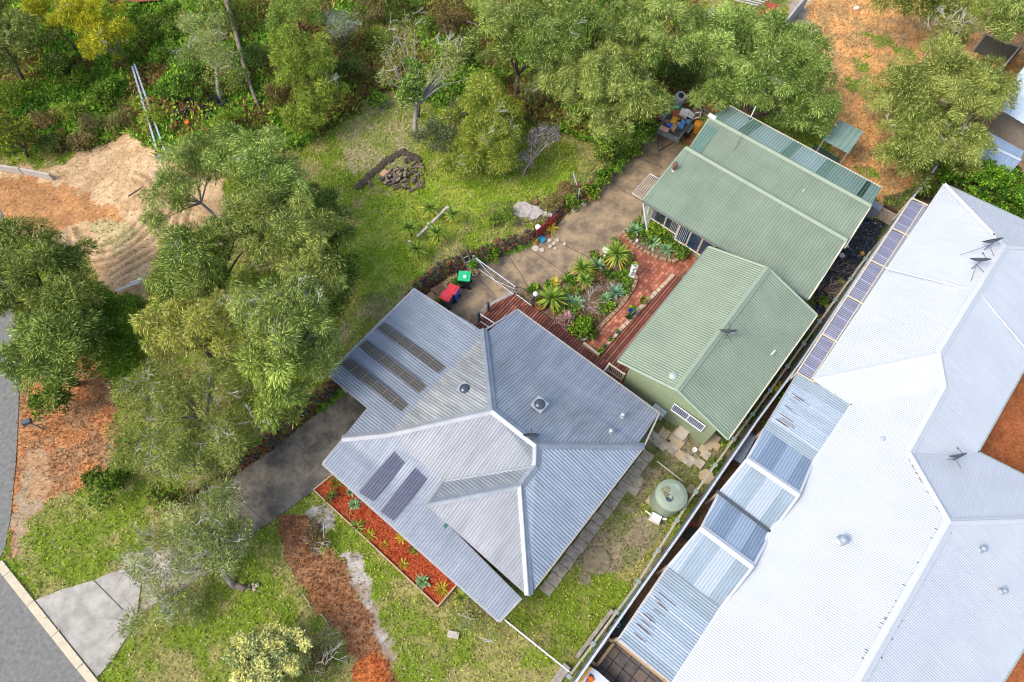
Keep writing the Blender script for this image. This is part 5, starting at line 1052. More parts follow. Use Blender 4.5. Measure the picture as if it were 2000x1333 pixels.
for a, b, r, k, lb in [(1205, 497, 25, 'yucca', 'tall yucca with yellow skirt near the point of the island bed'), (1138, 525, 22, 'yucca', 'tall double yucca in the middle of the island bed'), (1142, 548, 15, 'yucca', 'shorter drooping yucca head below the double yucca'), (1078, 582, 26, 'yucca', 'big yucca by the deck and the pink flowering bush'),
    (1167, 518, 14, 'agave', 'pale agave between the two tallest yuccas'), (1203, 572, 17, 'blueagave', 'blue green agave near the brick path curve'), (1183, 584, 12, 'agave', 'agave beside the blue green one near the brick path'), (1109, 589, 14, 'agave', 'agave to the right of the big yucca by the deck'),
    (1127, 592, 13, 'agave', 'agave beside the dead branches in the island bed'), (1105, 571, 12, 'spiky', 'green rosette above the paired agaves in the island bed'), (1084, 552, 10, 'yellow', 'yellow leaved plant on the block edging of the concrete yard'), (1121, 568, 7, 'orange', 'small orange rosette in the island bed'),
    (1219, 535, 13, 'strap', 'strappy green clump beside the white statue'), (1077, 446, 12, 'yellow', 'bright yellow rosette against the red boards')]:
    rosette('rosette_plant', lb, 'plant', a, b, r, k, 'rosette plants of the island bed' if k != 'yellow' else None)
for a, b, r, k, lb in [(1239, 451, 16, 'agave', 'blue green agave at the yard end of the bed under the windows'), (1273, 476, 16, 'agave', 'blue green agave in the middle of the bed under the windows'), (1301, 489, 15, 'agave', 'blue green agave near the curved tip of the bed under the windows'), (1313, 470, 11, 'blueagave', 'smaller agave against the hedge under the windows'), (1253, 432, 12, 'spiky', 'spiky plant next to the white downpipe')]:
    rosette('agave', lb, 'plant', a, b, r, k, 'agaves in the bed under the shed windows')
for a, b, r, lb in [(644, 784, 15, 'middle strappy clump at the top of the driveway'), (627, 797, 13, 'lower strappy clump at the top of the driveway'), (661, 770, 14, 'strappy clump closest to the carport corner'), (1010, 487, 13, 'strappy clump at the foot of the stone wall near the red boards'), (1028, 480, 11, 'strappy clump nearest the orange bowl'), (945, 505, 11, 'strappy clump by the yellow flower at the stone wall foot'), (990, 492, 10, 'strappy clump right of the yellow flower')]:
    rosette('strappy_clump', lb, 'plant', a, b, r, 'strap', 'strappy clumps at the foot of the stone wall')
for a, b, r, k, tp, lb in [(1044, 571, 11, 'hedge', .6, 'lime green bush beside the leaning wheel'), (1140, 640, 21, 'hedge', .9, 'bright glossy bush at the lower end of the island bed'), (1280, 445, 17, 'hedge', .9, 'yellow green bush with golden flowers under the window'), (1300, 458, 15, 'hedge', .9, 'yellow green bush under the glass door end of the window'), (1327, 486, 15, 'hedge', .8, 'rounded lime bush at the tip of the bed by the brick path'),
    (1200, 474, 10, 'lime', .5, 'small lime plant on the point of the island bed'), (1222, 500, 10, 'lime', .5, 'fine lime plant behind the yellow skirted yucca'), (925, 513, 12, 'bush', .5, 'leafy plant left of the gate hinge'), (965, 498, 12, 'hedge', .5, 'pale leafy plant with a yellow flower against the stone wall'), (887, 547, 12, 'bush', .6, 'leafy plant between the green and red bins'),
    (858, 588, 9, 'bush', .5, 'plant behind the red lidded bins by the carport'), (1160, 620, 11, 'brown', .2, 'dry low groundcover in the island bed'), (1180, 600, 12, 'bush', .3, 'green groundcover beside the brick path edging'), (1225, 550, 10, 'bush', .3, 'green groundcover below the white statue'), (1095, 605, 12, 'bush', .4, 'green filler between the big yucca and the pink bush'),
    (1150, 560, 12, 'brown', .25, 'mixed low groundcover below the double yucca'), (1115, 550, 10, 'bush', .3, 'low green filler along the tan block edging'), (1176, 545, 12, 'brown', .25, 'brown low groundcover in the middle of the island bed'), (1240, 440, 8, 'bush', .3, 'small filler at the yard end under the windows'), (1262, 465, 11, 'bush', .35, 'dark filler between agaves under the windows'),
    (1120, 395, 16, 'bush', .5, 'leafy plant behind the pots on the terrace'), (1150, 375, 15, 'hedge', .5, 'variegated leafy plant above the cream pot'), (1175, 350, 18, 'bush', .6, 'weeds on the terrace edge above the cream pot'), (1200, 318, 18, 'bush', .5, 'weeds on the terrace edge below the trailer'), (985, 425, 20, 'lime', .5, 'pale green bush on the terrace above the stone wall'),
    (960, 440, 14, 'lime', .4, 'lime plant left of the pale green terrace bush'), (1080, 400, 16, 'brown', .4, 'brown tangle above the stone steps'), (1105, 372, 16, 'brown', .5, 'brown tangle of weeds by the blue stake'), (1230, 300, 18, 'bush', .6, 'green weeds by the concrete edge near the trailer drawbar'), (1265, 250, 18, 'bush', .7, 'green weeds against the side of the trailer'),
    (1700, 425, 9, 'lime', .3, 'weeds at the upper edge of the black plastic'), (1725, 465, 9, 'lime', .3, 'weeds on the right edge of the black plastic'), (1645, 558, 8, 'hedge', .3, 'weeds on the lower right of the black plastic'), (1612, 590, 10, 'hedge', .3, 'weeds near the cottage roof corner beside the plastic'), (1430, 870, 12, 'hedge', .4, 'bright weeds between the cottage corner and the rail fence'),
    (1400, 910, 13, 'hedge', .35, 'bright weeds by the stepping stones and the fence'), (1580, 660, 10, 'bush', .35, 'weeds between the cottage eave and the fence'), (1500, 770, 10, 'bush', .35, 'weeds in the gap halfway along the cottage eave'), (1465, 820, 10, 'bush', .35, 'weeds in the gap near the lower cottage eave'), (1262, 830, 9, 'bush', .5, 'small plant at the right corner of the grey house'), (1250, 865, 7, 'bush', .4, 'small plant at the pavers beside the grey house corner')]:
    tree('garden_bush', lb, 'shrub', a, b, r, k, tp, nl=3, dens=1.2, group='small garden bushes and fillers')
KIND['pink'] = dict(n=300, L=(.05, .09), W=.06, droop=0, pr=(.14, .22), pal=((.26, .14, .12), (.55, .36, .32), (.72, .55, .50)))
for a, b, r, k in [(1070, 560, 9, 'hedge'), (1060, 590, 9, 'bush'), (1098, 582, 9, 'bush'), (1120, 605, 10, 'bush'), (1128, 570, 9, 'bush'), (1155, 535, 9, 'bush'), (1160, 500, 9, 'hedge'), (1185, 510, 8, 'bush'), (1185, 535, 10, 'bush'), (1205, 545, 10, 'bush'), (1218, 515, 9, 'bush'), (1222, 570, 9, 'bush'), (1195, 600, 9, 'bush'), (1170, 575, 9, 'brown'), (1140, 610, 10, 'brown'), (1165, 640, 8, 'brown'), (1120, 640, 9, 'bush'), (1085, 605, 9, 'bush'), (1110, 545, 9, 'hedge'), (1140, 535, 8, 'bush'), (1230, 460, 7, 'hedge'), (1255, 455, 9, 'hedge'), (1290, 470, 10, 'hedge'), (1265, 445, 9, 'bush'), (1330, 470, 8, 'bush')]:
    tree('filler_plant', 'small leafy filler plant between the rosettes of the courtyard beds', 'plant', a, b, r, k, .35, nl=2, dens=1.2, group='filler plants of the courtyard beds')
tree('pink_bush', 'round dusty pink flowering bush beside the deck', 'shrub', 1101, 622, 20, 'pink', .8, nl=3)
mb = MB(); rg = np.random.default_rng(4)
twigs(mb, (0, 0, .1), .3, rg, 8, 3, .5, .012); o = mb.build('dead_branches', TWIG); o.location = G(1149, 592, .05); tag(o, 'bundle of dead bleached branches lying in the island bed', 'branches')
mb = MB(); twigs(mb, (0, 0, .1), .3, rg, 22, 3, .55, .014); o = mb.build('brush_pile', mat('dry_brush', (.22, .16, .10), .9, c2=(.42, .33, .22), scale=8)); o.location = G(1605, 566, .05); tag(o, 'pile of dry prunings on the black plastic by the shed corner', 'brush pile')
mb = MB(); twigs(mb, (0, 0, .1), .3, rg, 8, 2, .6, .012); o = mb.build('brush_pile', MATS['dry_brush']); o.location = G(1618, 528, .05); tag(o, 'smaller heap of twigs against the long shed on the black plastic', 'brush pile')
mb = MB(); twigs(mb, (0, 0, .1), .3, rg, 9, 3, .6, .016); o = mb.build('dead_branch', TWIG); o.location = GT(232, 112, .3); tag(o, 'bleached dead branch lying above the two steel poles', 'branch')

# ------------------------------------------------------------------ things in the yard
RED = mat('red_lid', (.62, .045, .06), .45, var=.1); GRL = mat('green_lid', (.03, .50, .20), .45, var=.1); BLU = mat('blue_body', (.02, .13, .55), .45, var=.1); BLK = mat('black_plastic_body', (.02, .025, .028), .5)
def bin_(label, px, py, rz, lid, body, s=1.0):
    p = G(px, py, 1.0); t = thing('wheelie_bin', label, 'wheelie bin', (p.x, p.y, .03), rz, 'wheelie bins by the stone wall'); t.scale = (s, s, 1)
    MB().box((0, 0, .5), (.46, .5, .9), taper=1.22).build('body', body, t)
    l = MB(); l.box((0, 0, .985), (.6, .66, .06), taper=.96); l.box((0, .03, 1.03), (.46, .48, .04), taper=.85); l.build('lid', lid, t)
    MB().tube([(-.25, -.36, .93), (.25, -.36, .93)], .022, 6).build('handle', body, t)
    for sx in (-1, 1): MB().tube([(sx * .2, -.24, .1), (sx * .27, -.24, .1)], .1, 12).build('wheel', BLK, t)
    return t
b1_ = bin_('wheelie bin with green lid and dark body by the ladder', 907, 540, AX + .6, GRL, BLK)
tag(MB().box(G(907.5, 540.5, 1.075), (.16, .14, .012), rz=AX + .6).build('sticker', WHITEP, None)); bpy.data.objects['sticker'].parent = b1_; bpy.data.objects['sticker'].matrix_parent_inverse = Matrix.LocRotScale(b1_.location, b1_.rotation_euler, None).inverted()
bin_('wheelie bin with red lid and blue body', 884, 565, AX + .25, RED, BLU, .9)
bin_('wheelie bin with red lid and dark grey body nearest the carport', 871, 579, AX + .25, RED, mat('grey_body', (.07, .08, .09), .5), .88)
pl = thing('wooden_chair', 'weathered slatted timber seat leaning beside the red lidded bins', 'chair', G(860, 570))
mb = MB(); c = G(859, 566, .75); 
for k in range(5): mb.box(c + BV * (.1 * k - .2) - AV * .0, (.9, .06, .03), rot=(Matrix.Rotation(AX, 3, 'Z') @ Matrix.Rotation(R(35), 3, 'Y')))
mb.build('slats', mat('old_timber', (.24, .13, .07), .9, var=.3, scale=6), pl, world=True)
mb = MB()
for s_ in (-.28, .28): mb.tube([c + BV * s_ + AV * .4 - Vector((0, 0, .25)), c + BV * s_ - AV * .4 + Vector((0, 0, .22))], .03, 6); mb.tube([c + BV * s_ - AV * .3, Vector((c.x, c.y, 0)) + BV * s_ - AV * .1], .03, 6)
mb.build('frame', MATS['old_timber'], pl, world=True)
ld = thing('ladder', 'grey timber ladder leaning on the stone wall by the gate', 'ladder', G(918, 532)); LM = mat('ladder_timber', (.17, .16, .15), .8, var=.2, scale=6)
l0, l1, r0_, r1_ = G(917, 534, .05), G(894, 482, 1.45), G(928, 530, .05), G(904, 476, 1.45)
mb = MB(); mb.bar(l0, l1, .07, .05); mb.bar(r0_, r1_, .07, .05); mb.build('rails', LM, ld, world=True)
for k, t in enumerate((.2, .38, .56)): MB().bar(l0.lerp(l1, t), r0_.lerp(r1_, t), .06, .03).build('rung', mat('rung_timber', (.30, .29, .27), .8), ld, world=True)
def pot(label, px, py, r, h, m, plant=None, z=0.0, terr=False, square=False, rim=True, pk='hedge'):
    b = GT(px, py) if terr else G(px, py, z); t = thing('plant_pot', label, 'pot', b, 0)
    n = 4 if square else 16; pr = [(r * .7, 0), (r * .95, h * .85), (r * 1.08, h * .86), (r * 1.08, h), (r * .9, h), (r * .85, h * .82), (.01, h * .8)]
    o = MB(); o.lathe((0, 0, 0), pr, n, rot=Matrix.Rotation(.8, 3, 'Z')); o.build('bowl', m, t)
    if plant:
        rg = np.random.default_rng(int(px)); V, C = foliage(rg, np.array([[0, 0, h + plant * .3]]), np.array([plant]), pk, 1.5); quads('plant', V, C, LEAF, t)
    else: MB().lathe((0, 0, h * .82), [(r * .85, 0), (.01, .01)], 12).build('soil', SOILB, t)
    return t
TER = mat('terracotta', (.42, .13, .06), .8, var=.15); CRP = mat('cream_pot', (.62, .55, .42), .7); BLP = mat('cobalt_glaze', (.01, .015, .30), .15, spec=.8); WHM = mat('white_ceramic', (.74, .73, .70), .5, var=.06)
pot('pink rimmed round pot beside the ladder and gate', 926, 538, .2, .3, mat('pink_clay', (.50, .28, .24), .7), .1)
pot('wide terracotta bowl half hidden by the big yucca at the deck', 1056, 601, .28, .3, TER, .24)
pot('pale rimmed pot at the deck edge under the glossy bush', 1138, 662, .22, .3, CRP, .14)
pot('cobalt blue glazed pot with yellow green plant on the deck edge', 1233, 613, .2, .35, BLP, .17, z=.3)
pot('green plant in a low dark pot beside the large blue one', 1227, 622, .12, .15, BLK, .14, z=.2)
pot('terracotta trough with pale succulents on the deck edge', 1256, 591, .17, .18, TER, .16, z=.25)
pot('small blue pot halfway along the cream block strip', 1206, 651, .09, .14, BLP, .05, z=.15)
pot('small dark pot on the cream block strip', 1194, 665, .08, .13, BLK, .06, z=.15)
pot('small blue pot near the lower end of the cream block strip', 1182, 680, .09, .14, BLP, .07, z=.15)
pot('round dark pot with green plant at the deck corner', 1171, 690, .14, .18, mat('brown_glaze', (.10, .06, .03), .4), .13, z=.2)
pot('ring shaped pale pot at the tip of the bed under the windows', 1343, 482, .11, .16, CRP, .06)
pot('square cream pot with yellow green plant on the terrace', 1140, 401, .2, .25, CRP, .14, terr=True, square=True)
pot('terracotta pot with small plant, lowest of the terrace pots', 1105, 415, .15, .22, TER, .1, terr=True)
pot('pale pot with spiky plant right of the lowest terracotta pot', 1121, 413, .16, .22, CRP, .12, terr=True)
pot('grey planter with grass tuft on the terrace', 1124, 402, .16, .2, mat('grey_pot', (.3, .32, .34), .7), .14, terr=True)
pot('orange terracotta pot under foliage at the yard edge of the terrace', 1156, 390, .18, .2, mat('orange_clay', (.55, .22, .05), .7), .13, terr=True)
pot('orange bowl with green plant below the red boards', 1045, 475, .17, .2, MATS['orange_clay'], .1)
pot('round empty terracotta saucer pot against the red boards', 1066, 462, .2, .14, TER)
pot('terracotta pot on the post in the terrace weeds', 1129, 365, .11, .2, TER, terr=True)
pot('small terracotta pot among stones above the steps', 1045, 398, .12, .12, TER, terr=True)
o = MB().lathe((0, 0, 0), [(.13, 0), (.07, .08), (.06, .3), (.12, .42), (.2, .55), (.22, .62), (.17, .62), (.14, .55), (.01, .5)], 18).build('white_urn', WHM, smooth=True); o.location = G(1182, 500, .05); tag(o, 'white pedestal urn at the edge of the island bed by the concrete', 'urn')
o = MB().lathe((0, 0, 0), [(.14, 0), (.08, .08), (.07, .45), (.14, .6), (.16, .75), (.11, .75), (.01, .7)], 16).build('white_urn', WHM, smooth=True); o.location = GT(1050, 458); tag(o, 'tall white pedestal planter against the left end of the red boards', 'urn')
# statue: a pale cherub group holding a bowl planter
stt = thing('garden_statue', 'white garden statue of a child figure holding up a bowl planter', 'statue', G(1234, 540))
mb = MB(); mb.lathe((0, 0, .06), [(.2, 0), (.2, .08), (.16, .1), (.01, .11)], 14)
for dx, dy in ((-.08, 0), (.1, .03)):
    mb.lathe((dx, dy, .15), [(.08, 0), (.1, .1), (.085, .28), (.11, .42), (.10, .52), (.05, .58), (.045, .62), (.085, .66), (.095, .74), (.07, .81), (.01, .84)], 12)
mb.tube([(-.14, .02, .66), (-.16, .06, .8), (-.02, .1, .92)], [.035, .03, .03], 6); mb.tube([(.16, .03, .66), (.17, .08, .8), (.08, .1, .92)], [.035, .03, .03], 6)
mb.build('figure', WHM, stt, smooth=True)
MB().lathe((.02, .08, .88), [(.06, 0), (.16, .08), (.19, .15), (.15, .15), (.01, .12)], 16).build('bowl', WHM, stt, smooth=True)
V, C = foliage(np.random.default_rng(3), np.array([[.02, .08, 1.02]]), np.array([.11]), 'hedge', 2); quads('bowl_plant', V, C, LEAF, stt)
# gate, wheel, posts
gt = thing('metal_gate', 'long white tubular gate with wire mesh standing open across the concrete yard', 'gate', G(935, 527))
g0_, g1_ = G(930, 505, 1.1), G(1006, 560, 1.1); dn_ = Vector((0, 0, .95)); WT = mat('white_tube', (.62, .64, .66), .4, .2)
MB().tube([g0_, g1_], .025, 8).build('top_rail', WT, gt, world=True); MB().tube([g0_ - dn_, g1_ - dn_], .025, 8).build('bottom_rail', WT, gt, world=True)
mb = MB()
for t in (0, 1): mb.tube([g0_.lerp(g1_, t), g0_.lerp(g1_, t) - dn_], .025, 8)
mb.build('stiles', WT, gt, world=True); mb = MB(); mb.tube([g0_, g0_.lerp(g1_, .5) - dn_], .018, 6); mb.tube([g0_.lerp(g1_, .45) - dn_, g1_ - dn_ * .3], .014, 6); mb.build('brace', WT, gt, world=True)
pyd('mesh_infill', [g0_, g1_, g1_ - dn_, g0_ - dn_], [(0, 1, 2, 3)], MESH, gt, world=True)
p = G(926, 512, .6); tag(MB().box(p, (.1, .1, 1.25), rz=.3).build('gate_post', mat('old_post', (.3, .28, .24), .9)), 'weathered timber post at the hinge end of the white gate', 'post')
wl_ = thing('wagon_wheel', 'rusty iron spoked wheel leaning at the deck end of the gate', 'wheel', G(1020, 580))
c = G(1021, 578, .62); ax = (G(1038, 597) - G(1007, 576)).normalized(); up = (Vector((0, 0, 1)) + AV * .15).normalized(); RUST = mat('rusty_iron', (.09, .055, .04), .8, var=.3, scale=8)
pts = [c + (ax * math.cos(a) + up * math.sin(a)) * .58 for a in np.linspace(0, 2 * math.pi, 29)]; MB().tube(pts, .035, 6).build('rim', RUST, wl_, world=True)
mb = MB(); 
for k in range(12): a = k * math.pi / 6; mb.tube([c, c + (ax * math.cos(a) + up * math.sin(a)) * .55], .012, 4)
mb.build('spokes', RUST, wl_, world=True); MB().blob(c, .07, 1).build('hub', RUST, wl_, world=True)
SLATE = mat('slate_post', (.07, .09, .11), .5)
rl = thing('deck_gate_rail', 'low white rail from the wheel to a slate grey post at the deck edge', 'rail', G(1020, 588))
MB().bar(G(1008, 575, .35), G(1038, 597, .35), .05, .06).build('bottom_rail', WT, rl, world=True); q_ = G(1039, 596, .3); MB().box((q_.x, q_.y, .62), (.1, .1, .95), rz=AX).build('post', SLATE, rl, world=True)
lp = thing('garden_light', 'white round garden light on a short arm by the deck post', 'lamp', G(1043, 594)); q_ = G(1043, 596)
MB().tube([(0, 0, 0), (0, 0, 1.0)], .025, 6).build('stem', SLATE, lp); MB().lathe((.05, 0, 1.0), [(.05, 0), (.13, .05), (.15, .12), (.11, .2), (.01, .23)], 14).build('lamp_head', WHM, lp, smooth=True)
dr = thing('deck_balustrade', 'two slate grey posts with a pale rail at the carport side of the deck', 'railing', G(945, 620))
for a, b in ((954, 608), (936, 627)): q_ = G(a, b, .3); MB().box((q_.x, q_.y, .75), (.12, .12, 1.1), rz=AX).build('post', SLATE, dr, world=True)
MB().bar(G(938, 614, 1.2), G(975, 638, 1.2), .05, .04).build('rail', WT, dr, world=True); MB().bar(G(938, 628, .4), G(957, 641, .4), .05, .04).build('lower_rail', WT, dr, world=True)
MB().bar(G(937, 612, 1.1), G(953, 595, 1.1), .03, .03).build('side_rail', GALV, dr, world=True)
cb = thing('cream_balustrade', 'cream painted balustrade with slats between the grey roof and the green cottage', 'railing', G(1205, 745))
c1_, c2_, c3_ = G(1180, 725, 1.2), G(1190, 711, 1.2), G(1219, 731, 1.2)
mb = MB(); mb.bar(c1_, c2_, .07, .06); mb.bar(c2_, c3_, .07, .06); mb.build('top_rail', CREAM, cb, world=True); mb = MB(); mb.bar(c2_ - Vector((0, 0, .8)), c3_ - Vector((0, 0, .8)), .05, .06); mb.build('bottom_rail', CREAM, cb, world=True)
for k in range(8): q_ = c2_.lerp(c3_, (k + .5) / 8); MB().box((q_.x, q_.y, .8), (.04, .03, .8), rz=AX).build('baluster', CREAM, cb, world=True)
for q_ in (c2_, c3_): MB().box((q_.x, q_.y, .62), (.1, .1, 1.25), rz=AX).build('post', CREAM, cb, world=True)
# downpipes
dp = thing('downpipe', 'white plastic downpipe coming off the corner of the long green shed into the bed', 'downpipe', G(1262, 455)); v0 = G(1257, 398, 2.35)
MB().tube([v0, v0 + Vector((.02, .02, -.15)), Vector((G(1263, 462).x, G(1263, 462).y, .3)), G(1263, 462, .02)], .05, 8).build('pipe', WHM, dp, world=True)
MB().tube([G(1268, 403, 2.3), G(1263, 425, 1.2)], .04, 8).build('branch_pipe', WHM, dp, world=True)
cr = thing('clothes_rack', 'white metal clothes drying rack fixed to the corner of the long green shed', 'drying rack', G(1258, 375))
k0, k1, k2, k3 = G(1270, 340, 2.0), G(1287, 350, 2.0), G(1258, 393, 2.0), G(1235, 378, 2.0)
MB().tube([k0, k1, k2, k3, k0], .022, 6).build('frame', WT, cr, world=True)
mb = MB()
for k in range(1, 6): mb.tube([k0.lerp(k1, k / 6), k3.lerp(k2, k / 6)], .012, 5)
mb.build('rods', WT, cr, world=True); MB().tube([k2, G(1262, 396, 1.3)], .02, 6).build('bracket', WT, cr, world=True)
# red boards, tray, stakes
rb = MB(); rb.bar(G(1048, 458, .7), G(1067, 442, .7), .05, .75); rb.bar(G(1074, 438, .7), G(1087, 426, .7), .05, .75); rb.bar(G(1067, 442, .55), G(1074, 438, .55), .04, .4)
tag(rb.build('red_boards', mat('red_board', (.27, .02, .018), .6, var=.2, scale=3)), 'dark red boards standing in front of the stone wall terrace', 'boards')
tag(MB().box(G(1058, 468, .1), (.36, .26, .14), rz=-.7, taper=1.15).build('blue_tray', mat('tray_blue', (.03, .25, .42), .5)), 'small blue plastic tray by the red boards', 'tray')
for a, b, c_, d_, lb in ((1118, 350, 1126, 368, 'pale blue stake leaning in the terrace weeds'), (1131, 378, 1128, 394, 'pale blue stake below the terracotta pot post'), (1150, 378, 1165, 362, 'thin white stake on the edge of the terrace')):
    tag(MB().tube([GT(a, b, .5), GT(c_, d_, .3)], .03, 5).build('stake', mat('blue_stake', (.35, .45, .50), .6)), lb, 'stake')
STONE = mat('pale_stone', (.40, .33, .24), .9, c2=(.58, .50, .38), scale=5, bump=.3); rg = random.Random(8)
def stone(label, px, py, r, m, z=.04, h=.08, sides=7, group=None, cat='stepping stone', name='stepping_stone', terr=False, rz=None):
    c = GT(px, py) if terr else G(px, py); n = sides; a0 = rz if rz is not None else rg.uniform(0, 6); pl_ = [(c.x + r * rg.uniform(.85, 1.1) * math.cos(a0 + 2 * math.pi * k / n), c.y + r * rg.uniform(.85, 1.1) * math.sin(a0 + 2 * math.pi * k / n)) for k in range(n)]
    return tag(MB().prism(pl_, c.z - .05, c.z + z + h).build(name, m), label, cat, group)
for i, (a, b, r) in enumerate([(1073, 471, .13), (1088, 471, .14), (1081, 477, .12), (1074, 483, .13), (1084, 487, .1), (1058, 490, .16), (1046, 487, .22), (1102, 478, .11)]):
    stone('loose pale stone lying on the concrete in front of the red boards', a, b, r, STONE, .0, .09, group='loose stones by the red boards', cat='stone', name='loose_stone')
tag(MB().blob(G(1244, 471, .15), .13, 3, sq=(.8, .8, 1.3)).build('white_stone', WHM, smooth=True), 'white stone ornament in the bed under the windows', 'ornament')
for a, b, r, lb in ((1020, 411, .6, 'broad pale rock slab at the top of the steps'), (1038, 416, .55, 'pale rock slab second from the left at the steps')):
    stone(lb, a, b, r, mat('pale_rock', (.33, .29, .25), .95, c2=(.52, .46, .41), scale=5, bump=.5), -.04, .1, 8, cat='rock slab', name='rock_slab', terr=True)
for k in range(4): stone('rough pale step leading down to the yard from the rock slabs', 1055 + 9 * k, 417 + 2 * k, .17, MATS['pale_rock'], -.02 - .03 * k, .12, 6, group='rough rock steps', cat='step', name='rock_step', terr=True)
# pavers on the far side of the grey house
PAV = mat('paver', (.25, .215, .16), .9, c2=(.50, .44, .34), scale=3, bump=.2); PAV2 = mat('sandstone_flag', (.38, .30, .18), .9, c2=(.50, .40, .25), scale=3, bump=.2)
A_, B_2 = G(1268, 884), G(1062, 1158); n_ = 17
for k in range(n_):
    c = A_.lerp(B_2, (k + .5) / n_); c = c + BV * rg.uniform(-.03, .03)
    tag(MB().box((c.x, c.y, .03), ((B_2 - A_).length / n_ * .96, .56, .07), rz=math.atan2((B_2 - A_).y, (B_2 - A_).x) + rg.uniform(-.03, .03), taper=.98).build('paver', PAV), 'grey square paver in the single row along the lower right side of the grey house', 'paver', 'pavers along the grey house')
for a, b, r, m_, lb in [(1277, 855, .42, PAV, 'grey square flag closest to the grey house corner'), (1297, 847, .42, PAV2, 'warm square flag against the cottage wall'), (1293, 868, .44, PAV, 'grey flag second from the house in the stepping path'), (1313, 876, .42, PAV, 'grey flag third in the stepping path'), (1328, 889, .36, PAV2, 'cracked round flag in the middle of the stepping path'), (1345, 899, .42, PAV, 'large pale flag beyond the cracked one'),
    (1378, 888, .34, PAV, 'bluish flag by the cottage corner'), (1365, 905, .36, PAV, 'bluish flag nearest the weeds at the fence'), (1380, 932, .46, PAV2, 'ragged flat stone near the rail fence'), (1351, 957, .4, PAV2, 'square flag beside the tank toward the fence'), (1271, 978, .34, PAV2, 'cream flag at the left of the tank'), (1247, 940, .4, PAV, 'worn flag upper left of the tank'), (1238, 957, .4, PAV, 'worn flag left of the tank, lower of the pair'),
    (1396, 858, .36, PAV2, 'sandy flag furthest under the cottage eave'), (1385, 868, .38, PAV2, 'sandy flag in the middle under the cottage eave'), (1374, 878, .32, PAV2, 'sandy flag at the cottage wall corner'), (1398, 872, .3, PAV2, 'sandy flag at the outer edge under the cottage eave')]:
    stone(lb, a, b, r * .86, m_, rg.uniform(0, .03), .05, 4 if 'ragged' not in lb else 8, rz=AX + .78)
o = thing('step_block', 'cream block step standing on a larger flag at the cottage wall', 'step', G(1326, 855)); q_ = G(1325, 856)
MB().box(q_ + Vector((0, 0, .06)), (.75, .75, .1), rz=AX).build('base', PAV2, o, world=True); MB().box(G(1330, 848, .3) , (.55, .55, .35), rz=AX).build('block', mat('cream_block2', (.48, .42, .33), .8), o, world=True)
tag(MB().lathe(G(1356, 880, .02), [(.12, 0), (.12, .16), (.09, .16), (.08, .05), (.01, .05)], 14).build('pipe_end', WHM), 'white round pipe end beside the cottage wall', 'pipe')
# tank
tk = thing('water_tank', 'round pale green water tank with a brown stain on its top', 'tank', G(1306, 985)); TG = mat('tank_green', (.26, .32, .235), .55, var=.06); c = G(1312, 967, 1.55); c.z = 0; rr_ = .74
MB().lathe(c, [(rr_, 0), (rr_, 1.45), (rr_ * .97, 1.52), (rr_ * .72, 1.6), (rr_ * .7, 1.6), (.01, 1.68)], 40).build('body', TG, tk, smooth=False, world=True)
MB().lathe(c + Vector((-.14, -.16, 1.62)), [(.17, 0), (.17, .05), (.13, .05), (.14, .03), (.01, .03)], 20).build('inlet', MET, tk, world=True)
MB().lathe(c + Vector((.24, .32, 1.60)), [(.17, 0), (.165, .02), (.01, .025)], 20).build('access_lid', mat('tank_lid', (.29, .35, .26), .5), tk, world=True)
pl_ = [(c.x - .25 + .2 * math.cos(a) * (1 + .2 * math.sin(3 * a)), c.y + .12 + .25 * math.sin(a)) for a in np.linspace(0, 6.1, 14)]
MB().prism(pl_, 1.6, 1.656).build('stain', mat('tank_stain', (.14, .12, .05), .8, c2=(.25, .27, .17), scale=6), tk, world=True)
wpn = thing('water_pump', 'white covered pump with pipe at the foot of the round tank', 'pump', G(1280, 1016)); q_ = G(1279, 1014)
MB().box((q_.x, q_.y, .22), (.55, .4, .36), rz=-.5, taper=.8).build('cover', WHM, wpn, world=True); MB().tube([q_ + Vector((-.2, .15, .2)), q_ + Vector((-.45, .35, .2))], .035, 6).build('pipe', WHM, wpn, world=True); MB().tube([q_ + Vector((.3, -.02, .2)), q_ + Vector((.5, -.04, .2))], .06, 8).build('outlet', WHM, wpn, world=True)
tag(MB().tube([G(1283, 901, .25), G(1336, 942, .25)], .03, 6).build('garden_pipe', mat('pale_pipe', (.5, .46, .38), .7)), 'thin pale pipe running from the lawn to the round tank', 'pipe')
for a, b, r, lb in ((1166, 1096, .62, 'large round sunken cover in the side lawn'), (1142, 1130, .3, 'small round cover left of the large one in the side lawn')):
    tag(MB().lathe(G(a, b, .0), [(r, 0), (r, .03), (r * .93, .035), (.01, .03)], 26).build('ground_cover_lid', mat('lid_soil', (.15, .13, .08), .95, c2=(.25, .21, .13), scale=4)), lb, 'lid')

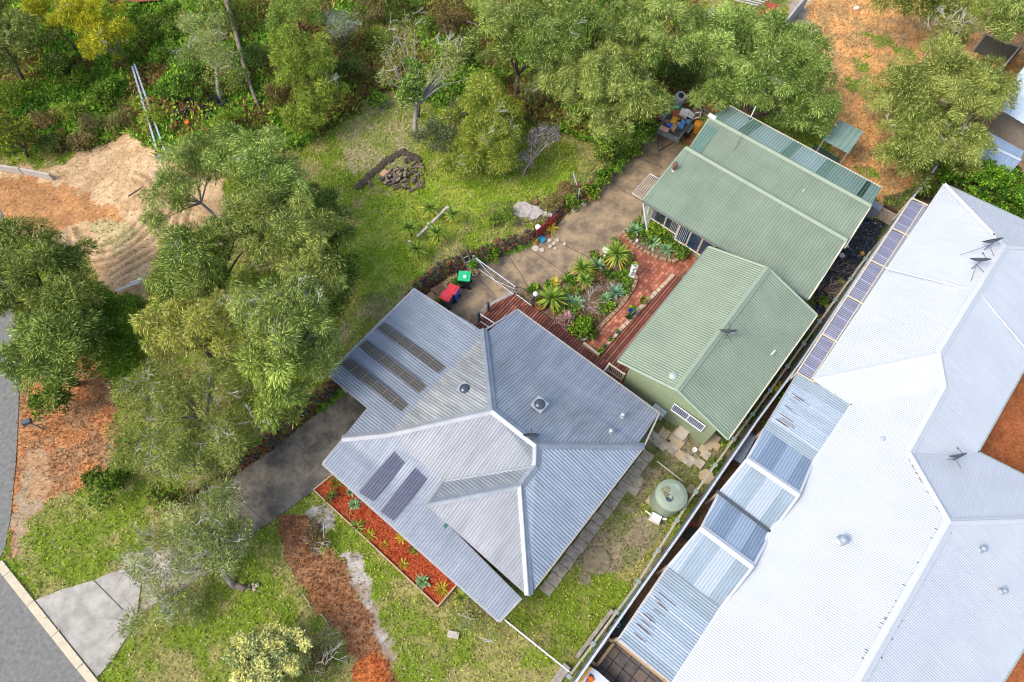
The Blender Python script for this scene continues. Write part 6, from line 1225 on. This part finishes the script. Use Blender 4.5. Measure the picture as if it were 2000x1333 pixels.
# trailer and its junk
TA = G(1286, 300, .45); TB = G(1335, 230, .45); td = TB - TA; td.z = 0; td.normalize(); tr_ = math.atan2(td.y, td.x); tn = Vector((td.y, -td.x, 0)); tc = G(1320, 244, .55); tc.z = 0
tl = thing('box_trailer', 'galvanised box trailer loaded with household junk beside the long shed', 'trailer', tc); TM = mat('trailer_zinc', (.22, .23, .23), .6, .3, var=.25, scale=5)
Lt, Wt_ = 2.3, 1.45
MB().box(tc + Vector((0, 0, .5)), (Lt, Wt_, .05), rz=tr_).build('floor', TM, tl, world=True)
for s_ in (-1, 1):
    MB().box(tc + tn * s_ * Wt_ / 2 + Vector((0, 0, .74)), (Lt, .04, .45), rz=tr_).build('side_panel', TM, tl, world=True); MB().box(tc + td * s_ * Lt / 2 + Vector((0, 0, .72)), (.04, Wt_, .40), rz=tr_).build('end_panel', TM, tl, world=True)
    MB().bar(tc - td * Lt / 2 + tn * s_ * .5 + Vector((0, 0, .45)), tc - td * (Lt / 2 + 1.15) + Vector((0, 0, .45)), .06).build('drawbar', RUST, tl, world=True)
    w_ = tc + tn * s_ * (Wt_ / 2 + .14) + td * .1 + Vector((0, 0, .3)); MB().tube([w_ - tn * .09, w_ + tn * .09], .3, 18).build('wheel', BLK, tl, world=True); MB().box(w_ + Vector((0, 0, .36)), (.75, .24, .04), rz=tr_).build('mudguard', TM, tl, world=True)
q_ = tc - td * (Lt / 2 + 1.15); MB().tube([(q_.x, q_.y, .05), (q_.x, q_.y, .75)], .03, 6).build('jockey_stand', TM, tl, world=True)
def tp(u, v, z): return tc + td * u + tn * v + Vector((0, 0, z))
CARD = mat('cardboard', (.46, .26, .15), .9, var=.08); JUNKG = 'junk in the box trailer'
cx_ = thing('cardboard_box', 'open cardboard box with blue bags inside in the trailer', 'box', tp(-.7, -.32, .55), tr_, JUNKG)
mb = MB()
for sx, sy, dx, dy in ((-.28, 0, .02, .56), (.28, 0, .02, .56), (0, -.28, .56, .02), (0, .28, .56, .02)): mb.box((sx, sy, .25), (dx, dy, .5))
mb.box((0, 0, .02), (.56, .56, .03)); mb.build('box', CARD, cx_)
mb = MB(); mb.box((-.42, 0, .5), (.3, .56, .012), rot=Matrix.Rotation(R(-15), 3, 'Y')); mb.build('flap', mat('cardboard_pale', (.56, .33, .21), .9), cx_); mb = MB(); mb.box((.05, -.42, .47), (.5, .28, .012), rot=Matrix.Rotation(R(20), 3, 'X')); mb.build('flap', MATS['cardboard_pale'], cx_)
mb = MB(); 
for k in range(5): mb.blob((rg.uniform(-.15, .15), rg.uniform(-.15, .15), .38), .13, k)
mb.build('blue_bags', mat('blue_bag', (.02, .16, .65), .3), cx_)
tag(MB().lathe(tp(.88, -.45, .95), [(.2, 0), (.25, .1), (.2, .28), (.1, .34), (.01, .35)], 16).build('green_bucket', mat('teal_green', (.0, .33, .20), .5), smooth=True), 'upturned teal green bucket at the far end of the trailer', 'bucket', JUNKG)
tag(MB().box(tp(.35, -.2, .85), (.5, .5, .45), rz=tr_ + .5, taper=1.1).build('terracotta_tub', mat('tub_rust', (.34, .10, .05), .7)), 'rust brown square tub in the middle of the trailer', 'tub', JUNKG)
tag(MB().box(tp(.6, .12, .9), (.5, .42, .45), rz=tr_ + .2, taper=1.15).build('white_basket', mat('basket_white', (.60, .60, .56), .7)), 'off white basket in the trailer beside the rust tub', 'basket', JUNKG)
tag(MB().box(tp(-.2, -.12, .9), (.5, .34, .35), rz=tr_ + .15).build('yellow_crate', mat('crate_yellow', (.75, .38, .02), .6)), 'orange yellow crate in the middle of the trailer', 'crate', JUNKG)
wc = thing('white_chair', 'white plastic chair lying on the side of the trailer load', 'chair', tp(.75, .55, 1.0), tr_ + .3, JUNKG); mb = MB(); mb.box((0, 0, 0), (.45, .42, .04), rot=Matrix.Rotation(R(35), 3, 'X')); mb.build('seat', WHM, wc)
for sx in (-1, 1): MB().tube([(sx * .22, 0, 0), (sx * .24, .32, .15), (sx * .2, .5, .05)], .025, 6).build('leg', WHM, wc)
MB().tube([(-.22, -.2, 0), (-.2, -.5, .2), (.2, -.5, .2), (.22, -.2, 0)], .03, 6).build('back_frame', WHM, wc)
jm = [mat('junk_blue', (.10, .30, .60), .5), mat('junk_grey', (.45, .47, .50), .5), mat('junk_brown', (.22, .11, .07), .7), BLK, WHM, CARD]
jn_ = ['pale blue', 'light grey', 'brown', 'black', 'white', 'cardboard coloured']
for k in range(22):
    ci = k % 6; u_ = rg.uniform(-.95, .9); v_ = rg.uniform(-.1, .6) if k % 2 else rg.uniform(.15, .6)
    tag(MB().box(tp(u_, v_, rg.uniform(.68, .92)), (rg.uniform(.12, .45), rg.uniform(.05, .22), rg.uniform(.04, .18)), rz=rg.uniform(0, 3)).build('junk_item', jm[ci]), 'loose %s piece of junk lying in the trailer' % jn_[ci], 'junk', JUNKG + ', ' + jn_[ci])
yd = thing('yellow_drum', 'orange yellow drum and frame standing between trailer and long shed', 'drum', G(1359, 258)); q_ = G(1359, 258)
MB().lathe((0, 0, 0), [(.24, .05), (.27, .1), (.27, .75), (.22, .8), (.1, .82), (.01, .82)], 14).build('drum', mat('drum_yellow', (.62, .26, .03), .6, var=.2), yd); MB().tube([(-.35, -.3, .1), (.1, -.15, .5), (.4, .2, .9)], .03, 6).build('handle', MATS['drum_yellow'], yd)
gk = thing('grey_tank', 'tall grey plastic tank with a dark round opening behind the trailer', 'tank', G(1324, 208)); c = G(1331, 185, 1.5 + .45); gz = .45
p0_ = G(1316, 212, gz); p0_.z = gz; ax_ = Vector((c.x - p0_.x, c.y - p0_.y, 1.4)); MB().tube([p0_, p0_ + ax_ * .9, p0_ + ax_], [.34, .34, .3], 22).build('body', mat('tank_grey', (.25, .27, .32), .5, var=.08), gk, world=True, smooth=False)
q_ = p0_ + ax_; rt = ax_.to_track_quat('Z', 'Y').to_matrix(); MB().lathe(q_, [(.16, -.02), (.17, .04), (.12, .045), (.11, .01), (.01, .01)], 18, rot=rt).build('opening', BLK, gk, world=True)
pk = MB(); 
for a, b, c_, d_ in ((1340, 205, 1383, 230), (1345, 200, 1352, 194), (1336, 212, 1345, 200), (1360, 235, 1372, 226), (1350, 222, 1366, 232), (1366, 219, 1378, 240)): pk.bar(GT(a, b, .4), GT(c_, d_, .4), .12, .06)
tag(pk.build('old_timber_pile', mat('grey_green_timber', (.24, .21, .15), .9, var=.3, scale=5)), 'old grey timber frames leaning on the orange bank behind the trailer', 'timber')

# firewood, soil bank and board
BARKL = mat('log_bark', (.10, .07, .055), .95, c2=(.26, .19, .15), scale=6, bump=.4); LOGE = mat('log_end', (.30, .22, .15), .9, var=.2, scale=8); fc = GT(781, 352)
def log(p, d, L, r): 
    o = MB(); a = p - d * L / 2; b = p + d * L / 2; o.tube([a, b], r, 9, cap=False); e = MB(); o.tube([a - d * .002, a], r * .97, 9, mi=1); o.tube([b, b + d * .002], r * .97, 9, mi=1); return o.build('log', [BARKL, LOGE])
for k in range(58):
    a = rg.uniform(0, 6.28); q = math.sqrt(rg.random()) * .78; z = fc.z + .06 + max(0, .42 - q * .45) * rg.random(); up = rg.random() < .35
    d = Vector((math.cos(b_ := rg.uniform(.2, 1.4)), math.sin(b_), 0)) if not up else Vector((rg.uniform(-.3, .3), rg.uniform(-.5, -.1), 1)).normalized()
    tag(log(Vector((fc.x + q * 1.15 * math.cos(a), fc.y + q * math.sin(a), z)), d, rg.uniform(.25, .5), rg.uniform(.05, .095)), 'short split log in the round firewood heap on the lawn', 'log', 'logs in the firewood heap')
for k in range(16):
    p = GT(rg.uniform(803, 828), rg.uniform(322, 365), .06); tag(log(p, Vector((math.cos(b_ := rg.uniform(0, 3)), math.sin(b_), 0)), rg.uniform(.3, .6), rg.uniform(.04, .07)), 'dark log scattered to the right of the firewood heap', 'log', 'logs scattered right of the heap')
tag(log(GT(812, 370, .08), Vector((.85, .5, 0)), .85, .08), 'thick log lying alone below the scattered logs', 'log'); tag(log(GT(793, 318, .2), Vector((.1, .3, 1)).normalized(), .4, .11), 'upright stump inside the soil bank', 'log'); tag(log(GT(723, 363, .12), Vector((-.1, .5, .8)).normalized(), .35, .09), 'small upright stump left of the pink board', 'log')
mb = MB(); arc = [(700, 366), (712, 356), (725, 342), (742, 327), (758, 313), (774, 304), (790, 298), (803, 306), (816, 314)]
for (a, b), (c_, d_) in zip(arc[:-1], arc[1:]):
    for t in np.linspace(0, 1, 7): p = GT(a + (c_ - a) * t, b + (d_ - b) * t); mb.blob((p.x + rg.uniform(-.1, .1), p.y + rg.uniform(-.1, .1), p.z), .22, rg.random(), sq=(1, 1, .7))
tag(mb.build('soil_bank', mat('dark_soil', (.05, .04, .03), .95, c2=(.11, .09, .06), scale=9, bump=.8)), 'curved bank of dark soil around the firewood', 'soil bank')
tag(MB().box(GT(751, 343, .2), (.45, .3, .03), rz=.9).build('plywood_board', mat('pink_board', (.60, .33, .20), .8)), 'pinkish plywood board left of the firewood heap', 'board'); tag(MB().box(GT(745, 352, .08), (.3, .12, .1), rz=-.6).build('grey_block', MET), 'small grey block under the pinkish board', 'block')
rf = thing('timber_rail', 'short weathered post and rail fence on the lawn among yuccas', 'fence', GT(845, 450)); OT = mat('silver_timber', (.36, .31, .25), .9, c2=(.55, .49, .41), scale=6)
mb = MB(); mb.bar(GT(817, 474, .55), GT(842, 452, .6), .14, .1); mb.bar(GT(845, 449, .6), GT(876, 418, .65), .14, .1); mb.build('rail', OT, rf, world=True)
for a, b in ((804, 490), (840, 456), (877, 425)): q_ = GT(a, b); MB().box(q_ + Vector((0, 0, .45)), (.12, .12, .95), rz=.3).build('post', OT, rf, world=True)
# steel poles, tyres, fallen trunk, poles
STL = mat('pale_steel', (.45, .50, .58), .4, .3, var=.2, scale=3)
for (a, b, c_, d_, lb) in ((267, 144, 320, 326, 'left one of two long pale steel poles across the bush and sand'), (271, 139, 333, 320, 'right one of two long pale steel poles across the bush and sand')):
    tag(MB().bar(GT(a, b, .55), GT(c_, d_, .35), .1, .08).build('steel_pole', STL), lb, 'pole', 'two long steel poles')
RUB = mat('tyre_rubber', (.018, .02, .022), .8, var=.3, scale=12)
for i, (a, b, tl_) in enumerate([(370, 204, 0), (373, 225, .5), (342, 234, .3), (355, 231, .7), (408, 227, .2), (434, 203, .1), (421, 201, .9), (396, 219, 1.1)]):
    p = GT(a, b, .15); rt = Matrix.Rotation(tl_, 3, 'X'); pr = [(.2, -.1), (.3, -.11), (.34, -.06), (.34, .06), (.3, .11), (.2, .1), (.19, .06), (.24, .0), (.19, -.06), (.2, -.1)]
    o = MB(); vs = []; n = 22
    for r_, z in pr:
        for k in range(n): vs.append(p + rt @ Vector((r_ * math.cos(2 * math.pi * k / n), r_ * math.sin(2 * math.pi * k / n), z)))
    o.add(vs, [(j * n + k, j * n + (k + 1) % n, (j + 1) * n + (k + 1) % n, (j + 1) * n + k) for j in range(len(pr) - 1) for k in range(n)])
    tag(o.build('old_tyre', RUB, smooth=True), ['flat black tyre left of the trunk foot, topmost in the dump', 'tyre leaning just below the topmost flat one', 'tyre furthest left in the dump', 'tyre second from the left in the dump', 'small upright tyre in the bottom right of the dump', 'tyre around the foot of the curved pale trunk', 'tyre tilted beside the one at the trunk foot', 'half hidden tyre in the middle of the dump'][i], 'tyre', 'old tyres in the weeds')
mb = MB(); 
for k in range(5): mb.blob(GT(371 + rg.uniform(-3, 3), 246 + rg.uniform(-3, 3), .3), .1, k)
tag(mb.build('orange_plastic', mat('orange_plastic', (.80, .16, .01), .5)), 'bright orange crumpled plastic below the tyres', 'plastic')
tag(MB().tube([GT(440, -6, .4), GT(456, 40, .45), GT(470, 95, .4), GT(485, 150, .5), GT(500, 195, .4), GT(516, 232, .25)], [.16, .15, .14, .12, .1, .06], 8).build('fallen_log', mat('fallen_bark', (.13, .10, .08), .95, c2=(.28, .22, .18), scale=3, bump=.4), smooth=True), 'long fallen tree trunk lying down the slope', 'log')
for a, b, c_, d_, r_, lb in ((231, 573, 280, 557, .07, 'white pole on the sand edge, lowest of the fallen white poles'), (258, 558, 285, 550, .06, 'white pole above the lowest fallen one'), (318, 546, 342, 540, .09, 'thick short white pole beside the dark tree'), (340, 512, 375, 504, .05, 'thin white pole half hidden in the dark tree'), (255, 388, 282, 374, .05, 'dark burnt branch on the sand')):
    tag(MB().tube([GT(a, b, .2), GT(c_, d_, .3)], [r_, r_ * .8], 7).build('fallen_pole', WHM if 'white' in lb else BARK_B), lb, 'pole')
pa = thing('rusty_pallet', 'rust red timber platform at the top edge behind the green thicket', 'platform', GT(262, 2)); mb = MB(); q0 = GT(226, -14, .5); q1 = GT(310, -6, .5); q2 = GT(240, 15, .5)
for k in range(6): t = k / 5; o_ = (q2 - q0) * t; mb.bar(q0 + o_, q1 + o_ * .6, .3, .05)
mb.build('boards', mat('rust_boards', (.25, .085, .04), .9, var=.3, scale=4), pa, world=True); MB().bar(q2 - Vector((0, 0, .25)), GT(296, 6, .25), .08, .4).build('side', mat('dark_timber', (.10, .05, .03), .9), pa, world=True)
sp = thing('pole_stack', 'stack of pale poles on a frame at the top edge by the terracotta pad', 'poles', GT(1450, 8)); mb = MB()
for k in range(9): o_ = Vector((.0 + .22 * k, .16 * k, .0)); mb.tube([GT(1405, 18, .9) + o_, GT(1470, 34, .9) + o_ + Vector((.1, 0, 0))], .045, 6)
mb.build('poles', mat('pole_white', (.50, .48, .45), .7, var=.2), sp, world=True); mb = MB(); mb.bar(GT(1460, 22, 1.0), GT(1488, -4, 1.0), .12, .06); mb.bar(GT(1404, 8, .8), GT(1420, -6, .8), .1, .06); mb.build('frame', GALV, sp, world=True)
tp_ = gpoly([(1495, 5), (1518, 12), (1505, 28), (1480, 36), (1478, 26), (1500, 18)]); tag(MB().prism(tp_, 0, .08).build('terracotta_pad', mat('terracotta_pad', (.52, .11, .05), .8)), 'terracotta red pad beside the pole stack at the top', 'paving pad')
tag(MB().lathe(GT(1671, 18, .02), [(.16, 0), (.16, .12), (.12, .12), (.1, .05), (.01, .05)], 12).build('white_bucket', WHM), 'small white bucket alone on the straw covered yard', 'bucket')
# letterbox
lb_ = thing('letterbox', 'dark letterbox on a post on the orange gravel by the road', 'letterbox', G(82, 838)); MB().box((0, 0, .5), (.07, .07, 1)).build('post', MATS['grey_timber'], lb_); MB().box((-.05, 0, 1.1), (.4, .25, .24), rz=.4).build('box', SLATE, lb_)
for k in range(7): tag(MB().blob(G(494 + rg.uniform(-9, 9), 1147 + rg.uniform(-9, 7), .06), rg.uniform(.07, .12), k).build('pale_rock_piece', STONE), 'pale rock in the loose group beside the split tree trunk', 'rock', 'rocks beside the split tree')
tag(MB().tube([G(462, 1143, .35), G(478, 1152, .3)], .14, 10).build('cut_log', BARKL), 'thick cut log end at the foot of the split tree', 'log'); tag(MB().bar(G(874, 1238, .1), G(896, 1242, .1), .28, .12).build('timber_block', OT), 'short pale timber block on the grass below the mulch bed', 'timber')
for a, b, c_, d_, lb in ((590, 1160, 606, 1187, 'longer dry stick lying at the upper edge of the brown track'), (627, 1200, 641, 1222, 'dry stick in the middle of the brown track'), (640, 1240, 663, 1235, 'dry stick crossing the lower brown track')):
    tag(MB().tube([G(a, b, .06), G((a + c_) / 2 + 2, (b + d_) / 2, .08), G(c_, d_, .05)], .02, 4).build('dry_stick', OT), lb, 'stick')

# black plastic sheet
ppx = [(1686, 424), (1729, 440), (1713, 474), (1668, 532), (1643, 568), (1610, 618), (1588, 612), (1590, 560), (1610, 520), (1643, 480)]
gp = gpoly(ppx); xs = [p[0] for p in gp]; ys = [p[1] for p in gp]; xx = np.arange(min(xs), max(xs), .07); yy = np.arange(min(ys), max(ys), .07); XX, YY = np.meshgrid(xx, yy)
ZZ = .06 + .16 * np.abs(fbm(XX + .6 * YY, YY * 1.5, .5, 4) - .5) * 2 + .10 * np.abs(fbm(XX * 2, YY * 2 + 9, .35, 3) - .5) * 2
PP, QQ = PX(XX.ravel(), YY.ravel(), ZZ.ravel() * 0); ins = in_poly(PP + 6 * (vnoise(XX.ravel(), YY.ravel(), .4) - .5), QQ, ppx).reshape(XX.shape); ny_, nx_ = XX.shape
fs = [(j * nx_ + i, j * nx_ + i + 1, (j + 1) * nx_ + i + 1, (j + 1) * nx_ + i) for j in range(ny_ - 1) for i in range(nx_ - 1) if ins[j, i] and ins[j + 1, i] and ins[j, i + 1] and ins[j + 1, i + 1]]
tag(pyd('plastic_sheet', np.stack([XX, YY, ZZ], -1).reshape(-1, 3).tolist(), fs, mat('black_sheet', (.02, .024, .035), .3, spec=.6, var=.3)), 'crumpled black plastic sheet on the ground between the long shed and the fence', 'plastic sheet')
tag(MB().lathe(G(1644, 500, .25), [(.15, 0), (.16, .06), (.12, .06), (.1, .02), (.01, .02)], 14).build('round_lid', mat('pale_lid', (.5, .5, .5), .6)), 'round pale lid on the black plastic', 'lid')
tag(MB().blob(G(1656, 481, .25), .12, 2, sq=(.6, 1.3, .5)).build('white_scrap', WHM), 'white scrap on the black plastic', 'scrap'); tag(MB().box(G(1684, 495, .2), (.2, .2, .08)).build('yellow_scrap', mat('scrap_ochre', (.45, .25, .06), .8)), 'small ochre block on the black plastic', 'block')
tag(MB().box(G(1705, 411, .6), (.45, .6, .9), rz=AX).build('grey_cabinet', mat('cabinet_grey', (.25, .27, .32), .6)), 'grey box cabinet at the corner of the long shed', 'cabinet')
ts_ = thing('timber_stack', 'stack of weathered boards leaning between long shed and fence', 'timber stack', G(1740, 418)); mb = MB()
for k in range(7): mb.bar(G(1718, 404, .75 - .09 * k) - AV * .13 * k, G(1758, 425, .75 - .09 * k) - AV * .13 * k, .11, .06)
mb.build('boards', mat('board_grey', (.24, .20, .15), .9, c2=(.42, .37, .29), scale=5), ts_, world=True); MB().bar(G(1722, 406, .3), G(1757, 424, .3), .1, .6).build('bearer', MATS['dark_timber'], ts_, world=True)

# neighbour's side strip
DPV = mat('dark_patio', (.07, .065, .07), .7, c2=(.16, .14, .13), scale=3, bump=.2); dp_ = G(1140, 1330); rr2 = 0
PG = 'dark patio pavers at the bottom edge'
o0 = G(1212, 1258); pm = MB()
slab('patio', [(1200, 1250), (1225, 1250), (1330, 1345), (1330, 1420), (1100, 1420), (1130, 1345)], .02, mat('patio_joint', (.04, .04, .04), .9))
tr_2 = math.atan2(BV.y, BV.x)
for i in range(-2, 9):
    for j in range(-1, 8):
        c = o0 + BV * (i * .5 - .6) - AV * (j * .5) ; P_, Q_2 = PX(c.x, c.y, 0)
        if Q_2 > 1345 or not in_poly(np.array([P_]), np.array([Q_2]), [(1195, 1250), (1222, 1255), (1325, 1345), (1340, 1400), (1120, 1400), (1150, 1310)])[0]: continue
        tag(MB().box((c.x, c.y, .04), (.47, .47, .05), rz=tr_2 + rg.uniform(-.01, .01)).build('patio_paver', DPV if rg.random() < .6 else mat('patio_brown', (.15, .12, .10), .8, var=.2)), 'dark square paver of the small patio at the bottom edge below the patio cover', 'paver', PG)
pt = thing('planter_frame', 'pale timber raised planter frame beside the boundary fence at the bottom', 'planter', G(1175, 1275)); PT = mat('new_timber', (.50, .34, .19), .7, var=.12); pc = [G(1187, 1247, .35), G(1199, 1256, .35), G(1166, 1300, .35), G(1153, 1290, .35)]
mb = MB()
for k in range(4): mb.bar(pc[k] - Vector((0, 0, .15)), pc[(k + 1) % 4] - Vector((0, 0, .15)), .12, .34)
mb.build('frame', PT, pt, world=True); MB().prism([(p.x, p.y) for p in pc], 0, .2).build('soil', MATS['dark_soil'], pt, world=True)
tag(MB().bar(G(1196, 1247, .45), G(1302, 1332, .45), .1, .3).build('timber_beam', PT), 'long pale timber beam along the open end of the patio cover', 'beam')
tag(MB().box(G(1206, 1224, .3), (.9, .55, .5), rz=AX + .05).build('black_crate', BLK), 'black crate of oddments between fence and patio cover', 'crate')
for k in range(6): tag(MB().box(G(1206 + rg.uniform(-6, 6), 1224 + rg.uniform(-8, 8), .6), (.12, .08, .06), rz=rg.uniform(0, 3)).build('oddment', jm[k]), 'small %s oddment in the black crate' % jn_[k], 'junk', 'oddments in the black crate')
gbx = thing('grey_chest', 'slim blue grey storage chest between fence and patio cover', 'chest', G(1452, 878)); MB().box(G(1453, 877, .45), (1.45, .4, .75), rz=AX + .1).build('body', mat('chest_grey', (.16, .19, .24), .5), gbx, world=True); MB().box(G(1453, 876, .85), (1.5, .44, .05), rz=AX + .1).build('lid', mat('chest_lid', (.26, .31, .39), .45), gbx, world=True)
rk = thing('slatted_rack', 'dark slatted rack beside the blue grey chest', 'rack', G(1446, 895)); mb = MB()
for k in range(7): c = G(1452, 886, .35) - AV * (.14 * k); mb.box(c, (.05, .34, .05), rz=AX + .1)
mb.build('slats', MATS['dark_timber'], rk, world=True); mb = MB(); c = G(1452, 886, .2) - AV * .42; mb.box(c, (1.0, .05, .2), rz=AX + .1); mb.build('base', MATS['dark_timber'], rk, world=True)
rm = thing('red_handled_trolley', 'dark trolley with thin red handle beside the fence', 'trolley', G(1345, 1040)); c = G(1347, 1043, .35); MB().box(c, (.6, .35, .2), rz=AX).build('tray', BLK, rm, world=True); MB().tube([c + AV * .3, c + AV * .5 + Vector((0, 0, .4)) - BV * .2, c + AV * .1 + Vector((0, 0, .5)) - BV * .3], .02, 6).build('handle', RED, rm, world=True)
tag(MB().blob(G(1554, 737, .4), .2, 5, sq=(1.3, .8, .8)).build('blue_bag', MATS['blue_bag']), 'blue bag on the ground at the awning end', 'bag')
wb = thing('white_camper', 'white trailer body with yellow edge and orange fabric at the bottom edge', 'trailer', G(1150, 1330)); wa = G(1155, 1303, .9); 
MB().prism(gpoly([(1155, 1303), (1168, 1312), (1200, 1340), (1240, 1400), (1160, 1400), (1128, 1340)], .9), .35, .9).build('body', mat('camper_white', (.58, .60, .64), .4, var=.04), wb, world=True)
MB().bar(G(1153, 1303, .93), G(1122, 1345, .93), .12, .08).build('yellow_edge', mat('camper_yellow', (.75, .42, .05), .5), wb, world=True); MB().prism(gpoly([(1153, 1315), (1160, 1321), (1150, 1345), (1136, 1345)], .92), .88, .925).build('window', GLASS_D, wb, world=True)
mb = MB(); [mb.blob(G(1155 + rg.uniform(-5, 4), 1328 + rg.uniform(-7, 6), .97), .09, k, sq=(1, 1, .4)) for k in range(7)]; mb.build('orange_fabric', mat('orange_cloth', (.75, .13, .01), .7), wb, world=True)
